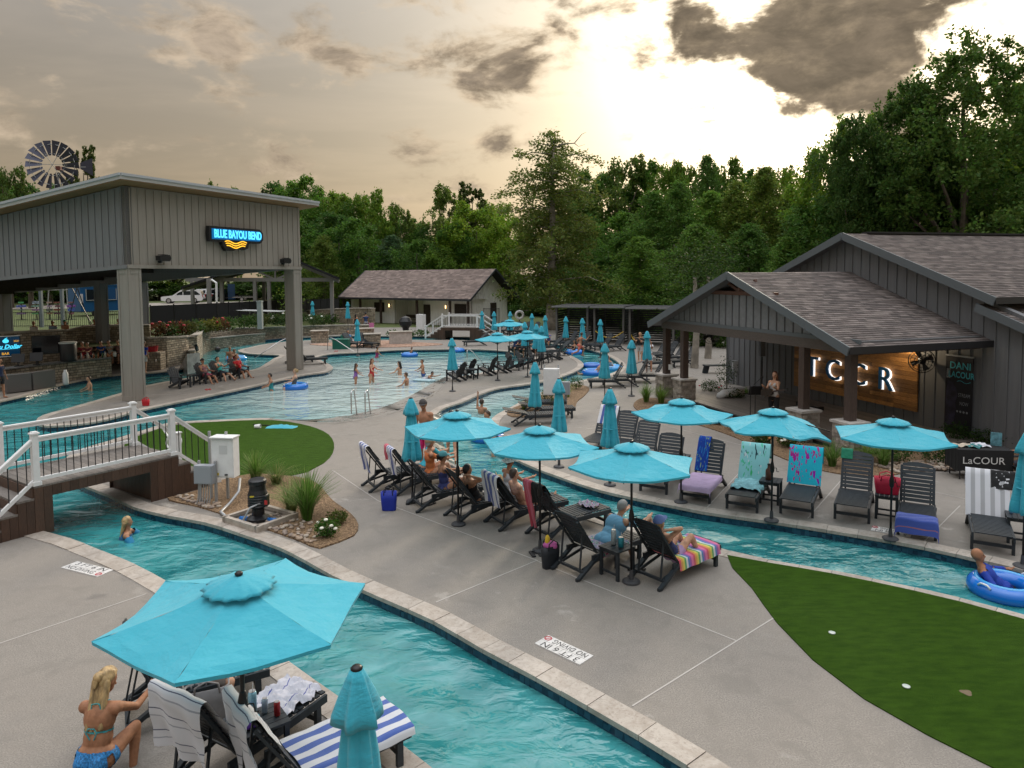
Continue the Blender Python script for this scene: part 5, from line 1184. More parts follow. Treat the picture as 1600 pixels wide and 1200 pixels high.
# cabinet at the river bend
o = thing('control_cabinet', 'white control cabinet behind closed umbrellas at the river bend', 'cabinet', P(862, 633), R_(-10)); MB().box((0, 0, .95), (.62, .3, 1.05)).build('body', WHITEP, o); MB().box((0, -.155, .95), (.56, .012, .98)).build('door', WHITEP, o)
for x in (-.3, .26): MB().box((x, .14, .8), (.06, .06, 1.6)).build('post', GALV, o)
o = thing('junction_box', 'grey junction box at the river bend bed', 'box', P(884, 636), R_(-10)); MB().box((0, 0, .75), (.34, .2, .5)).build('body', MATS['grey_enclosure'], o); MB().box((0, .05, .25), (.1, .06, .5)).build('post', GALV, o)
# stone blocks on the far deck
for px, py, w, lb in ((500, 535, 1.3, 'square stone pier by the far column'), (570, 531, 1.5, 'stone pier behind the person lying down'), (582, 541, 1.2, 'low stone pier right of the far loungers'), (626, 537, 1.7, 'pale stone block on the gravel strip')):
    o = thing('stone_pier', lb, 'pier', P(px, py), .2); MB().box((0, 0, .45), (w, .8, .9)).build('body', LEDGE if px < 600 else mat('pale_block', (.45, .42, .39), .8, var=.15), o); MB().box((0, 0, .93), (w+.1, .9, .07)).build('cap', mat('pale_limestone_cap', (.36, .325, .28), .8), o)
# round fire hood on the far walk
o = thing('patio_heater', 'small black round appliance on the bathhouse walk', 'appliance', P(634, 521)); MB().lathe([(.35, 0), (.25, .2), (.3, .5), (.55, .75), (.6, 1.1), (.4, 1.45), (0, 1.6)], 12).build('body', BLACKM, o)
# ------------------------------------------------------------------ vehicles on the far drive
CARG = mat('tinted_glass', (.012, .016, .022), .08); TYRE = mat('black_tyre', (.012, .012, .013), .8); RIM = mat('alloy_rim', (.4, .4, .42), .3, metal=.8)
def wheel(o, x, y, r=.4, w=.27):
    t = MB(); M = Matrix.Rotation(R_(90), 3, 'X'); prof = [(r*.6, -w/2), (r*.93, -w/2), (r, -w*.3), (r, w*.3), (r*.93, w/2), (r*.6, w/2)]
    t.lathe(prof, 20); t.v = [tuple(M @ Vector(v)+Vector((x, y, r))) for v in t.v]; wo = t.build('wheel', TYRE, o, smooth=False)
    t = MB(); t.lathe([(0, -w/2-.01), (r*.62, -w/2-.005), (r*.62, w/2+.005), (0, w/2+.01)], 16); t.v = [tuple(M @ Vector(v)+Vector((x, y, r))) for v in t.v]; t.build('rim', RIM, wo)
def car(label, loc, rz, paint, kind='suv', cat='car', nm='parked_car'):
    o = thing(nm, label, cat, loc, rz); W_ = 1.95; L = 5.5 if kind == 'suv' else 5.8; pt = mat('paint_'+paint[0], paint[1], .25, coat=.5)
    ax = ((0, W_/2, 0), (1, 0, 0), (0, 0, 1), (0, -1, 0))
    lo = [(-L/2, .45), (-L/2-.03, .8), (-L/2+.05, 1.05), (L/2-1.5, 1.12), (L/2-.15, 1.0), (L/2, .8), (L/2, .45), (L/2-.45, .33), (-L/2+.4, .33)]
    b = MB(); b.prism(lo, 0, W_, axis=ax); b.build('body', pt, o)
    if kind == 'suv': up = [(-L/2+.08, 1.06), (-L/2+.35, 1.86), (L/2-2.6, 1.9), (L/2-1.5, 1.12)]; gl = [(-L/2+.3, 1.14), (-L/2+.5, 1.72), (L/2-2.65, 1.76), (L/2-1.75, 1.16)]
    else: up = [(-.75, 1.06), (-.6, 1.84), (.75, 1.88), (L/2-1.55, 1.12)]; gl = [(-.62, 1.16), (-.5, 1.72), (.72, 1.76), (L/2-1.85, 1.17)]
    b = MB(); b.prism(up, .1, W_-.1, axis=ax); cb = b.build('cabin', pt, o)
    for s in (-1, 1):
        n_ = 3 if kind == 'suv' else 2; x0, x1 = gl[0][0], gl[3][0]
        for i in range(n_):
            xa = x0+(x1-x0)*i/n_+.05; xb = x0+(x1-x0)*(i+1)/n_-.05
            def top(x): return float(np.interp(x, [gl[0][0], gl[1][0], gl[2][0], gl[3][0]], [gl[0][1], gl[1][1], gl[2][1], gl[3][1]]))
            pl = [(xa, 1.18), (xb, 1.18)]+([(xb, max(1.2, top(xb)))] if top(xb) > 1.22 else [])+[(xa+(xb-xa)*.5, top(xa+(xb-xa)*.5)), (xa, max(1.2, top(xa)))]
            w_ = MB(); w_.prism(pl, -.0, .012, axis=((0, s*(W_/2-.098), 0), (1, 0, 0), (0, 0, 1), (0, s, 0))); w_.build('side_window', CARG, cb)
    xw = up[2][0]; MB().add([(up[2][0]+.03, -.72, up[2][1]-.04), (up[2][0]+.03, .72, up[2][1]-.04), (up[3][0]+.02, .8, 1.16), (up[3][0]+.02, -.8, 1.16)], [(0, 1, 2, 3)]).build('windscreen', CARG, cb)
    MB().add([(up[1][0]-.03, -.7, up[1][1]-.1), (up[0][0]+.02, -.75, 1.2), (up[0][0]+.02, .75, 1.2), (up[1][0]-.03, .7, up[1][1]-.1)], [(0, 1, 2, 3)]).build('rear_window', CARG, cb)
    for s in (-1, 1):
        MB().box((L/2-.06, s*.75, .86), (.14, .36, .18)).build('headlight', mat('headlight_glass', (.6, .6, .6), .1), o); MB().box((-L/2, s*.86, .95), (.1, .16, .34)).build('tail_light', mat('red_lamp', (.35, .01, .01), .2), o)
        MB().box((.7, s*(W_/2+.08), 1.22), (.14, .2, .16)).build('mirror', pt, o)
        for x in (-L/2+1.1, L/2-1.0): wheel(o, x, s*(W_/2-.12))
    MB().box((L/2+.01, 0, .7), (.05, 1.2, .26)).build('grille', BLACKM, o); MB().box((L/2+.03, 0, .46), (.12, 1.85, .16)).build('bumper', BLACKM, o); MB().box((-L/2-.03, 0, .5), (.12, 1.85, .18)).build('bumper', BLACKM, o)
    return o
WHT = ('white', (.72, .72, .74)); BLK = ('black', (.012, .012, .014))
def onT(px, py): 
    p = P(px, py, 1.5); z = terr_z(p.x, p.y) if p.y > 71 else 1.5; p = P(px, py, z); return Vector((p.x, p.y, z+.03))
car('white suv parked in front, seen between the pavilion columns', onT(287, 474), R_(192), WHT); car('white pickup parked behind the white suv', onT(250, 461), R_(178), WHT, 'pickup', 'pickup')
car('white suv with its rear to the pool beside the black pickup', onT(330, 470), R_(80), WHT); car('black pickup between the white suv and the trailer', onT(346, 470), R_(70), BLK, 'pickup', 'pickup'); car('dark truck parked at the far left behind the bar', onT(40, 470), R_(185), BLK, 'pickup', 'truck')
tr = thing('utility_trailer', 'low open utility trailer with a mesh gate on the lawn', 'trailer', onT(382, 471), R_(185))
MB().box((0, 0, .62), (3.2, 1.7, .08)).build('bed', DECKB, tr); MB().bar((1.6, 0, .6), (2.8, 0, .55), .1, .1).build('tongue', BLACKM, tr)
for s in (-1, 1): wheel(tr, 0.1, s*.95, .33, .2); MB().box((0, s*.85, .85), (3.2, .05, .05)).build('side_rail', BLACKM, tr)
for i in range(7): MB().box((-1.6, -.8+i*.27, 1.25), (.04, .04, 1.2)).build('gate_bar', BLACKM, tr)
for z in (.7, 1.25, 1.85): MB().box((-1.6, 0, z), (.05, 1.7, .05)).build('gate_rail', BLACKM, tr)
o = thing('tall_panel', 'blue board leaning behind the black pickup', 'board', onT(362, 470)); MB().box((0, 0, 1.4), (1.1, .12, 2.4)).build('panel', mat('navy_board', (.01, .04, .10), .5), o)
o = thing('white_pole', 'thin white pole standing beside the trailer', 'pole', onT(376, 466)); MB().tube([(0, 0, 0), (0, 0, 3.0)], .06, 8).build('shaft', WHITEP, o)
# blue food truck behind the bar
f0 = PY(126, 475, 68); f1 = PY(200, 475, 72); fx = Vector((f1.x-f0.x, f1.y-f0.y, 0)); FL = fx.length+1.6; ft = thing('food_truck', 'blue food trailer with a serving window behind the bar', 'food truck', (f0.x, f0.y, 1.45), math.atan2(fx.y, fx.x))
FB = mat('food_truck_blue', (.008, .075, .20), .35); MB().box((FL/2, 1.1, 1.75), (FL, 2.2, 2.5)).build('body', FB, ft); MB().box((FL/2, 1.1, 3.05), (FL+.1, 2.3, .12)).build('roof_panel', FB, ft)
for x, m_ in ((1.25, CARG), (2.75, mat('blue_shade', (.01, .06, .16), .4))):
    w_ = MB().box((x, -.02, 2.15), (1.35, .05, 1.0)).build('serving_window', m_, ft); MB().box((x, -.06, 1.6), (1.5, .14, .06)).build('shelf', GALV, w_)
    for s in (-1, 1): MB().box((x+s*.72, -.03, 2.15), (.07, .07, 1.1)).build('frame', GALV, w_)
mb = MB().lathe([(0, 0), (.38, 0), (.38, .03), (0, .03)], 20); mb.v = [(v[0]+4.3, -.03-v[2], v[1]+1.95) for v in mb.v]; mb.build('round_emblem', mat('tan_emblem', (.28, .16, .08), .6), ft); MB().ball((4.3, -.06, 2.15), (.18, .03, .12), 8, 5).build('emblem_mark', mat('pale_emblem', (.5, .48, .35), .6), ft)
for x in (1.5, 2.4): wheel(ft, x, .2, .38, .25)
MB().box((0.05, -.05, 1.8), (.3, .08, .9)).build('menu_board', mat('pale_menu', (.5, .48, .52), .5), ft)
# string posts and A-frame
for px, lb in ((99, 'green grey post of the lawn fence behind the bar'), (66, 'thin dark lamp post behind the bar')):
    p = P(px, 512, 1.4); o = thing('lawn_post', lb, 'post', p); MB().box((0, 0, 1.55), (.2, .2, 3.1)).build('shaft', mat('blue_grey_post', (.12, .15, .17), .5), o)
o = thing('a_frame_stand', 'thin dark a frame stand in front of the blue food trailer', 'stand', P(122, 511, 1.4))
for a, b in (((-.9, 0, 0), (.1, 0, 3.2)), ((1.2, 0, 0), (-.4, 0, 3.2)), ((.5, .8, 0), (.1, 0, 3.0))): MB().bar(a, b, .05, .05).build('leg', BLACKM, o)
for i, (px, c) in enumerate(((58, (.35, .42, .5)), (92, (.4, .1, .1)), (78, (.5, .5, .5)), (112, (.3, .35, .5)), (34, (.3, .5, .6)))):
    p = P(px, 500, 1.45); o = thing('display_stand', ['pale blue', 'red and white', 'white', 'patterned', 'light blue'][i]+' goods stand on the lawn behind the bar', 'stand', p, .3*i)
    MB().box((0, 0, .8), (.08, .08, 1.6)).box((0, 0, .03), (.6, .6, .06)).build('post', BLACKM, o)
    for j in range(4): MB().box((0, -.02, .6+j*.33), (random.uniform(.3, .8), .25, random.uniform(.1, .24))).build('goods', mat('goods_%d_%d' % (i, j), tuple(min(1, x*random.uniform(.15, .7)) for x in c), .6, var=.6, vscale=9), o)
# ------------------------------------------------------------------ stage things
def stage_pt(r, s, z=0): return S1+sp_(r, s, z)
o = thing('pa_speaker', 'tall black column loudspeaker on the stage', 'speaker', stage_pt(9.3, 4.1, FZ)); MB().tube([(0, 0, 0), (0, 0, 1.5)], .03, 8).build('pole', BLACKM, o)
MB().box((0, 0, 2.0), (.2, .22, .95)).build('cabinet', BLACKM, o); MB().lathe([(.3, 0), (.3, .05), (0, .06)], 14).build('base', BLACKM, o)
o = thing('microphone_stand', 'black microphone boom stand in front of the singer', 'microphone stand', Vector((8.15, 23.9, FZ))); MB().tube([(0, 0, .03), (0, 0, 1.15)], .014, 6).build('pole', BLACKM, o); MB().tube([(0, 0, 1.15), (.35, -.05, 1.50)], .012, 6).build('boom', BLACKM, o); MB().ball((.38, -.05, 1.51), (.035, .035, .04), 8, 6).build('microphone', BLACKM, o)
for a in range(3): MB().bar((0, 0, .12), (.3*math.cos(a*2.1), .3*math.sin(a*2.1), 0), .02, .015).build('leg', BLACKM, o)
o = thing('music_stand', 'black music stand beside the singer', 'music stand', Vector((8.45, 24.3, FZ))); MB().tube([(0, 0, 0), (0, 0, .85)], .015, 6).build('pole', BLACKM, o); MB().box((0, 0, .98), (.45, .04, .34), M=Matrix.Rotation(R_(25), 3, 'X')).build('desk', BLACKM, o)
o = thing('instrument_case', 'long black instrument case lying on the stage', 'case', stage_pt(5.6, 3.4, FZ), math.atan2(g.y, g.x)); MB().prism([(-.6, -.16), (-.2, -.2), (.2, -.14), (.62, -.07), (.62, .07), (.2, .14), (-.2, .2), (-.6, .16)], 0, .14).build('body', BLACKM, o); MB().box((0, -.2, .1), (.16, .03, .04)).build('handle', BLACKM, o)
def fan(r, s, z, label, yaw):
    o = thing('wall_fan', label, 'fan', stage_pt(r, s, z), yaw)
    MB().bar((0, .35, .1), (0, .05, 0), .05, .05).build('arm', BLACKM, o); MB().ball((0, .05, 0), (.13, .2, .13), 10, 7).build('motor', BLACKM, o)
    Mf = Matrix.Rotation(R_(90), 3, 'X')
    for R0, y in ((.38, -.12), (.38, .02), (.2, -.18), (.3, -.16)): MB().torus((0, y, 0), R0, .009, 26, 5, Mf).build('guard_ring', BLACKM, o)
    for i in range(16): a = 2*math.pi*i/16; MB().tube([(0, -.2, 0), (.2*math.cos(a), -.18, .2*math.sin(a)), (.38*math.cos(a), -.12, .38*math.sin(a)), (.38*math.cos(a), .02, .38*math.sin(a))], .005, 4).build('guard_wire', BLACKM, o)
    for i in range(4):
        a = math.pi*i/2+.4; c = Vector((math.cos(a), 0, math.sin(a))); t = Vector((-math.sin(a), 0, math.cos(a)))
        MB().add([c*.06-t*.04, c*.06+t*.04, c*.33+t*.1+Vector((0, .04, 0)), c*.33-t*.08-Vector((0, .04, 0))], [(0, 1, 2, 3)]).build('blade', BLACKM, o)
fan(10.3, 2.2, 2.55, 'black caged fan under the left of the stage porch', R_(10)); fan(1.5, WS-.45, 2.35, 'black caged fan at the right of the pine wall', R_(-35))
o = thing('spotlight', 'small lit spotlight above the right of the pine wall', 'spotlight', stage_pt(2.2, WS-.75, 3.0)); MB().tube([(0, 0, .18), (0, 0, 0)], .02, 6).build('stem', BLACKM, o); MB().lathe([(.05, -.12), (.06, 0), (0, .02)], 10).build('housing', BLACKM, o); MB().ball((0, 0, -.12), .035, 8, 6).build('bulb', LAMP, o)
pl_ = bpy.data.lights.new('spotlight_glow', 'POINT'); pl_.energy = 24; pl_.color = (1, .78, .5); pl_.shadow_soft_size = .05; po_ = bpy.data.objects.new('spotlight_glow', pl_); COL.objects.link(po_); po_.parent = o; po_.location = (0, 0, -.22)
# vertical banner
bq = stage_pt(.46, WS-.10, 0); bn_ = thing('roll_up_banner', 'tall black DANI LACOUR banner against the charcoal wall', 'banner', bq, math.atan2(-g.y, -g.x))
MB().box((0, 0, 1.35), (.92, .02, 2.45)).build('fabric', mat('black_banner', (.006, .006, .010), .5), bn_); MB().box((0, .03, .06), (.98, .2, .10)).build('base', GALV, bn_); MB().box((0, 0, 2.59), (.95, .04, .05)).build('top_rail', GALV, bn_)
CY = mat('banner_cyan', (.06, .42, .50), .5); GRY = mat('banner_grey', (.22, .23, .25), .5)
text('lettering', 'DANI', .30, CY, bn_, (.04, -.014, 2.28), (R_(90), 0, 0), bold=.004); text('lettering', 'LACOUR', .27, CY, bn_, (.08, -.016, 2.0), (R_(90), 0, 0), font_scale=.82, bold=.004)
text('lettering', 'STREAM', .16, GRY, bn_, (.2, -.014, 1.38), (R_(90), 0, 0), font_scale=.7); text('lettering', 'NOW', .16, GRY, bn_, (.2, -.014, 1.12), (R_(90), 0, 0), font_scale=.7)
for i in range(4): MB().ball((-.02+i*.11, -.014, .87), (.035, .004, .035), 10, 6).build('icon', GRY, bn_)
MB().tube([(-.05+.45*t, -.014, 1.80+.03*math.sin(7*t)) for t in np.linspace(0, 1, 10)], .008, 5).build('flourish', CY, bn_)
mb = MB().prism([(-.30, .35), (-.12, .5), (-.06, .95), (-.1, 1.15), (-.02, 1.35), (-.06, 1.55), (-.2, 1.75), (-.38, 1.8), (-.43, 1.2), (-.43, .4)], 0, .004, axis=((0, -.012, 0), (1, 0, 0), (0, 0, 1), (0, -1, 0))); mb.build('portrait_print', mat('violet_print', (.02, .016, .035), .5, var=.8, vscale=3), bn_)
MB().box((-.36, -.009, 2.02), (.14, .004, .30)).build('photo_print', mat('pale_print', (.2, .21, .22), .5, var=.6, vscale=20), bn_)
# merchandise table
mt0 = P(1528, 745); mt_ = thing('merchandise_table', 'folding table with a black LACOUR cloth and shirts for sale', 'table', mt0, R_(-8))
MB().box((0, 0, .74), (1.22, .62, .03)).build('table_top', WHITEP, mt_)
for x in (-.55, .55):
    for y in (-.26, .26): MB().tube([(x, y, 0), (x, y, .73)], .016, 6).build('leg', BLACKM, mt_)
cl = MB(); CLB = mat('black_cloth', (.008, .008, .009), .85)
pr_ = [(-.64, -.34), (.64, -.34), (.64, .34), (-.64, .34)]
vs = []; N_ = 40
for z, k_ in ((.765, 0), (.70, 1), (.5, 1), (.22, 1)):
    for i in range(N_):
        t = i/N_*4; s = int(t); f_ = t-s; a, b = pr_[s], pr_[(s+1) % 4]; w = .012*math.sin(i*2.2)*(0.8-z if k_ else 0)*2; vs.append(((a[0]+(b[0]-a[0])*f_)*(1+w), (a[1]+(b[1]-a[1])*f_)*(1+w), z+(.06*math.sin(i*.8)*.4 if z < .3 else 0)))
cl.add(vs, [(j*N_+i, j*N_+(i+1) % N_, (j+1)*N_+(i+1) % N_, (j+1)*N_+i) for j in range(3) for i in range(N_)]+[tuple(range(N_))]); co = cl.build('table_cloth', CLB, mt_)
text('lettering', 'LaCOUR', .25, mat('cloth_white', (.6, .6, .6), .6), co, (-.06, -.375, .50), (R_(90), 0, 0), font_scale=1.05)
for i, (x, y, c, lb) in enumerate(((-.35, .05, (.45, .38, .30), 'beige folded shirt on the merchandise table'), (-.1, .0, (.03, .15, .16), 'teal folded shirt on the merchandise table'), (.1, .12, (.5, .5, .55), 'white folded shirt on the merchandise table'))):
    p = mt0+Matrix.Rotation(R_(-8), 3, 'Z') @ Vector((x, y, .77)); o = thing('folded_shirt', lb, 'shirt', p, i*.7)
    m_ = MB(); vv_ = []; n_ = 9
    for a in range(n_):
        for b in range(n_): vv_.append(((a/8-.5)*.42, (b/8-.5)*.32, .03+.035*math.sin(a*1.3+i)*math.cos(b*1.1)*(1 if 0 < a < 8 and 0 < b < 8 else -.6)))
    m_.add(vv_, [(a*n_+b, (a+1)*n_+b, (a+1)*n_+b+1, a*n_+b+1) for a in range(8) for b in range(8)]).build('cloth', mat('shirt_%d' % i, c, .9, var=.2), o, smooth=True)
p = mt0+Vector((.5, .1, .77)); o = thing('picture_stand', 'small framed picture at the end of the merchandise table', 'picture', p, R_(-30)); MB().box((0, 0, .17), (.24, .02, .34)).build('frame', mat('teal_print', (.10, .25, .30), .5, var=.5, vscale=9), o); MB().bar((0, .1, 0), (0, .01, .2), .02, .01).build('easel', BLACKM, o)
# drainage pipe
p0, p1 = P(1128, 620), P(1158, 616); tag(MB().tube([P(1125, 623, .05), P(1126, 618, .22), P(1130, 615, .3), P(1160, 612, .3)], .16, 14).build('drain_pipe', WHITEP, smooth=True), 'fat white drain pipe elbow at the stage wall corner', 'pipe')
tag(MB().box(P(1052, 573, 1.3)+Vector((-.14, -.1, -.0)), (.16, .04, .22)).build('notice_card', WHITEP), 'small white notice on the far porch post', 'notice')
o = thing('park_bench', 'low dark bench behind the stage porch', 'bench', P(1123, 583), .1); MB().box((0, 0, .42), (1.6, .45, .06)).build('seat', LOUNGE, o)
for x in (-.65, .65): MB().bar((x-.1, 0, 0), (x, 0, .4), .06, .3).build('leg', LOUNGE, o)
o = thing('wall_meter', 'small grey meter box on the stage side wall', 'meter', stage_pt(11.9, WS-.1, .9)); MB().box((0, 0, 0), (.3, .16, .5)).build('body', GALV, o); MB().tube([(0, 0, -.25), (0, 0, -.9)], .03, 6).build('conduit', GALV, o)
# toys and small things near the pool
def tote(px, py, label, col, w=.46, h=.32, loc=None, nm='tote_bag', bands=None, handles=None, rz=0, flower=False):
    o = thing(nm, label, 'bag', loc if loc is not None else P(px, py), rz); m_ = mat('bag_'+label[:12], col, .55, var=.1)
    n_ = 24; vs = []
    prof = [(.82, 0), (.86, .02), (.97, h*.6), (1.0, h), (.93, h), (.9, h*.65), (.8, .04)]
    for s, z in prof:
        for i in range(n_):
            a = 2*math.pi*i/n_; c_, s_ = math.cos(a), math.sin(a); k_ = (abs(c_)**4+abs(s_)**4)**-.25; vs.append((c_*k_*w/2*s, s_*k_*w*.24*s, z))
    MB().add(vs, [(j*n_+i, j*n_+(i+1) % n_, (j+1)*n_+(i+1) % n_, (j+1)*n_+i) for j in range(len(prof)-1) for i in range(n_)]+[tuple(range(n_-1, -1, -1)), tuple((len(prof)-1)*n_+i for i in range(n_))]).build('body', m_, o, smooth=True)
    for y in (-1, 1): MB().tube([(-w*.28, y*w*.22, h*.85), (-w*.25, y*w*.25, h*1.15), (0, y*w*.27, h*1.3), (w*.25, y*w*.25, h*1.15), (w*.28, y*w*.22, h*.85)], .012, 6).build('handle', handles or m_, o, smooth=True)
    return o
tp = Vector(T4.location)
tote(0, 0, 'bright red rubber tote bag on the side table', (.50, .012, .05), .5, .34, tp+UP*.515, rz=R_(-20))
tote(608, 797, 'bright blue cooler bag behind the island loungers', (.008, .03, .36), .36, .42, nm='cooler_bag', handles=BLACKM)
tote(860, 886, 'black tote stuffed with towels beside the red towel', (.01, .014, .02), .36, .4, nm='tote_bag', rz=.6, handles=BLACKM)
o = thing('folded_towel', 'yellow and pink towels poking out of the black tote', 'towel', P(860, 886)+UP*.36); MB().ball((0, 0, .03), (.14, .08, .09), 10, 7).build('pink_towel', mat('pink_cloth', (.5, .12, .35), .9, var=.2), o, smooth=True); MB().ball((-.05, 0, .1), (.05, .05, .13), 9, 7).build('yellow_cloth', mat('yellow_cloth', (.6, .40, .03), .9), o, smooth=True)
tote(325, 1122, 'grey plaid beach bag between the near loungers', (.22, .21, .215), .5, .4, nm='beach_bag', rz=.4)
tote(228, 634, 'small red sand bucket by the near pavilion column', (.5, .01, .02), .3, .26, nm='sand_bucket')
def flipflops(px, py, label, c=(.01, .01, .012)):
    o = thing('sandals', label, 'sandals', P(px, py, .005), random.random()*3)
    for s in (-1, 1): MB().prism([(-.13, -.035), (-.13, .035), (0, .04), (.12, .05), (.15, 0), (.12, -.05), (0, -.04)], 0, .02, axis=((0, s*.07, 0), (1, 0, 0), (0, 1, 0), (0, 0, 1))).tube([(.09, s*.07, .02), (.05, s*.07-.05, .05), (.02, s*.07-.05, .02)], .008, 5).build('sandal', mat('sandal_%s' % label[:8], c, .7), o)
flipflops(670, 787, 'black sandals under the island lounger of the visor woman'); flipflops(838, 866, 'black shoes beside the red towel lounger'); flipflops(995, 890, 'dark sandals under the drinks table'); flipflops(325, 609, 'red sandals in front of the seated trio', (.5, .02, .03)); flipflops(525, 549, 'red sandals at the far pool edge', (.5, .02, .03))
def can(loc, label, c, h=.155, r=.033, straw=False, top=None):
    o = thing('drink_can', label, 'can', loc, 0); MB().lathe([(r*.8, 0), (r, .012), (r, h*.88), (r*.8, h), (0, h)], 16).build('body', mat('can_'+label[:14], c, .3, metal=.4, var=.25, vscale=25), o, smooth=True)
    MB().lathe([(r*.82, h), (r*.82, h+.004), (0, h+.003)], 14).build('lid', STEEL, o)
    if straw: MB().tube([(0, 0, h*.8), (.01, .0, h+.09)], .004, 6).build('straw', WHITEP, o)
    return o
t2 = Vector(T2.location)+UP*.515; R2 = Matrix.Rotation(R_(26), 3, 'Z')
can(t2+R2 @ Vector((-.08, .15, 0)), 'tall pale blue cup with a straw on the near side table', (.25, .45, .55), .24, .045, True); can(t2+R2 @ Vector((.04, .10, 0)), 'silver and blue drink can on the near side table', (.35, .42, .5)); can(t2+R2 @ Vector((.15, -.02, 0)), 'dark red drink can on the near side table', (.30, .02, .02))
o = thing('purple_pouch', 'purple cloth pouch with a turquoise ribbon on the near table', 'pouch', t2+R2 @ Vector((-.13, -.08, .01)), .4); MB().ball((0, 0, .02), (.12, .09, .035), 14, 7).build('pouch', mat('purple_cloth', (.06, .01, .20), .8), o, smooth=True); MB().ball((.03, .0, .05), (.06, .045, .03), 9, 6).ball((.07, .03, .06), (.03, .03, .02), 7, 5).build('ribbon', CANOPY, o)
t1 = Vector(T1.location)+UP*.515
can(t1+Vector((-.05, .06, 0)), 'clear tall cup with straw on the island drinks table', (.45, .5, .52), .26, .045, True); can(t1+Vector((.06, -.06, 0)), 'teal frosted cup on the island drinks table', (.03, .25, .32), .17, .05, True)
bottle(Vector(T3.location)+Vector((-.05, 0, .515)), .36, .075, mat('brown_flask', (.10, .035, .02), .4), 'brown insulated bottle on the right bank side table', None); can(Vector(T5.location)+Vector((-.1, .1, .515)), 'blue and silver can on the table at the right edge', (.2, .3, .5), .17)
# crumpled closed umbrella lying on the lawn + cup
o = thing('fallen_canopy', 'crumpled turquoise umbrella canopy lying on the turf lawn', 'umbrella', P(441, 668), R_(-8)); mb = MB(); n_ = 14; vs = []
for a in range(n_):
    for b in range(8): u, v = a/(n_-1)-.5, b/7-.5; vs.append((u*1.1*(1-.25*abs(v)), v*.5*(1-.3*u), .02+.10*math.cos(u*3)*math.cos(v*3)*(.6+.4*math.sin(a*1.9+b*2.3))))
mb.add(vs, [(a*8+b, (a+1)*8+b, (a+1)*8+b+1, a*8+b+1) for a in range(n_-1) for b in range(7)]).build('canopy', CANOPY, o, smooth=True); MB().tube([(-.5, .1, .03), (-1.2, .25, .03)], .02, 8).build('pole', POLEM, o)
o = thing('paper_cup', 'white cup lying on the turf lawn', 'cup', P(398, 669, .02)); mb = MB().lathe([(.06, 0), (.085, .2), (.08, .2), (.055, .01), (0, .01)], 14); mb.v = [(v[2], v[1], v[0]+.06) for v in mb.v]; mb.build('body', WHITEP, o)
o = thing('garden_hose', 'white hose loop hanging by the bridge steps on the lawn', 'hose', P(272, 706)); MB().torus((0, 0, .3), .22, .03, 24, 8, frame3((1, 0, 0), (0, .3, 1))).tube([(-.15, 0, .45), (-.4, .1, .75)], .03, 8).build('loop', WHITEP, o)
o = thing('storage_bin', 'green storage bin beside the far loungers', 'bin', P(533, 545)); MB().prism([(-.55, -.3), (.55, -.3), (.6, .3), (-.6, .3)], 0, .65).build('body', mat('green_plastic', (.01, .14, .10), .5), o); MB().box((0, 0, .68), (1.2, .65, .06)).build('lid', MATS['green_plastic'], o)
o = thing('tool_case', 'turquoise case on the far deck by the column', 'case', P(541, 533)); MB().box((0, 0, .25), (.8, .4, .5)).build('body', MATS['green_plastic'], o)
o = thing('wall_faucet', 'small stone post with a tap by the bar water', 'post', P(243, 577)); MB().box((0, 0, .5), (.9, .6, 1.0)).build('body', LEDGE, o); MB().tube([(.3, -.35, .6), (.3, -.5, .62), (.3, -.5, .5)], .05, 6).build('tap', STEEL, o)
o = thing('red_basket', 'red basket on the stone post by the bar', 'basket', P(238, 577)+UP*1.02); MB().lathe([(.3, 0), (.36, .3), (.3, .3), (0, .05)], 10).build('body', mat('red_plastic', (.4, .01, .02), .5), o)
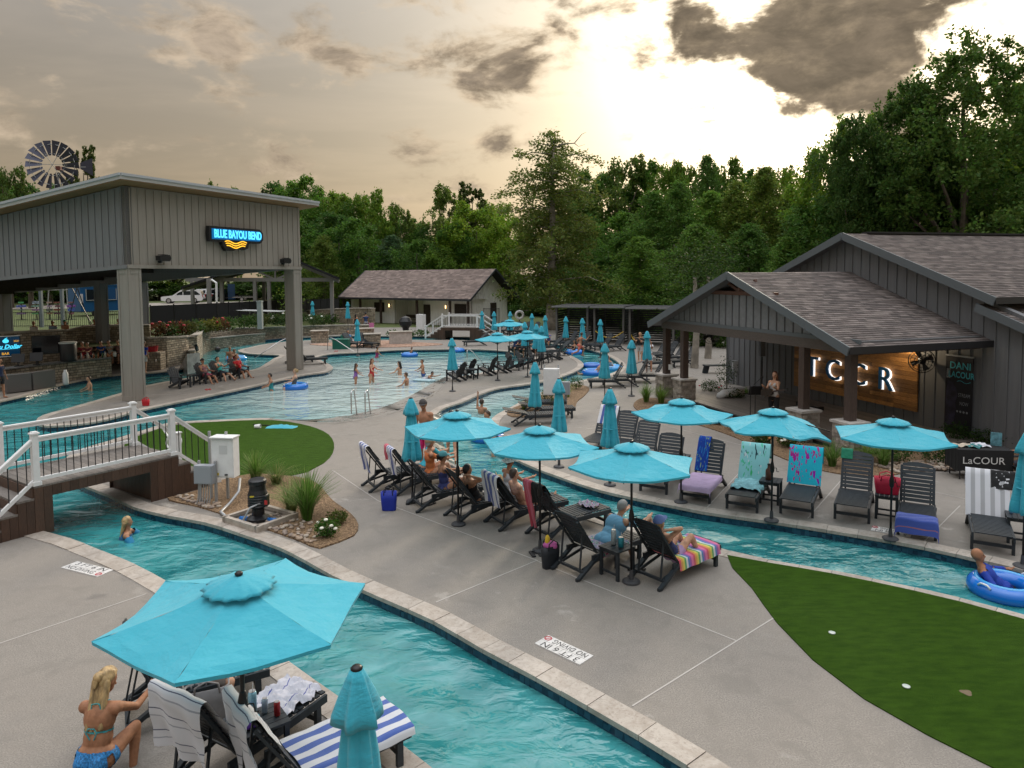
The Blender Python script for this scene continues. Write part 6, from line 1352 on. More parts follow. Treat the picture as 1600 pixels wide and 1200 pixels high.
# ------------------------------------------------------------------ trees and plants
def f_leaf(k, nt):
    a = k.n('ShaderNodeVertexColor', layer_name='Col').outputs[0]; r = k.n('ShaderNodeObjectInfo').outputs['Random']
    c = k.mix(r, k.mix(1.0, a, (.68, .88, .75), 'MULTIPLY'), k.mix(1.0, a, (1.08, 1.25, .85), 'MULTIPLY'))
    return {'Base Color': c, 'Roughness': .6, 'Specular IOR Level': .25, '_translucent': .48}
LEAF = shader('leaf', f_leaf)
BARK = mat('grey_brown_bark', (.11, .09, .07), .9, var=.35, vscale=3, bump=.03, bscale=12); PBARK = mat('pale_cypress_bark', (.25, .22, .18), .9, var=.3, vscale=2, bump=.03, bscale=10)
def leaf_mesh(name, C, D, size, cols, aspect=.55, up=.0, seed=1):
    "C: (n,3) leaf centres, D: (n,3) outward-ish directions, size: (n,)"
    r = np.random.default_rng(seed); n = len(C)
    a = r.normal(size=(n, 3)); a[:, 2] *= .6; a += D*.6; a /= np.linalg.norm(a, axis=1)[:, None]+1e-9
    b = np.cross(a, r.normal(size=(n, 3))); b[:, 2] += up; b /= np.linalg.norm(b, axis=1)[:, None]+1e-9
    s = size[:, None]
    V = np.empty((n, 4, 3)); V[:, 0] = C-a*s*.5; V[:, 1] = C+b*s*.5*aspect; V[:, 2] = C+a*s*.5; V[:, 3] = C-b*s*.5*aspect
    me = bpy.data.meshes.new(name); me.vertices.add(4*n); me.vertices.foreach_set('co', V.reshape(-1).astype('f4'))
    me.loops.add(4*n); me.loops.foreach_set('vertex_index', np.arange(4*n, dtype='i4')); me.polygons.add(n); me.polygons.foreach_set('loop_start', np.arange(0, 4*n, 4, dtype='i4')); me.polygons.foreach_set('loop_total', np.full(n, 4, dtype='i4'))
    at = me.color_attributes.new('Col', 'FLOAT_COLOR', 'CORNER'); cc = np.ones((n, 4, 4), 'f4'); cc[:, :, :3] = cols[:, None, :]; at.data.foreach_set('color', cc.reshape(-1))
    me.materials.append(LEAF); me.update(calc_edges=True); return me
def leaf_cols(n, base, seed, sp=.35):
    r = np.random.default_rng(seed); f = r.uniform(1-sp, 1+sp, (n, 1)); c = np.array(base)[None, :]*f; c[:, 0] *= r.uniform(.8, 1.3, n); return np.clip(c, 0, 1)
def broad_proto(seed, nl=15000, H=10.0, rw=3.4, base=(.052, .088, .020), low=.22, open_=0.0, leaf=.23, lobes=20):
    r = np.random.default_rng(seed); L = []
    for i in range(lobes):
        h = low+(1-low)*((i+.5)/lobes)**.9; w = rw*math.sin(math.pi*min(.97, max(.10, (h-low*.7)/(1.08-low*.7))))**.65
        a = i*2.4+r.uniform(-.5, .5); d = w*r.uniform(.35, .88); rad = rw*r.uniform(.26, .46)*(1.0 if h < .85 else .72)
        L.append((np.array([d*math.cos(a), d*math.sin(a), H*h*.97-rad*.35]), rad))
    per = nl//lobes; Cs, Ds = [], []
    for c, rad in L:
        # clumps within each lobe
        k = 18; cd_ = r.normal(size=(k, 3)); cd_ /= np.linalg.norm(cd_, axis=1)[:, None]; cd_[:, 2] = cd_[:, 2]*.8+.1
        cc = c+cd_*rad*r.uniform(.55, 1.02, (k, 1)); idx = r.integers(0, k, per)
        p = cc[idx]+r.normal(size=(per, 3))*rad*(.20-.07*open_); Cs.append(p); Ds.append((p-c)/rad)
    C = np.concatenate(Cs); D = np.concatenate(Ds); n = len(C)
    lm = leaf_mesh('crown', C, D, r.uniform(.7, 1.3, n)*leaf, leaf_cols(n, base, seed), .6, .0, seed)
    mb = MB(); top = H*.82; mb.tube([(0, 0, -.3), (.05, 0, H*.2), (.0, .1, H*.45), (.1, .0, top)], [.26, .20, .14, .04], 8)
    for c, rad in L[:14]:
        z0 = max(H*.16, c[2]*.55); mb.tube([(0.03, .03, z0), (c[0]*.5, c[1]*.5, (z0+c[2])*.5+.2), tuple(c)], [.10, .07, .025], 6)
    return lm, mb
def cedar_proto(seed, H=10.0, rw=3.0, base=(.150, .190, .040), nb=230, per=75, tops=1.0, leaf=.20, droop=.12, low=.05):
    r = np.random.default_rng(seed); Cs, Ds = [], []; mb = MB(); mb.tube([(0, 0, -.3), (0, 0, H*.5), (0, 0, H*.97)], [.24, .15, .03], 8)
    for i in range(nb):
        h = low+(1-low)*(i/nb)**.95; a = i*2.4+r.uniform(-.4, .4); w = rw*(1-h**2.0)**.8*(.35+.65*min(1, h/.18))*r.uniform(.45, 1.10)*(1+.22*math.sin(3*a+9*h))+.2
        z0 = H*h; d = np.array([math.cos(a), math.sin(a), 0]); t = r.random(per)**.6
        p = d[None]*w*t[:, None]; p[:, 2] = z0+w*t*.28-droop*w*t*t*2.2; p += r.normal(size=(per, 3))*np.array([.24, .24, .16])*(.6+.5*w/rw); Cs.append(p); Ds.append(np.repeat((d*.8+np.array([0, 0, .2]))[None], per, 0))
        if i % 9 == 0: mb.tube([(0, 0, z0), tuple(d*w*.8+np.array([0, 0, z0+w*.1]))], [.05, .012], 5)
    C = np.concatenate(Cs); D = np.concatenate(Ds); n = len(C)
    return leaf_mesh('crown', C, D, r.uniform(.7, 1.3, n)*leaf, leaf_cols(n, base, seed), .45, 0, seed), mb
PROT = {}
for i in range(4): PROT['broad%d' % i] = broad_proto(11+i, base=((.096, .175, .030), (.130, .195, .032), (.082, .150, .034), (.150, .220, .030))[i], rw=(3.4, 3.0, 3.8, 3.2)[i])
PROT['open0'] = broad_proto(31, 9000, base=(.120, .160, .038), rw=3.0, low=.42, open_=.8, lobes=16); PROT['open1'] = broad_proto(33, 7000, base=(.090, .110, .034), rw=2.4, low=.5, open_=1.2, lobes=12)
PROT['cedar0'] = cedar_proto(41); PROT['cedar1'] = cedar_proto(43, rw=3.6, base=(.115, .190, .040)); PROT['blue'] = cedar_proto(45, rw=3.4, base=(.070, .115, .070))
PROT['shrub'] = broad_proto(51, 9000, H=4.0, rw=2.6, low=.05, lobes=14, leaf=.2, base=(.070, .118, .026))
PM = {}
for k_, (lm, mb) in PROT.items():
    me = bpy.data.meshes.new('trunk'); me.from_pydata(mb.v, [], mb.f); me.materials.append(BARK); me.update(); PM[k_] = (lm, me)
ORD = ['first', 'second', 'third', 'fourth', 'fifth', 'sixth', 'seventh', 'eighth', 'ninth', 'tenth', 'eleventh', 'twelfth', 'thirteenth', 'fourteenth', 'fifteenth', 'sixteenth', 'seventeenth', 'eighteenth', 'nineteenth', 'twentieth']
KW = {'broad': 'dense green broadleaf tree', 'open': 'open crowned tree with thin limbs', 'cedar': 'feathery olive green cedar', 'blue': 'bluish green conifer', 'shrub': 'low leafy shrub'}
def tree(px, ytop, Y, kind, wpx, label, group, zb=None, rz=None):
    top = PY(px, ytop, Y); z0 = (terr_z(top.x, Y) if Y > 71 else 0.0) if zb is None else zb; H0 = 4.0 if kind == 'shrub' else 10.0
    sz = (top.z-z0)/H0; sx = (wpx*Y/FOC)/(5.6 if kind != 'shrub' else 4.6)
    o = thing('shrub' if kind == 'shrub' else ('cedar_tree' if kind in ('cedar0', 'cedar1', 'blue') else 'broadleaf_tree'), label, 'shrub' if kind == 'shrub' else 'tree', (top.x, Y, z0-.1), random.random()*6.28 if rz is None else rz, group, (sx, sx, sz))
    put('crown', PM[kind][0], o); put('trunk', PM[kind][1], o); return o
ROWS = {
 'around the windmill': [(-30, 270, 105, 'broad0', 110), (8, 258, 90, 'open0', 60), (70, 285, 100, 'broad2', 90), (128, 222, 95, 'open1', 60), (40, 300, 88, 'broad1', 80)],
 'above the pavilion roof': [(325, 286, 120, 'open0', 60), (352, 291, 120, 'broad1', 60), (412, 291, 118, 'open1', 40), (270, 320, 118, 'broad3', 90), (200, 330, 118, 'broad0', 100)],
 'back row above the bathhouse': [(445, 284, 122, 'broad2', 80), (480, 275, 118, 'broad0', 85), (520, 296, 120, 'broad1', 70), (556, 305, 122, 'broad2', 75), (580, 298, 118, 'broad3', 60), (625, 318, 120, 'open0', 50), (648, 340, 122, 'broad0', 60), (700, 290, 118, 'open0', 75), (738, 280, 116, 'open1', 70), (770, 310, 118, 'broad1', 70), (600, 335, 125, 'broad2', 80), (680, 345, 124, 'broad2', 80)],
 'front row behind the bathhouse': [(505, 368, 96, 'cedar0', 75), (560, 340, 100, 'broad0', 80), (612, 368, 100, 'blue', 80), (650, 372, 98, 'broad2', 60), (690, 385, 96, 'broad1', 60), (716, 345, 98, 'broad0', 60), (745, 315, 98, 'broad3', 85), (790, 340, 96, 'broad3', 70), (460, 340, 104, 'broad0', 90), (530, 330, 106, 'broad2', 80)],
 'back row right of the cypress': [(930, 262, 100, 'broad2', 90), (968, 243, 98, 'open0', 95), (1010, 250, 100, 'broad0', 70), (1045, 250, 96, 'broad1', 70), (1075, 250, 98, 'open0', 60), (1105, 245, 92, 'cedar1', 75), (1140, 246, 95, 'broad1', 70), (1180, 262, 92, 'broad0', 70), (1215, 258, 88, 'open0', 60), (1255, 258, 86, 'broad3', 70), (890, 290, 104, 'broad2', 90)],
 'front row right of the cypress': [(980, 330, 78, 'broad0', 90), (950, 360, 76, 'broad2', 80), (1020, 300, 74, 'cedar1', 110), (1060, 285, 72, 'cedar1', 100), (1110, 300, 70, 'cedar1', 110), (1150, 285, 68, 'cedar0', 110), (1195, 262, 66, 'cedar0', 120), (1000, 370, 66, 'cedar1', 110), (1090, 350, 62, 'cedar1', 120), (1240, 300, 64, 'cedar0', 110), (940, 400, 74, 'broad2', 80), (1170, 350, 60, 'cedar1', 110)],
 'behind the stage roof': [(1300, 235, 58, 'broad3', 110), (1335, 180, 56, 'broad3', 110), (1290, 300, 56, 'broad2', 120), (1370, 240, 54, 'broad2', 130), (1430, 230, 55, 'broad0', 150), (1560, 200, 54, 'broad2', 170), (1620, 120, 54, 'broad0', 160), (1490, 260, 52, 'broad2', 160), (1340, 310, 52, 'cedar0', 120), (1230, 370, 54, 'cedar1', 90), (1680, 180, 50, 'broad1', 200)]}
NTREE = 0
for zone, lst in ROWS.items():
    lst = sorted(lst); 
    for i, (px, yt, Y, kd, w) in enumerate(lst):
        kw = KW[[q for q in KW if kd.startswith(q)][0]]
        tree(px, yt, Y, kd, w*1.12, '%s, %s from the left, %s' % (kw, ORD[i], zone), zone)
# low growth filling the foot of the forest
for i, (px, yt, Y, w) in enumerate([(90, 440, 110, 90), (170, 442, 112, 90), (250, 440, 116, 80), (310, 440, 118, 80), (380, 436, 118, 90), (450, 438, 116, 90), (500, 440, 112, 70), (550, 430, 108, 80), (700, 425, 104, 90), (780, 425, 100, 80), (820, 440, 96, 70), (840, 455, 90, 60), (890, 450, 86, 70), (930, 440, 82, 80), (970, 440, 74, 90), (1010, 440, 70, 90), (1060, 440, 66, 90), (1110, 470, 50, 70), (1085, 455, 58, 80), (1150, 430, 56, 90), (1000, 465, 64, 60), (640, 420, 106, 80), (-40, 400, 110, 120), (30, 410, 112, 100)]):
    tree(px, yt, Y, 'shrub', w*1.3, '%s shrub from the left in the dark undergrowth at the forest foot' % ORD[i] if i < 20 else 'dense shrub %s in the dark undergrowth' % ('behind the bathhouse gable', 'far left beyond the drive', 'beyond the parked dark truck', 'beyond the picket fence')[i-20], 'undergrowth shrubs')
# the tall near tree at the right edge, with finer leaves and limbs showing against the sky
lm, mb = broad_proto(77, 26000, H=10, rw=3.1, low=.34, open_=1.0, lobes=30, leaf=.15, base=(.072, .120, .030)); me = bpy.data.meshes.new('trunk'); me.from_pydata(mb.v, [], mb.f); me.materials.append(BARK); PM['big'] = (lm, me)
PM['broadbig'] = PM['big']; KW['big'] = ''
def bigtree(px, yt, Y, w, lb): 
    o = tree(px, yt, Y, 'broadbig', w, lb, 'behind the stage roof'); return o
bigtree(1512, 58, 48, 235, 'tallest tree, dark and open limbed, at the upper right'); bigtree(1425, 120, 50, 150, 'dark leaning tree left of the tallest one'); bigtree(1340, 175, 52, 120, 'sunlit tree where the bright sky meets the right forest')
# the bald cypress by the bathhouse
def cypress():
    r = np.random.default_rng(5); base = P(862, 515); Y = base.y; top = PY(866, 210, Y).z; H = top
    o = thing('cypress_tree', 'tall ragged bald cypress with a pale trunk beside the bathhouse', 'tree', base)
    MB().tube([(0, 0, -.2), (0, 0, .8), (.05, 0, 3), (.1, 0, 9), (.15, .1, 14), (.3, .1, H*.96)], [.85, .62, .45, .33, .20, .05], 12).build('trunk', PBARK, o, smooth=True)
    Cs, Ds = [], []; lb = MB()
    for i in range(150):
        h = .13+.87*(i/150)**.9; a = i*2.4+r.uniform(-.5, .5)
        prof = np.interp(h, [.1, .2, .35, .5, .62, .75, .86, .93, 1.0], [5.0, 6.2, 6.0, 5.0, 4.0, 4.6, 4.6, 3.2, 1.4])*(1+.25*math.sin(2*a+11*h))
        w = prof*r.uniform(.35, 1.18); z0 = H*h; d = np.array([math.cos(a), math.sin(a), 0]); per = int(190*(.5+w/5))
        if r.random() < (.34 if h > .6 else .18): continue
        t = r.random(per)**.55; p = d[None]*w*t[:, None]; p[:, 2] = z0+.16*w*t-.24*w*t*t+.25*np.sin(5*t+a)
        side = np.array([-d[1], d[0], 0]); p += side[None]*(r.normal(size=(per, 1))*.45*t[:, None]); p += r.normal(size=(per, 3))*np.array([.22, .22, .24]); p[:, 2] -= np.abs(r.normal(size=per))*.22
        Cs.append(p); Ds.append(np.repeat(d[None]*.5, per, 0))
        if i % 2 == 0: lb.tube([(0.05, 0, z0-.1), tuple(d*w*.5+np.array([0, 0, z0+.03*w])), tuple(d*w*.92+np.array([0, 0, z0-.1*w]))], [.07, .045, .012], 5)
    q = lb.build('limbs', PBARK, o)
    C = np.concatenate(Cs); D = np.concatenate(Ds); n = len(C); put('crown', leaf_mesh('crown', C, D, r.uniform(.6, 1.3, n)*.30, leaf_cols(n, (.150, .170, .045), 9), .5, 0, 9), o)
    # the dead snag branch at the top right
    MB().tube([(.25, 0, H*.93), (1.0, 0, H*.95), (2.2, 0, H*.955), (2.9, 0, H*1.0), (3.3, 0, H*1.01)], [.07, .06, .05, .03, .01], 6).tube([(2.2, 0, H*.955), (2.6, .2, H*.94), (3.2, .2, H*.95)], [.04, .02, .01], 5).build('bare_branch', PBARK, o)
    return o
cypress()
# thin young trees by the stage rear
for px, py, yt, lb in ((1085, 575, 500, 'slim bare trunk just behind the porch posts'), (1106, 560, 480, 'slim pale trunk behind the caged fan')):
    b = P(px, py); o = thing('young_tree', lb, 'tree', b); MB().tube([(0, 0, 0), (.1, 0, 2), (0, .1, 5)], [.22, .17, .1], 8).build('trunk', PBARK, o); r = np.random.default_rng(3); C = r.normal(size=(900, 3))*np.array([1.0, 1.0, .8])+np.array([0, 0, 5.5]); put('crown', leaf_mesh('crown', C, C*0, r.uniform(.1, .22, 900), leaf_cols(900, (.035, .055, .016), 4)), o)
# ---- garden plants
def grass_clump(px, py, h, sp, label, n=150, cols=((.13, .22, .04), (.26, .28, .10)), group=None, z=.03):
    p = P(px, py, z); o = thing('ornamental_grass', label, 'grass', p, 0, group); mb = MB(); rr = random.Random(px*7+py)
    for i in range(n):
        a = rr.random()*6.283; r0 = rr.random()*.10; lean = rr.random()**.7*sp; hh = h*rr.uniform(.65, 1.1); w = rr.uniform(.008, .015); d = Vector((math.cos(a), math.sin(a), 0)); s = Vector((-d.y, d.x, 0)); b = d*r0
        c0 = cols[0] if rr.random() < .65 else cols[1]; f = rr.uniform(.7, 1.25); mb.c = tuple(x*f for x in c0); pts = []
        for t in (0, .35, .7, 1.0): pts.append(b+d*lean*t*t+UP*hh*(t-.30*t*t*min(1.4, lean/max(h, .1)*1.6)))
        vs = []; 
        for j, q in enumerate(pts): ww = w*(1-.27*j); vs += [q-s*ww, q+s*ww]
        mb.add(vs, [(2*j, 2*j+1, 2*j+3, 2*j+2) for j in range(3)])
    b = mb.build('blades', LEAF, o, kind='stuff'); return o
def bush(px, py, r_, h, label, base=(.045, .085, .018), n=700, flowers=None, nf=0, z=.03, group=None, leaf=.05, fl=.05):
    p = P(px, py, z) ; o = thing('garden_shrub', label, 'shrub', p, 0, group); r = np.random.default_rng(int(px*13+py))
    d = r.normal(size=(n, 3)); d /= np.linalg.norm(d, axis=1)[:, None]; rad = r.uniform(.45, 1.05, (n, 1)); bumps = 1+.22*np.sin(d[:, :1]*5+px)*np.cos(d[:, 1:2]*6)
    C = d*rad*bumps*np.array([r_, r_, h/2])+np.array([0, 0, h*.5]); C[:, 2] = np.abs(C[:, 2]); put('foliage', leaf_mesh('foliage', C, d, r.uniform(.7, 1.4, n)*leaf, leaf_cols(n, base, int(px)), .6, 0, 3), o)
    MB().tube([(0, 0, -.03), (0.02, 0, h*.5)], [.025, .01], 5).build('stem', BARK, o)
    for i in range(nf):
        a = r.normal(size=3); a /= np.linalg.norm(a); a[2] = abs(a[2]); q = a*np.array([r_, r_, h/2])*1.02+np.array([0, 0, h*.5]); MB().ball(tuple(q), (fl, fl, fl*.6), 8, 5).build('blossom', flowers, o, smooth=True)
    return o
WF = mat('white_petal', (.75, .72, .62), .7); RF = mat('red_petal', (.45, .03, .04), .7); OF = mat('orange_petal', (.5, .2, .04), .7)
grass_clump(400, 752, .85, .75, 'arching grass clump behind the white control cabinet', 260); grass_clump(432, 756, .6, .65, 'pale drooping grass on the lawn edge', 120, ((.22, .20, .10), (.12, .16, .05)))
grass_clump(480, 812, 1.15, .75, 'largest green ornamental grass beside the pump pit', 380); grass_clump(455, 800, .75, .7, 'variegated pale grass left of the largest clump', 220, ((.24, .25, .13), (.13, .18, .06)))
bush(511, 838, .24, .36, 'round green bush with white blossoms in the near bed', (.06, .13, .02), 900, WF, 5, leaf=.045, fl=.045); bush(527, 818, .22, .28, 'loose yellow green shrub behind the white blossom bush', (.10, .11, .03), 500)
for i, (px, py, h) in enumerate(((1010, 628, .85), (1033, 630, .8), (1300, 728, .75), (1380, 728, .7), (1355, 720, .6), (1165, 618, .4))): grass_clump(px, py, h, .6, ['left spiky grass clump by the far stage pillar', 'right spiky grass clump by the far stage pillar', 'large spiky grass in front of the near stage pillar', 'spiky grass right of the near stage pillar', 'smaller spiky grass between the stage pillars', 'tuft of grass beside the white drain pipe'][i], 170)
for i, (px, py, r_, h, nf, fl) in enumerate(((1152, 672, .3, .3, 2, OF), (1120, 662, .25, .25, 0, WF), (1190, 692, .3, .3, 3, OF), (1232, 698, .35, .45, 7, WF), (1255, 690, .3, .5, 5, WF), (1270, 716, .28, .3, 4, RF), (1402, 722, .4, .55, 0, WF), (1462, 722, .5, .5, 0, WF), (1495, 690, .45, .6, 0, WF), (1540, 695, .4, .5, 0, WF), (1135, 612, .5, 1.5, 0, WF), (1110, 614, .45, .6, 3, RF), (1145, 624, .5, .45, 0, WF), (1068, 640, .4, .4, 4, RF), (1590, 700, .5, .6, 0, WF))):
    bush(px, py, r_, h, ['orange flecked low shrub behind the first right bank umbrella', 'low creeping shrub at the bed edge', 'low shrub beside the lopsided umbrella pole', 'white flowering rose bush behind the lopsided umbrella', 'tall white rose beside the near stage pillar', 'red flowered low plant in the stage bed', 'dark round shrub right of the umbrella pole', 'wide dark shrub left of the merchandise table', 'dark shrub below the banner', 'dark shrub behind the merchandise table', 'tall dark evergreen shrub at the stage wall corner', 'red rose shrub beside the far pillars', 'low shrub in front of the white drain pipe', 'red flowered shrub at the foot of the far pillars', 'dark shrub at the right edge by the wall'][i], (.035, .065, .018) if i > 5 else (.055, .085, .022), 700, fl, nf, leaf=.06)
for i, (px, py, h) in enumerate(((820, 640, .5), (855, 630, .6), (886, 620, .7), (900, 608, .6), (880, 606, .55), (868, 640, .45))): (grass_clump if i % 2 == 0 else lambda a, b, h_, s_, l, n: bush(a, b, .35, h_, l, (.06, .09, .025)))(px, py, h, .5, ['spiky grass at the tip of the river bend bed', 'green shrub behind the left closed umbrella at the bend', 'tall spiky plant right of the bend cabinet', 'green shrub at the far end of the bend bed', 'spiky plant behind the bend cabinet', 'low shrub beside the bend junction box'][i], 90)
# terrace planting: reddish and green shrubs above the retaining wall
lst = [(246, 528, 'red'), (262, 527, 'green'), (277, 525, 'red'), (292, 524, 'olive'), (304, 522, 'green'), (318, 520, 'gold'), (332, 519, 'gold'), (344, 518, 'red'), (356, 516, 'green'), (382, 512, 'green'), (396, 511, 'green'), (412, 509, 'olive'), (424, 508, 'green'), (440, 508, 'white'), (452, 506, 'green'), (466, 505, 'green'), (492, 508, 'white'), (505, 508, 'green'), (518, 507, 'green')]
BC = {'red': (.13, .055, .03), 'green': (.045, .08, .02), 'olive': (.09, .085, .03), 'gold': (.16, .14, .03), 'white': (.07, .10, .035)}
cnt = {}
for px, py, cl_ in lst:
    cnt[cl_] = cnt.get(cl_, 0)+1; z = tz(px); p = P(px, py, z)
    bush(px, py, .75, 1.0, '%s %s shrub from the left above the retaining wall' % (ORD[cnt[cl_]-1], {'red': 'reddish', 'green': 'green', 'olive': 'olive', 'gold': 'golden', 'white': 'white flowering'}[cl_]), BC[cl_], 420, {'red': RF, 'white': WF}.get(cl_), 5 if cl_ in ('red', 'white') else 0, z=z, group='shrubs above the retaining wall', leaf=.16, fl=.12)
b = P(455, 506, 1.2); o = thing('young_tree', 'young bright green sapling on the terrace', 'tree', b); MB().tube([(0, 0, 0), (0, 0, 2.4)], [.05, .02], 6).build('trunk', BARK, o); r = np.random.default_rng(8); C = r.normal(size=(420, 3))*np.array([.55, .55, .75])+np.array([0, 0, 1.9]); put('crown', leaf_mesh('crown', C, C*0, r.uniform(.12, .22, 420), leaf_cols(420, (.12, .17, .03), 4)), o)
for i, (px, py) in enumerate(((615, 526), (640, 527), (660, 525))): bush(px, py, .6, .6, ['left', 'middle', 'right'][i]+' low shrub on the bathhouse walk', (.05, .09, .02), 260, leaf=.15)
o = thing('terrace_pillar', 'pale green square pillar at the ramp on the terrace', 'pillar', P(407, 512, 1.3)); MB().box((0, 0, .95), (.35, .35, 2.1)).build('shaft', mat('pale_green_post', (.25, .30, .30), .6), o); MB().box((0, 0, 2.03), (.42, .42, .08)).build('cap', MATS['pale_green_post'], o)
for i, (px, py) in enumerate(((248, 507), (258, 506))): o = thing('notice_sign', ('left', 'right')[i]+' small white notice on the dark fence', 'sign', P(px, py, 1.4)); MB().box((0, 0, 1.3), (.4, .03, .5)).build('board', WHITEP, o); MB().box((0, .03, .6), (.05, .05, 1.2)).build('post', BLACKM, o)
# ------------------------------------------------------------------ people
PEOPLE = []
def sdir(fl, ab, side): return Vector((math.sin(R_(fl))*math.cos(R_(ab)), side*math.sin(R_(ab)), -math.cos(R_(fl))*math.cos(R_(ab))))
POSES = dict(
 stand=dict(hip=.93, lean=0, th=((4, 3), (-4, 3)), kn=(2, 4), ar=((6, 8), (-4, 8)), el=(12, 15)),
 walk=dict(hip=.92, lean=-6, th=((24, 2), (-20, 2)), kn=(14, 22), ar=((-28, 8), (28, 8)), el=(30, 40)),
 run=dict(hip=.95, lean=-14, th=((55, 2), (-25, 2)), kn=(70, 50), ar=((-45, 14), (60, 14)), el=(80, 80)),
 sit=dict(hip=.46, lean=12, th=((82, 10), (84, 10)), kn=(78, 72), ar=((32, 10), (38, 10)), el=(50, 55)),
 sitfwd=dict(hip=.48, lean=-22, th=((84, 9), (86, 9)), kn=(82, 86), ar=((52, 8), (50, 8)), el=(40, 45)),
 recline=dict(hip=.48, lean=36, th=((86, 6), (84, 6)), kn=(4, 10), ar=((18, 14), (16, 14)), el=(40, 50)),
 kneesup=dict(hip=.48, lean=40, th=((122, 7), (128, 7)), kn=(88, 98), ar=((150, 40), (155, 40)), el=(115, 115)),
 handshead=dict(hip=.48, lean=28, th=((90, 8), (84, 8)), kn=(30, 14), ar=((130, 55), (130, 55)), el=(120, 120)),
 hugknees=dict(hip=.48, lean=6, th=((118, 7), (116, 7)), kn=(100, 96), ar=((58, 6), (60, 6)), el=(30, 34)),
 crouch=dict(hip=.30, lean=-16, th=((108, 14), (100, 10)), kn=(128, 118), ar=((45, 22), (58, 14)), el=(42, 46)),
 bendover=dict(hip=.50, lean=-58, th=((86, 9), (86, 9)), kn=(70, 70), ar=((70, 12), (70, 12)), el=(40, 40)),
 wade=dict(hip=.93, lean=-3, th=((4, 5), (-6, 5)), kn=(4, 4), ar=((28, 30), (24, 26)), el=(45, 40)),
 swim=dict(hip=.93, lean=-30, th=((0, 5), (-6, 5)), kn=(8, 8), ar=((80, 35), (70, 40)), el=(30, 25)),
 guitar=dict(hip=.93, lean=2, th=((4, 4), (-3, 4)), kn=(3, 4), ar=((30, 14), (20, 12)), el=(84, 96)),
 cross=dict(hip=.48, lean=8, th=((86, 38), (88, 36)), kn=(112, 108), ar=((30, 8), (36, 8)), el=(50, 50)))
def skeleton(pose, fem=False, over=None, head=(0, 0)):
    p = dict(POSES[pose]); p.update(over or {}); J = {}
    hip = Vector((0, 0, p['hip'])); le = R_(p['lean']); t = Vector((-math.sin(le), 0, math.cos(le))); f = Vector((math.cos(le), 0, math.sin(le)))
    mid = hip+t*.24; le2 = le*.75; t2 = Vector((-math.sin(le2), 0, math.cos(le2))); neck = mid+t2*.27; f2 = Vector((math.cos(le2), 0, math.sin(le2)))
    hl = le2*.45+R_(head[0]); ht = Vector((-math.sin(hl), 0, math.cos(hl))); hf0 = Vector((math.cos(hl), 0, math.sin(hl))); yaw = R_(head[1]); hs0 = ht.cross(hf0); hf = hf0*math.cos(yaw)+hs0*math.sin(yaw)
    hc = neck+ht*.185+hf*.02
    J.update(hip=hip, mid=mid, neck=neck, t=t, f=f, t2=t2, f2=f2, hc=hc, ht=ht, hf=hf)
    sw = .165 if fem else .188; hw = .10 if fem else .092
    for i, s in enumerate((1, -1)):
        n = 'LR'[i]; sh = neck-t2*.045+Vector((0, s*sw, 0)); a = p['ar'][i]; el = sh+sdir(a[0], a[1], s)*.275; fa = sdir(a[0]+p['el'][i], a[1]*(.5 if p['el'][i] < 90 else -.6), s); wr = el+fa*.245
        h0 = hip+Vector((0, s*hw, -.02)); l = p['th'][i]; kn = h0+sdir(l[0], l[1], s)*.42; sn = sdir(l[0]-p['kn'][i], l[1]*.4, s); an = kn+sn*.42
        fd = Vector((math.cos(R_(l[0]-p['kn'][i])), 0, math.sin(R_(l[0]-p['kn'][i]))))
        J['sh'+n], J['el'+n], J['wr'+n], J['fa'+n], J['h'+n], J['kn'+n], J['an'+n], J['fd'+n] = sh, el, wr, fa, h0, kn, an, fd
    return J
def capsule(mb, a, b, r0, r1, n=12):
    a = Vector(a); b = Vector(b); d = (b-a); L = d.length; d = d/L if L > 1e-6 else Vector((0, 0, 1)); pts = []; rs = []
    for k in (-.98, -.7, -.35): pts.append(a+d*r0*k); rs.append(r0*math.sqrt(1-k*k))
    for q in (0, .33, .66, 1): pts.append(a.lerp(b, q)); rs.append(r0+(r1-r0)*q)
    for k in (.35, .7, .98): pts.append(b+d*r1*k); rs.append(r1*math.sqrt(1-k*k))
    mb.tube(pts, rs, n)
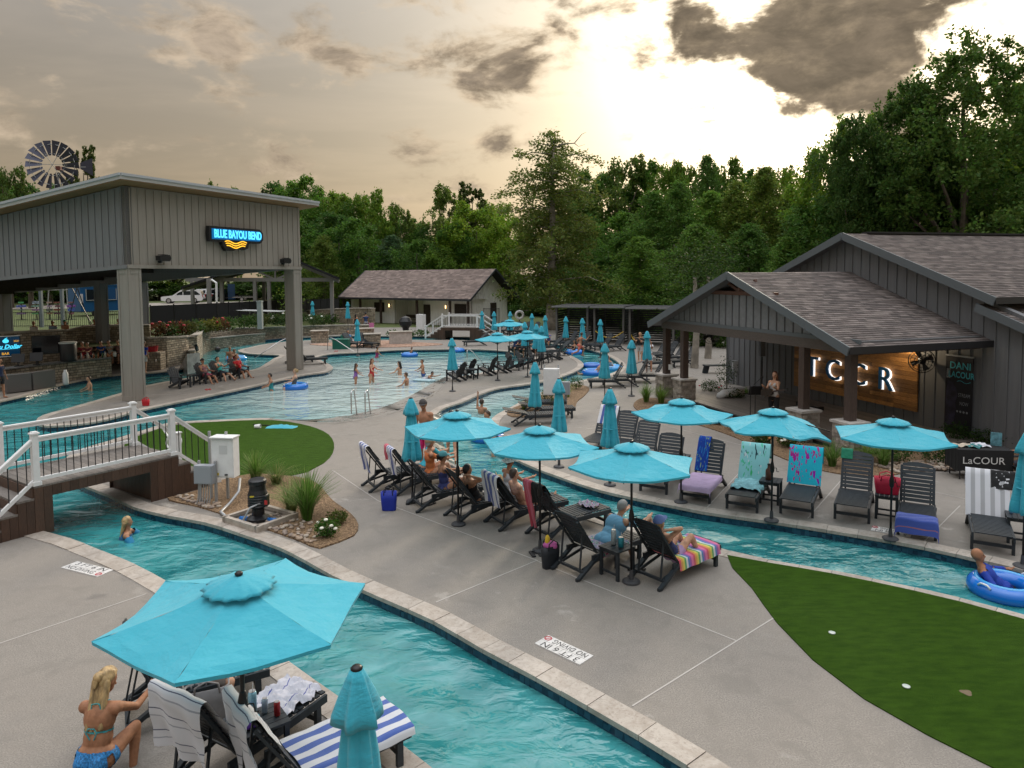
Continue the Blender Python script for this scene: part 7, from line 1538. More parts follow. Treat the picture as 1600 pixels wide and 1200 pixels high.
def body_raw(J, fem, fine, bulk=1.0):
    mb = MB(); B = bulk
    Mt = frame3(J['f'], Vector((0, 1, 0))); Mt2 = frame3(J['f2'], Vector((0, 1, 0)))
    mb.ball(J['hip']+J['t']*.02, (.115*B, (.172 if fem else .155)*B, .125), 16, 10, Mt); mb.ball(J['mid']-J['t']*.06, (.098*B, .132*B, .16), 16, 10, Mt); mb.ball(J['mid']+J['t2']*.12, (.112*B, (.145 if fem else .162)*B, .17), 16, 10, Mt2)
    capsule(mb, J['shL']-J['t2']*.01, J['shR']-J['t2']*.01, .062, .062); capsule(mb, J['neck']-J['t2']*.06, J['neck']+(J['hc']-J['neck'])*.45, .062, .052)
    for s in (1, -1):
        sv = Vector((0, s, 0))
        mb.ball(J['hip']-J['f']*.055+sv*.075-J['t']*.04, (.085*B, .085*B, .095), 12, 8, Mt)
        if fem: mb.ball(J['mid']+J['t2']*.125+J['f2']*.085+sv*.072, (.058, .062, .062), 12, 8, Mt2)
    Mh = frame3(J['hf'], J['ht'].cross(J['hf'])); hc, hf, ht = J['hc'], J['hf'], J['ht']
    mb.ball(hc+ht*.02, (.098, .078, .108), 18, 12, Mh); mb.ball(hc-ht*.055+hf*.02, (.068, .058, .06), 14, 9, Mh); capsule(mb, hc+hf*.088-ht*.002, hc+hf*.108-ht*.035, .010, .016, 8)
    hs = ht.cross(hf)
    for s in (1, -1): mb.ball(hc+hs*s*.078-ht*.012, (.02, .012, .03), 8, 6, Mh)
    for i, s in enumerate((1, -1)):
        n = 'LR'[i]
        capsule(mb, J['sh'+n], J['el'+n], .050*B, .038); capsule(mb, J['el'+n], J['wr'+n], .040, .027)
        fa = J['fa'+n]; up = Vector((0, 1, 0)); side = fa.cross(up); side = side.normalized() if side.length > .1 else Vector((1, 0, 0)); w2 = side.cross(fa).normalized(); wr = J['wr'+n]
        capsule(mb, wr, wr+fa*.07, .027, .032, 10)
        for q in range(4):
            o_ = w2*((q-1.5)*.019); L = (.068, .078, .074, .058)[q]; k1 = wr+fa*.085+o_; k2 = k1+(fa*.85+side*.35).normalized()*L*.55; capsule(mb, k1-fa*.02, k2, .0100, .0090, 8); capsule(mb, k2, k2+(fa*.55+side*.75).normalized()*L*.5, .009, .008, 8)
        th0 = wr+fa*.03-w2*.028*s; th1 = th0+(fa*.7-w2*.6*s+side*.2).normalized()*.045; capsule(mb, th0, th1, .012, .0105, 8); capsule(mb, th1, th1+(fa*.9+side*.3).normalized()*.03, .0105, .009, 8)
        capsule(mb, J['h'+n], J['kn'+n], .088*B*(1.04 if fem else 1), .056); capsule(mb, J['kn'+n], J['kn'+n].lerp(J['an'+n], .35), .056, .056); capsule(mb, J['kn'+n].lerp(J['an'+n], .25), J['an'+n], .056, .036)
        fd = J['fd'+n]; an = J['an'+n]; sn = (an-J['kn'+n]).normalized(); capsule(mb, an+sn*.035-fd*.03, an+sn*.045+fd*.11, .036, .036, 10); capsule(mb, an+sn*.045+fd*.10, an+sn*.055+fd*.165, .034, .024, 10)
    return mb
SKIN = [mat('skin_%d' % i, c, .6, spec=.25, var=.22, vscale=9, bump=.002, bscale=50) for i, c in enumerate(((.52, .29, .19), (.40, .20, .12), (.58, .35, .25), (.24, .115, .06), (.33, .155, .085)))]
HAIR = {'brown': mat('brown_hair', (.045, .025, .014), .5, var=.4, vscale=30), 'dark': mat('dark_hair', (.012, .009, .008), .45), 'blond': mat('blond_hair', (.36, .24, .11), .5, var=.45, vscale=25, streak=(1, 1, .2)), 'grey': mat('grey_hair', (.3, .29, .28), .6), 'red': mat('auburn_hair', (.12, .04, .02), .5, var=.3)}
def person(label, loc, deg, pose, clothes, skin=0, hair='brown', fem=False, sc=1.0, over=None, head=(0, 0), fine=.018, longhair=0, cap=None, hat=None, bulk=1.0, bald=False, bun=False, group=None, tie=False):
    PEOPLE.append(dict(label=label, loc=Vector(loc), rz=R_(deg), pose=pose, clothes=clothes, skin=skin, hair=hair, fem=fem, sc=sc, over=over, head=head, fine=fine, longhair=longhair, cap=cap, hat=hat, bulk=bulk, bald=bald, bun=bun, group=group, tie=tie))
def cloth(c, rough=.85, **k): return mat('cloth_%02d%02d%02d' % tuple(int(x*99) for x in c), c, rough, **k)
def seat_on(lng, x=.25, dz=-.10):
    "a spot on a lounger's seat: x metres from the hinge"
    return Vector(lng.location)+Matrix.Rotation(lng.rotation_euler.z, 3, 'Z') @ Vector((x, 0, dz)), math.degrees(lng.rotation_euler.z)
def pg(px, py, z=0.0): return P(px, py, z)
def onpx(px, py, z=0):
    q = P(px, py, WATER_Z if z < -.05 else z); q.z = z; return q
TR = lambda c: [('shorts', c, {'torso': (-.2, .16), 'thigh': (0, .72)}, .014)]
TEE = lambda c: [('shirt', c, {'torso': (.06, .97), 'uarm': (0, .62)}, .014)]
TANK = lambda c: [('tank_top', c, {'torso': (.05, .90)}, .012)]
ONE = lambda c: [('swimsuit', c, {'torso': (-.2, .78), 'thigh': (0, .08)}, .010)]
BIK = lambda c, d: [('bikini_bottom', c, {'torso': (-.2, .13), 'thigh': (0, .14)}, .010), ('bikini_top', d, {'torso': (.56, .74)}, .010)]
# near group
person('woman in a blue bikini crouching with her back to the camera', P(152, 1226), 88, 'crouch', [('bikini_bottom', mat('blue_lace', (.02, .17, .42), .7, var=.6, vscale=60), {'torso': (-.3, .20), 'thigh': (0, .22)}, .011), ('bikini_strap', mat('teal_cord', (.03, .30, .34), .6), {'torso': (.50, .56)}, .010)], 4, 'blond', True, 1.02, head=(-18, -22), bulk=1.1, fine=.010, bun=True, longhair=.5, tie=True)
lp, ld = seat_on(LI['N300'], .42); person('seated man in khaki shorts under the near umbrella', lp, ld, 'cross', [('shorts', cloth((.13, .105, .09)), {'torso': (-.2, .16), 'thigh': (0, .95)}, .02), ('shirt', cloth((.10, .11, .12)), {'torso': (.06, .97), 'uarm': (0, .6)}, .015)], 0, 'brown', over=dict(lean=18), fine=.014)
person('child with blue arm floats swimming in the near river', onpx(183, 842, -1.36), 20, 'swim', [('arm_floats', cloth((.02, .2, .38)), {'uarm': (.3, .95)}, .04), ('swim_shirt', cloth((.03, .12, .25)), {'torso': (.0, .95)}, .012)], 1, 'blond', sc=.95, longhair=.3, head=(20, 30), over=dict(ar=((42, 30), (36, 34)), el=(30, 25)))
# trio and tubes by the pavilion

person('man in a black cap reclining in floral red shorts', onpx(322, 598), -25, 'sit', TR(mat('red_floral', (.38, .06, .10), .8, var=.6, vscale=9))+TANK(mat('grey_print', (.25, .12, .13), .8, var=.4, vscale=9)), 1, 'dark', cap=(.01, .01, .012), over=dict(hip=.40, lean=26, kn=(55, 50)), fine=.026)
person('woman in a teal top holding up a phone', onpx(345, 594), -25, 'sit', TANK(cloth((.03, .35, .32)))+TR(cloth((.03, .035, .05))), 0, 'dark', True, over=dict(hip=.40, lean=24, ar=((50, 10), (48, 10)), el=(70, 70), kn=(30, 60)), bun=True, fine=.026)
person('lifeguard in red with a rescue tube across his lap', onpx(374, 590), -25, 'sit', TR(cloth((.03, .03, .035)))+TEE(cloth((.45, .015, .02))), 1, 'brown', over=dict(hip=.40, lean=22, kn=(45, 60)), fine=.026, head=(0, 10))
person('man riding in the tube in the upper bay', onpx(360, 566, -.28), -60, 'recline', TR(cloth((.04, .05, .12))), 1, 'blond', over=dict(hip=.25, lean=10), fine=.03)
person('woman sharing the tube in the upper bay', onpx(368, 570, -.28), -50, 'recline', ONE(cloth((.3, .04, .05))), 0, 'red', True, over=dict(hip=.25, lean=14), fine=.03)
person('blond woman leaning in the blue tube in the main pool', onpx(459, 608, -.32), 190, 'sit', ONE(cloth((.10, .11, .12))), 2, 'blond', True, fine=.026, over=dict(hip=.30), bun=True)
person('child standing in the pool left of the blue tube', onpx(424, 610, -1.08), 200, 'wade', ONE(cloth((.03, .25, .28))), 1, 'dark', sc=.98, fine=.026)
person('girl in a blue and pink swimsuit by the pool rails', onpx(556, 600, -.62), 20, 'wade', ONE(mat('pinkblue', (.20, .08, .30), .7, var=.6, vscale=6)), 1, 'brown', True, sc=.84, longhair=.35, fine=.024)
person('woman in a red swimsuit wading in the pool', onpx(581, 598, -.70), -10, 'wade', ONE(cloth((.50, .03, .03))), 0, 'red', True, longhair=.3, fine=.024, sc=1.0)
person('child with only head and neck above the pool, left one', onpx(625, 586, -1.18), 160, 'wade', [], 0, 'dark', fine=.026, longhair=.2)
person('child with only head above the pool, nearest one', onpx(636, 602, -1.30), 170, 'wade', [], 1, 'brown', fine=.026)
person('boy sitting up in the pool beside the float board', onpx(661, 588, -.85), -160, 'wade', TR(cloth((.05, .1, .3))), 1, 'brown', sc=.9, fine=.026)
person('child lying on a pale float board in the pool', onpx(664, 593, -.62), -20, 'swim', ONE(cloth((.5, .45, .5))), 1, 'dark', sc=.8, over=dict(hip=.55, lean=-70, th=((-75, 6), (-78, 6))), fine=.026)
person('child with a pink float vest at the far pool side', onpx(589, 559, -1.0), 30, 'wade', ONE(cloth((.4, .04, .15))), 1, 'dark', sc=.9, fine=.03)
person('child in the blue tube at the far pool side', onpx(642, 556, -.40), 200, 'sit', ONE(cloth((.35, .2, .05))), 1, 'brown', sc=.7, fine=.03, over=dict(hip=.35))
person('person lying on the far lounger beside the closed umbrella', P(548, 541)+UP*-.06, -35, 'recline', TEE(cloth((.03, .18, .40)))+TR(cloth((.45, .4, .38))), 1, 'brown', fine=.034)
person('woman in black walking by the bathhouse', P(556, 520), 60, 'walk', ONE(cloth((.02, .02, .025))), 0, 'dark', True, fine=.034, longhair=.2)
person('man in a navy shirt carrying a pink towel by the bathhouse', P(572, 520), 120, 'stand', TEE(cloth((.03, .06, .16)))+TR(cloth((.35, .38, .42))), 1, 'dark', fine=.034, cap=(.02, .02, .03), sc=1.08)
# island row
person('shirtless man in pink shorts and a dark backward cap', P(664, 735), 250, 'stand', [('shorts', cloth((.70, .03, .22)), {'torso': (-.2, .15), 'thigh': (0, .9)}, .022)], 1, 'dark', sc=1.10, cap=(.05, .045, .045), head=(-10, 20))
person('girl in a turquoise and pink bikini standing in the shallows', onpx(706, 728, -.10), 95, 'walk', [('bikini_bottom', cloth((.75, .12, .30)), {'torso': (-.2, .17), 'thigh': (0, .2)}, .012), ('bikini_top', cloth((.06, .32, .38)), {'torso': (.42, .80)}, .012)], 0, 'dark', True, sc=.86, longhair=.45)
lp, ld = seat_on(LI['L2'], .55); person('person in a turquoise cover half hidden by the closed umbrella', lp+Vector((-.2, .5, 0)), 30, 'sitfwd', TEE(cloth((.03, .33, .42))), 0, 'brown', True)
person('man in a tan cap sitting behind the visor woman', lp, ld, 'hugknees', TEE(cloth((.55, .16, .05))), 1, 'grey', cap=(.20, .13, .07))
lp, ld = seat_on(LI['L3'], .32); person('woman in a teal visor with a striped suit hugging her knees', lp, ld, 'hugknees', ONE(None or mat('navy_stripe_suit', (.05, .06, .20), .8)), 1, 'dark', True, cap=(.05, .22, .25), bun=True)
lp, ld = seat_on(LI['L4'], .16); person('man in a black tank top with hands behind his head', lp, ld, 'handshead', TANK(cloth((.016, .015, .016)))+TR(cloth((.03, .03, .03))), 1, 'dark', bulk=1.12)
lp, ld = seat_on(LI['L4'], .62); person('woman in a white tank top and patterned hat', lp+Vector((.25, .15, 0)), ld+8, 'sitfwd', TANK(cloth((.55, .56, .60)))+TR(mat('leaf_print', (.12, .13, .15), .8, var=.9, vscale=14)), 1, 'brown', True, hat=(.14, .17, .16), over=dict(lean=-6))
lp, ld = seat_on(LI['L5'], .30); person('sunbather whose crossed feet show past the striped towel', lp, ld, 'recline', TR(cloth((.05, .06, .1))), 0, 'brown', over=dict(lean=30))
lp, ld = seat_on(LI['L7'], .55); person('person in a pale blue shirt bending forward on the lounger', lp, ld, 'bendover', [('shirt', cloth((.16, .36, .52)), {'torso': (-.1, .98), 'uarm': (0, .8)}, .02)]+TR(cloth((.05, .06, .08))), 0, 'grey', bulk=1.3, over=dict(hip=.46, lean=-50))
lp, ld = seat_on(LI['L8'], .26); person('sunbather with raised knees and a blue cap on the rainbow towel', lp, ld, 'kneesup', [('swim_top', cloth((.02, .03, .10)), {'torso': (.05, .80)}, .012), ('skirt', cloth((.45, .30, .50)), {'torso': (-.2, .10), 'thigh': (0, .38)}, .016)], 0, 'blond', True, cap=(.14, .20, .45), over=dict(lean=44))
person('shirtless man standing in the river behind the island umbrellas', onpx(770, 712, -.55), 200, 'wade', TR(cloth((.02, .05, .12))), 0, 'brown', bulk=1.15, over=dict(lean=-16))
person('swimmer raising an arm in the river past the umbrellas', onpx(752, 646, -1.38), 60, 'wade', [], 1, 'brown', over=dict(ar=((170, 5), (10, 20)), el=(0, 20)))
person('man in a blue shirt floating in the blue tube at right', onpx(1572, 922, -.48), -25, 'recline', [('shirt', cloth((.01, .04, .30)), {'torso': (.0, .95), 'uarm': (0, 1), 'farm': (0, .7)}, .014)]+TR(cloth((.02, .02, .03))), 4, 'brown', bald=True, over=dict(hip=.30, lean=56, ar=((60, 40), (40, 50)), el=(30, 20)))
person('singer in a white top standing with a guitar on stage', Vector((8.8, 23.5, FZ)), 215, 'guitar', TANK(cloth((.55, .52, .50)))+[('trousers', cloth((.012, .012, .014)), {'torso': (-.2, .10), 'thigh': (0, 1), 'shin': (0, .95)}, .014)], 0, 'red', True, longhair=.35, fine=.02, head=(8, 15))
person('boy in coral shorts running along the peninsula edge', P(906, 562), 20, 'run', TR(cloth((.62, .14, .10))), 1, 'brown', sc=.95, fine=.026, head=(0, 40))
person('person in the blue tube behind the running boy', onpx(896, 553, -.35), 200, 'sit', ONE(cloth((.02, .02, .03))), 1, 'dark', True, fine=.03, over=dict(hip=.30), longhair=.25)
person('person in the front blue tube at the river bend', onpx(929, 586, -.35), 160, 'recline', TR(cloth((.05, .06, .3))), 0, 'dark', fine=.028, over=dict(hip=.30, lean=50), cap=(.02, .03, .12))
person('person in the rear blue tube at the river bend', onpx(958, 578, -.35), 30, 'recline', TEE(cloth((.5, .5, .52))), 0, 'dark', fine=.028, over=dict(hip=.30, lean=45))
person('woman in a black top and pale shorts standing by cabanas', P(1000, 565), 230, 'stand', TEE(cloth((.012, .012, .014)))+TR(cloth((.5, .47, .45))), 0, 'blond', True, fine=.026, longhair=.2, over=dict(ar=((40, 5), (42, 5)), el=(95, 95)))
person('person in a white cover up near the rail', P(1014, 580), 250, 'stand', [('cover_up', cloth((.6, .6, .62)), {'torso': (-.2, .97), 'thigh': (0, .8), 'uarm': (0, .7)}, .03)], 1, 'red', True, fine=.026, over=dict(ar=((60, 5), (10, 5)), el=(100, 20)))
for i, (px, py, ps, c, lb) in enumerate(((805, 553, 'sit', (.02, .04, .12), 'person in navy seated under the far umbrella, left one'), (819, 555, 'sit', (.03, .03, .035), 'person in black seated under the far umbrella, middle one'), (838, 555, 'sit', (.25, .2, .35), 'person in lilac seated under the far umbrella, right one'), (858, 543, 'sitfwd', (.1, .12, .3), 'person seated behind the far umbrellas near the cypress'))): person(lb, P(px, py), 240, ps, TEE(cloth(c))+TR(cloth((.03, .03, .04))), i % 2, 'brown', i == 2, fine=.032)
# bar customers
for i, (px, py, c, hr, lb) in enumerate(((27, 551, (.6, .58, .56), 'blond', 'person in white behind the bar wall, far left'), (58, 549, (.25, .35, .5), 'dark', 'person in pale blue behind the bar wall'), (78, 548, None, 'brown', 'shirtless man with a green cap behind the bar wall'), (165, 545, None, 'blond', 'shirtless man leaning over the rear bar wall'), (126, 546, (.3, .05, .05), 'dark', 'person at the middle of the rear bar wall'), (146, 546, (.3, .3, .1), 'blond', 'person with fair hair at the rear bar wall'))):
    q = P(px, py, 1.0); person(lb, (q.x, q.y+1.5, .95), 270, 'stand', (TEE(cloth(c)) if c else [])+TR(cloth((.04, .05, .1))), 1, hr, fine=.034, cap=(.02, .2, .08) if i == 2 else None)
for i, (px, py, c, hr, lb) in enumerate(((134, 580, (.3, .03, .05), 'grey', 'person in maroon seated at the bar, left one'), (142, 581, (.25, .06, .08), 'brown', 'person in dark red leaning at the bar'), (163, 578, (.02, .10, .40), 'dark', 'person in bright blue seated at the bar'), (175, 577, (.55, .55, .5), 'brown', 'person in cream seated at the bar'), (189, 576, (.35, .2, .2), 'brown', 'person half hidden by the near column at the bar'))):
    q = P(px, py); person(lb, (q.x, q.y, .15), 265, 'sitfwd', TEE(cloth(c))+TR(cloth((.03, .03, .05))), 0, hr, fine=.034, over=dict(hip=.75))
person('person in a blue shirt and white shorts by the near column', P(226, 582), 80, 'stand', TEE(cloth((.01, .05, .40)))+TR(cloth((.6, .6, .6))), 0, 'dark', fine=.03)
person('swimmer in the bar river with a pink face', onpx(141, 610, -1.25), 220, 'wade', [], 0, 'brown', fine=.028)
person('bartender in navy at the left edge', P(2, 622), 0, 'stand', TEE(cloth((.02, .03, .08)))+TR(cloth((.02, .02, .03))), 1, 'brown', fine=.03)
person('person in purple cut by the right edge', P(1604, 752), 190, 'sit', TEE(cloth((.12, .05, .25)))+TR(cloth((.04, .04, .05))), 4, 'dark', fine=.02)
def build_people():
    raws = []
    for d in PEOPLE:
        J = skeleton(d['pose'], d['fem'], d['over'], d['head']); mb = body_raw(J, d['fem'], d['fine'], d['bulk'])
        me = bpy.data.meshes.new('raw'); me.from_pydata(mb.v, [], mb.f); o = bpy.data.objects.new('raw', me); COL.objects.link(o)
        vx = d['fine']/d['sc']
        r = o.modifiers.new('r', 'REMESH'); r.mode = 'VOXEL'; r.voxel_size = vx; r.use_smooth_shade = True
        s = o.modifiers.new('s', 'SMOOTH'); s.factor = .5; s.iterations = max(1, int(.034/vx)+1)
        raws.append((d, J, o))
    bpy.context.view_layer.update(); dg = bpy.context.evaluated_depsgraph_get(); out = []
    for d, J, o in raws: out.append((d, J, bpy.data.meshes.new_from_object(o.evaluated_get(dg))))
    for d, J, o in raws: me = o.data; bpy.data.objects.remove(o); bpy.data.meshes.remove(me)
    DKE = mat('dark_eye', (.01, .008, .007), .2); LIP = mat('lip', (.30, .10, .08), .5)
    for d, J, me in out:
        me.name = 'body'; root = thing('person', d['label'], 'person', d['loc'], d['rz'], d['group'], d['sc'])
        n = len(me.vertices); co = np.empty(n*3, 'f4'); me.vertices.foreach_get('co', co); co = co.reshape(-1, 3).astype(float); no = np.empty(n*3, 'f4'); me.vertices.foreach_get('normal', no); no = no.reshape(-1, 3).astype(float)
        segs = [('torso', J['hip']-J['t']*.04, J['neck'], .13), ('head', J['neck']+(J['hc']-J['neck'])*.5, J['hc']+J['ht']*.08, .085)]
        for q in 'LR': segs += [('uarm', J['sh'+q], J['el'+q], .045), ('farm', J['el'+q], J['wr'+q]+J['fa'+q]*.1, .034), ('thigh', J['h'+q], J['kn'+q], .075), ('shin', J['kn'+q], J['an'+q], .048), ('foot', J['an'+q]+(J['an'+q]-J['kn'+q]).normalized()*.04, J['an'+q]+J['fd'+q]*.15+(J['an'+q]-J['kn'+q]).normalized()*.05, .035)]
        best = np.full(n, 1e9); reg = np.zeros(n, int); tt = np.zeros(n)
        for i, (nm, a, b, r) in enumerate(segs):
            a = np.array(a); b = np.array(b); ab = b-a; t = ((co-a)@ab)/(ab@ab); tc = np.clip(t, 0, 1); dist = np.linalg.norm(co-(a+tc[:, None]*ab), axis=1)/r
            mk = dist < best; best[mk] = dist[mk]; reg[mk] = i; tt[mk] = t[mk]
        names = [s[0] for s in segs]; me.materials.clear(); me.materials.append(SKIN[d['skin']]); me.materials.append(DKE); me.materials.append(LIP)
        hc, hf, ht = (np.array(J[q]) for q in ('hc', 'hf', 'ht')); hs = np.cross(ht, hf); L_ = co-hc; lu, lf, ls = L_@ht, L_@hf, L_@hs; ishead = np.array([names[q] == 'head' for q in range(len(names))])[reg]
        pol = [tuple(p.vertices) for p in me.polygons]
        pc = np.array([[np.mean(lu[list(p)]), np.mean(lf[list(p)]), np.mean(ls[list(p)]), ishead[p[0]]] for p in pol])
        mi = np.zeros(len(pol), 'i4'); eye = (pc[:, 3] > 0) & (np.abs(np.abs(pc[:, 2])-.034) < .013) & (np.abs(pc[:, 0]-.012) < .009) & (pc[:, 1] > .05); lip = (pc[:, 3] > 0) & (np.abs(pc[:, 2]) < .026) & (np.abs(pc[:, 0]+.062) < .010) & (pc[:, 1] > .05)
        mi[eye] = 1; mi[lip] = 2; me.polygons.foreach_set('material_index', mi); me.polygons.foreach_set('use_smooth', [True]*len(pol)); put('body', me, root)
        def shell(nm, mask, mt, off, parent=root, extra=None, wob=0.0):
            keep = [p for p in pol if all(mask[v] for v in p)]
            if not keep: return None
            ids = sorted(set(v for p in keep for v in p)); mp = {v: i for i, v in enumerate(ids)}; idx = np.array(ids)
            v = co[idx]+no[idx]*off
            if wob: v = v+no[idx]*(wob*np.sin(co[idx][:, 0:1]*70+co[idx][:, 1:2]*90)*np.sin(co[idx][:, 2:3]*40))
            m2 = MB(); m2.add([tuple(q) for q in v], [tuple(mp[q] for q in p) for p in keep])
            if extra: extra(m2)
            return m2.build(nm, mt, parent, smooth=True)
        for nm, mt, rg, off in d['clothes']:
            mask = np.zeros(n, bool)
            for k, (lo, hi) in rg.items(): mask |= np.array([q == k for q in names])[reg] & (tt >= lo) & (tt <= hi)
            if nm in ('tank_top', 'swimsuit', 'swim_top'):
                up_ = np.array([q == 'torso' for q in names])[reg] & (tt > .74); yy = np.abs(co[:, 1]); mask &= ~(up_ & ((yy > .125) | (yy < .045)))
            shell(nm, mask, mt, off/d['sc'], wob=.003)
        hp = Vector(hc)
        if not d['bald']:
            thr = .012; hm = ishead & (((lu*.8-lf*1.0) > thr) | (lu > .082)) & (lu > -.075)
            def ex(m2, d=d, J=J):
                if d['longhair']:
                    L = d['longhair']; a = J['hc']-J['hf']*.06; b = J['neck']-J['f2']*.085-J['t2']*L*.5
                    for q in (-.045, -.015, .015, .045): capsule(m2, a+Vector((0, q*1.2, 0)), b+Vector((0, q*1.5, random.uniform(-.03, .03))), .042, .026, 10)
                if d['bun']: m2.ball(J['hc']-J['hf']*.10+J['ht']*.045, (.058, .052, .052), 12, 8); capsule(m2, J['hc']-J['hf']*.12+J['ht']*.02, J['hc']-J['hf']*.13-J['ht']*.05, .03, .018, 8)
            shell('hair', hm, HAIR[d['hair']], .016, extra=ex, wob=.004)
        if d['cap']:
            cm = mat('cap_%d_%d_%d' % tuple(int(x*99) for x in d['cap']), d['cap'], .8); cmk = ishead & (lu > .034+.0*lf)
            co_ = shell('cap', cmk, cm, .028)
            fw = J['hf']; sd_ = J['ht'].cross(fw); c0 = J['hc']+J['ht']*.045+fw*.095; br = MB(); br.prism([(-.02, -.075), (.04, -.07), (.085, -.035), (.095, 0), (.085, .035), (.04, .07), (-.02, .075)], 0, .008, axis=(c0, fw, sd_, J['ht'])); br.build('cap_brim', cm, root)
        if d['hat']:
            cm = mat('hat_cloth', d['hat'], .9, var=.6, vscale=25); b = MB(); Mh = frame3(J['hf'], J['ht'].cross(J['hf'])); c0 = J['hc']+J['ht']*.05; n_ = 20; vs = []
            for r, z in ((.20, -.03), (.125, .0), (.115, .06), (.09, .095), (.001, .10)):
                for i in range(n_): a = 6.2832*i/n_; vs.append(c0+Mh @ Vector((r*math.cos(a), r*.9*math.sin(a), z+(.018*math.sin(3*a) if r > .18 else 0))))
            b.add(vs, [(j*n_+i, j*n_+(i+1) % n_, (j+1)*n_+(i+1) % n_, (j+1)*n_+i) for j in range(4) for i in range(n_)]); b.build('hat', cm, root, smooth=True)
        if d['tie']:
            bk = J['mid']+J['t2']*.05-J['f2']*.118; tc = MATS['teal_cord']; kt = MB()
            for s in (-1, 1): kt.tube([bk, bk+Vector((-.02, s*.03, .02)), bk+Vector((-.02, s*.055, -.03)), bk+Vector((-.015, s*.02, -.10))], .006, 6)
            kt.build('back_knot', tc, root); nk = J['neck']-J['f2']*.062; kt = MB()
            for s in (-1, 1): kt.tube([nk, nk+Vector((-.03, s*.04, .01)), nk+Vector((-.03, s*.05, -.05))], .006, 6).tube([nk, J['shL' if s > 0 else 'shR'].lerp(nk, .35)+J['t2']*.058], .005, 6)
            kt.build('neck_tie', tc, root)
    return out
build_people()
# props held or worn by people
gp = Vector((8.8, 23.5, FZ)); o = thing('guitar', 'dark guitar held by the standing singer', 'guitar', gp, R_(215)); ax_ = ((.16, .0, 1.08), (0, 1, .25), (-.1, -.25, 1), (1, 0, 0))
MB().prism([(-.34, 0), (-.31, .11), (-.2, .15), (-.08, .10), (.02, .115), (.09, .07), (.1, 0), (.09, -.07), (.02, -.115), (-.08, -.10), (-.2, -.15), (-.31, -.11)], 0, .09, axis=ax_).build('body', mat('dark_guitar', (.02, .012, .01), .25), o); MB().bar((.22, .05, 1.10), (.22, .55, 1.23), .035, .05).build('neck', POSTW, o); MB().bar((.22, .54, 1.23), (.22, .66, 1.26), .03, .075).build('headstock', BLACKM, o)
p = onpx(374, 590); o = thing('rescue_tube', 'red rescue tube on the lifeguard lap', 'rescue tube', p+Vector((.1, -.25, .62)), R_(-60)); MB().tube([(-.5, 0, 0), (-.2, 0, .05), (.2, 0, .05), (.5, 0, 0)], [.05, .08, .08, .05], 10).build('foam', mat('red_foam', (.55, .02, .02), .5), o, smooth=True); MB().tube([(.5, 0, 0), (.65, .05, -.1), (.6, .1, -.3)], .012, 6).build('strap', BLACKM, o)
VIN = [mat('blue_vinyl_%d' % i, c, .12, spec=.7) for i, c in enumerate(((.01, .16, .60), (.06, .36, .75), (.008, .10, .45)))]
def tube_float(px, py, R, label, k=0, z=-.16):
    o = thing('swim_tube', label, 'swim tube', P(px, py, z), random.random()*6, 'blue swim tubes'); MB().torus((0, 0, .06), R, R*.36, 34, 12).build('ring', VIN[k], o, smooth=True)
    for a in (0.4, 3.5): MB().tube([((R+.3*R)*math.cos(a+t)*.98, (R+.3*R)*math.sin(a+t)*.98, .06+R*.25+.05*math.sin(q)) for t, q in ((-.2, 0), (-.1, 1.2), (0, 1.6), (.1, 1.2), (.2, 0))], .018, 6).build('handle', WHITEP, o, smooth=True)
    MB().torus((0, 0, .06+R*.30), R, R*.10, 34, 6).build('printed_band', VIN[1], o, smooth=True)
    return o
tube_float(1570, 924, .41, 'blue tube under the floating man at right', 0); tube_float(462, 606, .44, 'blue tube holding the blond woman in the main pool', 0); tube_float(369, 562, .5, 'blue tube holding two people in the upper bay', 1); tube_float(640, 556, .42, 'blue tube with the child at the far pool side', 0); tube_float(714, 549, .42, 'empty blue tube at the far pool edge', 0); tube_float(897, 552, .48, 'blue tube behind the running boy', 0); tube_float(928, 584, .5, 'front blue tube at the river bend', 0); tube_float(957, 577, .46, 'rear blue tube at the river bend', 1); tube_float(925, 573, .42, 'dark blue tube between the bend tubes', 2); tube_float(762, 686, .42, 'blue tube beside the man standing in the river', 0)
o = thing('float_board', 'pale float board under the child in the pool', 'float board', P(664, 595, -.16), R_(-20)); MB().prism([(-.6, -.2), (-.4, -.26), (.4, -.26), (.62, 0), (.4, .26), (-.4, .26), (-.6, .2)], 0, .06).build('board', mat('pale_foam', (.35, .5, .55), .6), o)
o = thing('straw_hat', 'straw sun hat hanging behind the white tank top woman', 'hat', seat_on(LI['L5'], -.05)[0]+Vector((-.25, .35, .92)), 0); Ms = Matrix.Rotation(R_(75), 3, 'Y'); b = MB().lathe([(.19, 0), (.11, .015), (.10, .09), (.06, .11), (0, .11)], 20); b.v = [tuple(Ms @ Vector(v)) for v in b.v]; b.build('straw', mat('straw', (.42, .28, .13), .8, var=.3, vscale=40), o, smooth=True)
o = thing('hand_towel', 'pink towel held by the man in navy', 'towel', P(577, 520)+Vector((.25, -.2, .55)), .3); MB().box((0, 0, 0), (.45, .08, .75)).build('cloth', cloth((.65, .2, .4)), o)
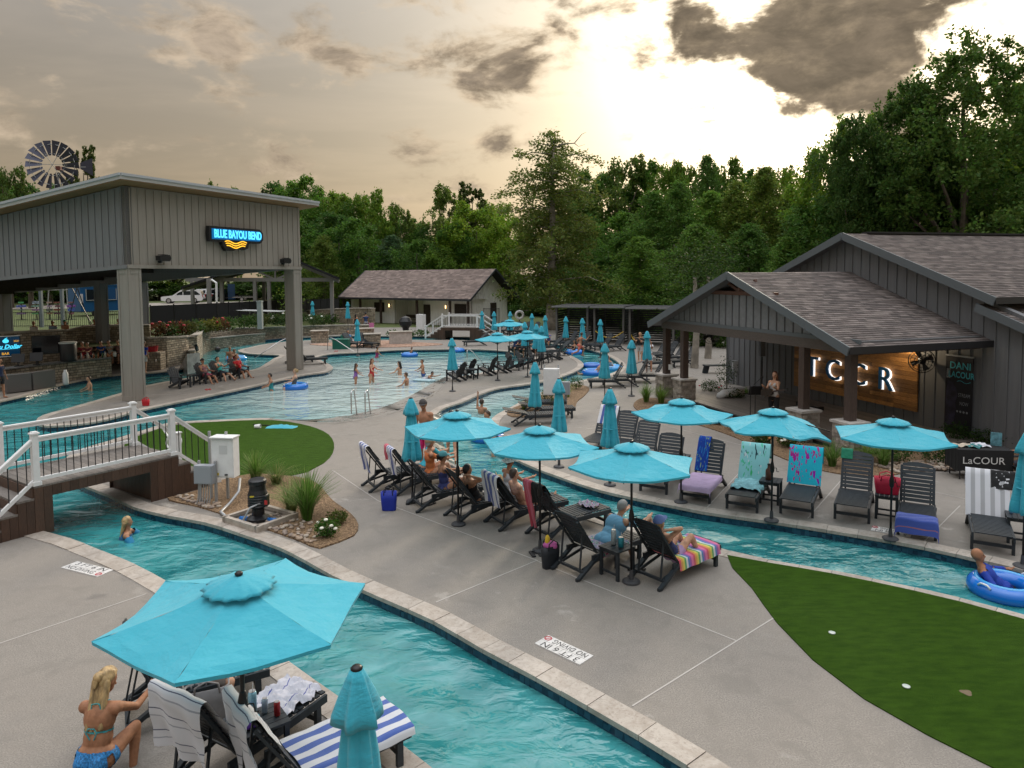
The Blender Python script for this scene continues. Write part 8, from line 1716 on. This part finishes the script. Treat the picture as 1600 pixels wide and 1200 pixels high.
# ------------------------------------------------------------------ towels and cloths
def uvsheet(name, label, grid, mt, parent=None, group=None, th=.006):
    "grid: rows of points; gives UVs so that stripes can follow the cloth"
    nr, nc = len(grid), len(grid[0]); vs = [tuple(p) for row in grid for p in row]; fs = [(r*nc+c, r*nc+c+1, (r+1)*nc+c+1, (r+1)*nc+c) for r in range(nr-1) for c in range(nc-1)]
    me = bpy.data.meshes.new(name); me.from_pydata(vs, [], fs); uv = me.uv_layers.new(name='UVMap'); buf = []
    for f in fs:
        for i in f: buf += [(i % nc)/(nc-1), (i//nc)/(nr-1)]
    uv.data.foreach_set('uv', buf); me.polygons.foreach_set('use_smooth', [True]*len(fs)); me.materials.append(mt); me.update()
    o = put(name, me); 
    if parent: o.parent = parent
    return tag(o, label, 'towel', group)
def stripes(name, stops, axis=0, scale=1.0, rough=.9):
    "stops: list of (position, colour) as constant bands over 0..1, repeated scale times"
    def f(k, nt):
        u = k.n('ShaderNodeUVMap').outputs[0]; s = k.n('ShaderNodeSeparateXYZ', {0: u}).outputs[axis]
        fr = k.math('FRACT', k.math('MULTIPLY', s, scale)); c = k.ramp(fr, stops, 'CONSTANT'); n = k.noise(opos(k), 180, 2, .6)
        c = k.mix(.12, c, (.5, .5, .5))
        return {'Base Color': c, 'Roughness': rough, 'Sheen Weight': .3, 'Specular IOR Level': .1, 'Normal': bumpn(k, n, .004)}
    return shader(name, f)
def blobs(name, bg, cols, scale=5.0, thr=.33):
    def f(k, nt):
        p = k.n('ShaderNodeUVMap').outputs[0]; v = k.n('ShaderNodeTexVoronoi', {'Vector': k.vmath('ADD', k.vmath('MULTIPLY', p, (1, 1.7, 1)), k.vmath('SCALE', k.n('ShaderNodeTexNoise', {'Vector': p, 'Scale': 6.0}).outputs[1])), 'Scale': scale}); v2 = v
        r = k.n('ShaderNodeSeparateColor', {0: v.outputs['Color']}).outputs[0]; c2 = k.ramp(r, [(i/len(cols), c) for i, c in enumerate(cols)], 'CONSTANT')
        m_ = k.math('LESS_THAN', v.outputs['Distance'], thr); c = k.mix(m_, bg, c2); n = k.noise(opos(k), 180, 2, .6)
        return {'Base Color': c, 'Roughness': .9, 'Specular IOR Level': .1, 'Normal': bumpn(k, n, .004)}
    return shader(name, f)
WH = (.66, .66, .70); BL = (.02, .055, .30)
BWS = stripes('blue_white_stripe', [(0, WH), (.5, BL)], 0, 3.5); BWW = stripes('wide_blue_white_stripe', [(0, WH), (.5, (.015, .08, .38))], 0, 5); GWS = stripes('grey_white_stripe', [(0, (.62, .62, .66)), (.55, (.36, .36, .38))], 0, 4.5)
WLB = stripes('white_thin_blue_line', [(0, (.62, .62, .66)), (.30, (.03, .035, .10)), (.345, (.62, .62, .66)), (.62, (.30, .31, .36)), (.67, (.62, .62, .66))], 1, 5.0); RAIN = stripes('rainbow_stripe', [(0, (.5, .02, .05)), (.12, (.6, .25, .02)), (.24, (.6, .5, .03)), (.36, (.05, .3, .06)), (.48, (.6, .6, .6)), (.6, (.02, .15, .4)), (.72, (.25, .03, .3)), (.84, (.6, .1, .25))], 1, 3.0)
CRUM = stripes('white_one_blue_line', [(0, (.58, .57, .64)), (.45, (.03, .05, .30)), (.49, (.58, .57, .64))], 0, 2.0)
PINE = blobs('pineapple_print', (.02, .36, .48), [(.30, .02, .22), (.22, .02, .30), (.34, .03, .18)], 4.2, .36); AQUA = blobs('aqua_green_print', (.22, .50, .52), [(.05, .40, .16), (.45, .55, .58), (.02, .05, .06), (.08, .45, .28)], 4.5, .30); NAVP = blobs('navy_lime_print', (.015, .05, .28), [(.03, .25, .5), (.30, .42, .04), (.02, .12, .42)], 5, .34); FLOR = blobs('floral_print', (.35, .30, .36), [(.35, .04, .14), (.03, .25, .12), (.1, .15, .35)], 7, .4)
PINK = mat('lavender_pink_towel', (.50, .36, .54), .9, var=.08, bump=.004, bscale=160); REDT = stripes('red_pink_towel', [(0, (.50, .02, .06)), (.5, (.62, .12, .20)), (.75, (.52, .03, .08))], 0, 1.5); BLKC = mat('black_cloth', (.008, .008, .009), .85); BLUT = stripes('royal_blue_towel', [(0, (.012, .06, .42)), (.8, (.4, .12, .15)), (.83, (.012, .06, .42))], 1, 1.0); PAQ = mat('pale_aqua_towel', (.20, .42, .46), .9, var=.25, vscale=9, bump=.006, bscale=90); GRN = mat('green_cloth', (.01, .16, .09), .9)
def lframe(l): return Matrix.Translation(l.location) @ Matrix.Rotation(l.rotation_euler.z, 4, 'Z')
def back_towel(l, label, mt, y0=-.3, y1=.3, front=.5, back=.55, ang=55, nz=.012, nc=14, flare=.0, group=None):
    "drape over the top of a lounger back: down the seat side and hanging behind"
    ca, sa = math.cos(R_(ang)), math.sin(R_(ang)); H = .36; path = []; BLn = .88; nrm = Vector((sa, 0, ca)); up = Vector((-ca, 0, sa))
    top = Vector((0, 0, H+.02))+up*BLn
    for t in np.linspace(0, 1, 9): path.append(top-up*front*(1-t)+nrm*.055)
    path.append(top+up*.03+nrm*.02); path.append(top+up*.025-nrm*.03)
    for t in np.linspace(.08, 1, 10): path.append(top-nrm*.06+(-up*back*t*.45)+Vector((-.03*t, 0, -back*t*.62)))
    M = lframe(l); g_ = []; ph = random.random()*6
    for i, p in enumerate(path):
        row = []; k_ = i/(len(path)-1); hang = max(0, (i-9)/10)
        for c in range(nc):
            s = c/(nc-1); y = y0+(y1-y0)*s+(s-.5)*flare*hang
            w = nz*math.sin(s*13+ph+hang*2)*(.3+1.6*hang)+nz*.5*math.sin(i*1.1+s*5)
            row.append(M @ (p+nrm*(abs(w) if i < 9 else 0)-Vector((w if i >= 9 else 0, 0, 0))+Vector((0, y, 0))+Vector((0, 0, -.02*math.sin(s*7+ph)*hang))))
        g_.append(row)
    return uvsheet('draped_towel', label, g_, mt, None, group)
def seat_towel(l, label, mt, x0=.1, x1=1.2, w=.68, over=.14, nz=.012, group=None, crumple=0.0, yoff=0.0, footdrop=0.0, nm='spread_towel'):
    M = lframe(l); g_ = []; nr, nc = 26, 18; ph = random.random()*6; tw = w+2*over
    for i in range(nr):
        t = i/(nr-1); row = []
        for c in range(nc):
            s = (c/(nc-1)-.5)*tw; ya = abs(s); z = .392; y = s
            if ya > w/2: z -= (ya-w/2)*.92; y = math.copysign(w/2+.012+(ya-w/2)*.15, s)
            x = x0+(x1-x0)*t
            if footdrop and x > 1.22: z -= (x-1.22)*1.0; x = 1.22+.02+(x-1.22)*.12
            z += nz*abs(math.sin(t*9+s*6+ph))+crumple*(abs(math.sin(t*17+s*13+ph))*abs(math.cos(s*21+t*11))+.4*abs(math.sin(t*31+ph*2+s*9)))
            row.append(M @ Vector((x+.02*math.sin(s*9+ph)*(1 if crumple else .5), y+yoff+crumple*.5*math.sin(t*15), z)))
        g_.append(row)
    return uvsheet(nm, label, g_, mt, None, group)
GB = 'towels over lounger backs'
back_towel(LI['L1'], 'blue and white striped towel on the leftmost island lounger', BWS, group=GB, back=.62); back_towel(LI['L2'], 'blue and white striped towel on the second island lounger', BWS, -.3, .12, group=GB, back=.6); back_towel(LI['L2'], 'pink and red towel edge beside the second striped towel', REDT, .13, .3, front=.6, back=.3)
back_towel(LI['L5'], 'blue and white striped towel behind the crossed feet', BWS, -.33, .33, front=.7, back=.62, group=GB); back_towel(LI['M1'], 'blue and white striped towel across the river', BWS, -.3, .3, front=.6, back=.5, ang=58, group=GB)
back_towel(LI['L6'], 'red and pink towel hanging to the ground from a lounger back', REDT, .06, .34, front=.25, back=.95, flare=-.08); back_towel(LI['L6'], 'black cloth over the right of the red towel lounger', BLKC, -.30, .05, front=.3, back=.36)
seat_towel(LI['L6'], 'floral towel bundle on the red towel lounger', FLOR, .75, 1.05, .4, 0, crumple=.06); seat_towel(LI['L7'], 'colourful floral towel under the pale blue shirt person', FLOR, .1, .8, .66, .14); seat_towel(LI['L8'], 'rainbow striped towel under the sunbather', RAIN, .0, 1.15, .66, .2, .015)
back_towel(LI['R2'], 'dark blue and lime print towel on the second right bank lounger', NAVP, -.32, -.02, front=.85, back=.3, ang=62, flare=.1); seat_towel(LI['R2'], 'pale pink towel with a red edge on a lounger seat', PINK, .1, 1.34, .68, .12, .008, footdrop=1)
back_towel(LI['R3'], 'aqua and green print towel on a lounger back', AQUA, -.32, .34, front=.86, back=.3, ang=62); seat_towel(LI['R3'], 'pale aqua towel heaped on the lounger seat', PAQ, .0, .85, .60, .08, crumple=.05)
back_towel(LI['R4'], 'turquoise towel with purple pineapples and flowers', PINE, -.36, .36, front=.88, back=.3, ang=62); back_towel(LI['R5'], 'small green cloth on the bare lounger back', GRN, -.34, -.10, front=.22, back=.2, ang=62); seat_towel(LI['R6'], 'royal blue towel over the lounger foot', BLUT, .85, 1.5, .68, .14, .015, footdrop=1)
back_towel(LI['R7'], 'white and grey striped towel on the rightmost lounger', GWS, -.38, .36, front=.95, back=.3, ang=62); back_towel(LI['R7'], 'crumpled black cloth on the rightmost lounger corner', BLKC, .05, .46, front=.36, back=.25, ang=62, nz=.03)
seat_towel(LI['N425'], 'crumpled white towel with a blue line on the near lounger', CRUM, .45, 1.2, .54, .02, crumple=.06); back_towel(LI['N425'], 'white towel with thin dark lines over the middle near lounger back', WLB, -.40, .40, front=.80, back=.62, ang=60, nz=.02)
back_towel(LI['N560'], 'white towel with thin dark lines over the nearest lounger back', WLB, -.36, .36, front=.55, back=.75, ang=58, nz=.02); seat_towel(LI['N560'], 'wide blue and white striped towel spread on the nearest lounger', BWW, .05, 1.26, .68, .10, .012)
# ------------------------------------------------------------------ lettering becomes plain meshes
bpy.context.view_layer.update(); dg = bpy.context.evaluated_depsgraph_get()
for o in [o for o in COL.objects if o.type == 'FONT']:
    me = bpy.data.meshes.new_from_object(o.evaluated_get(dg)); n = o.name; par = o.parent; ml = o.matrix_local.copy(); k_ = o.get('kind')
    bpy.data.objects.remove(o); q = bpy.data.objects.new(n, me); COL.objects.link(q); q.parent = par; q.matrix_local = ml
    if k_: q['kind'] = k_
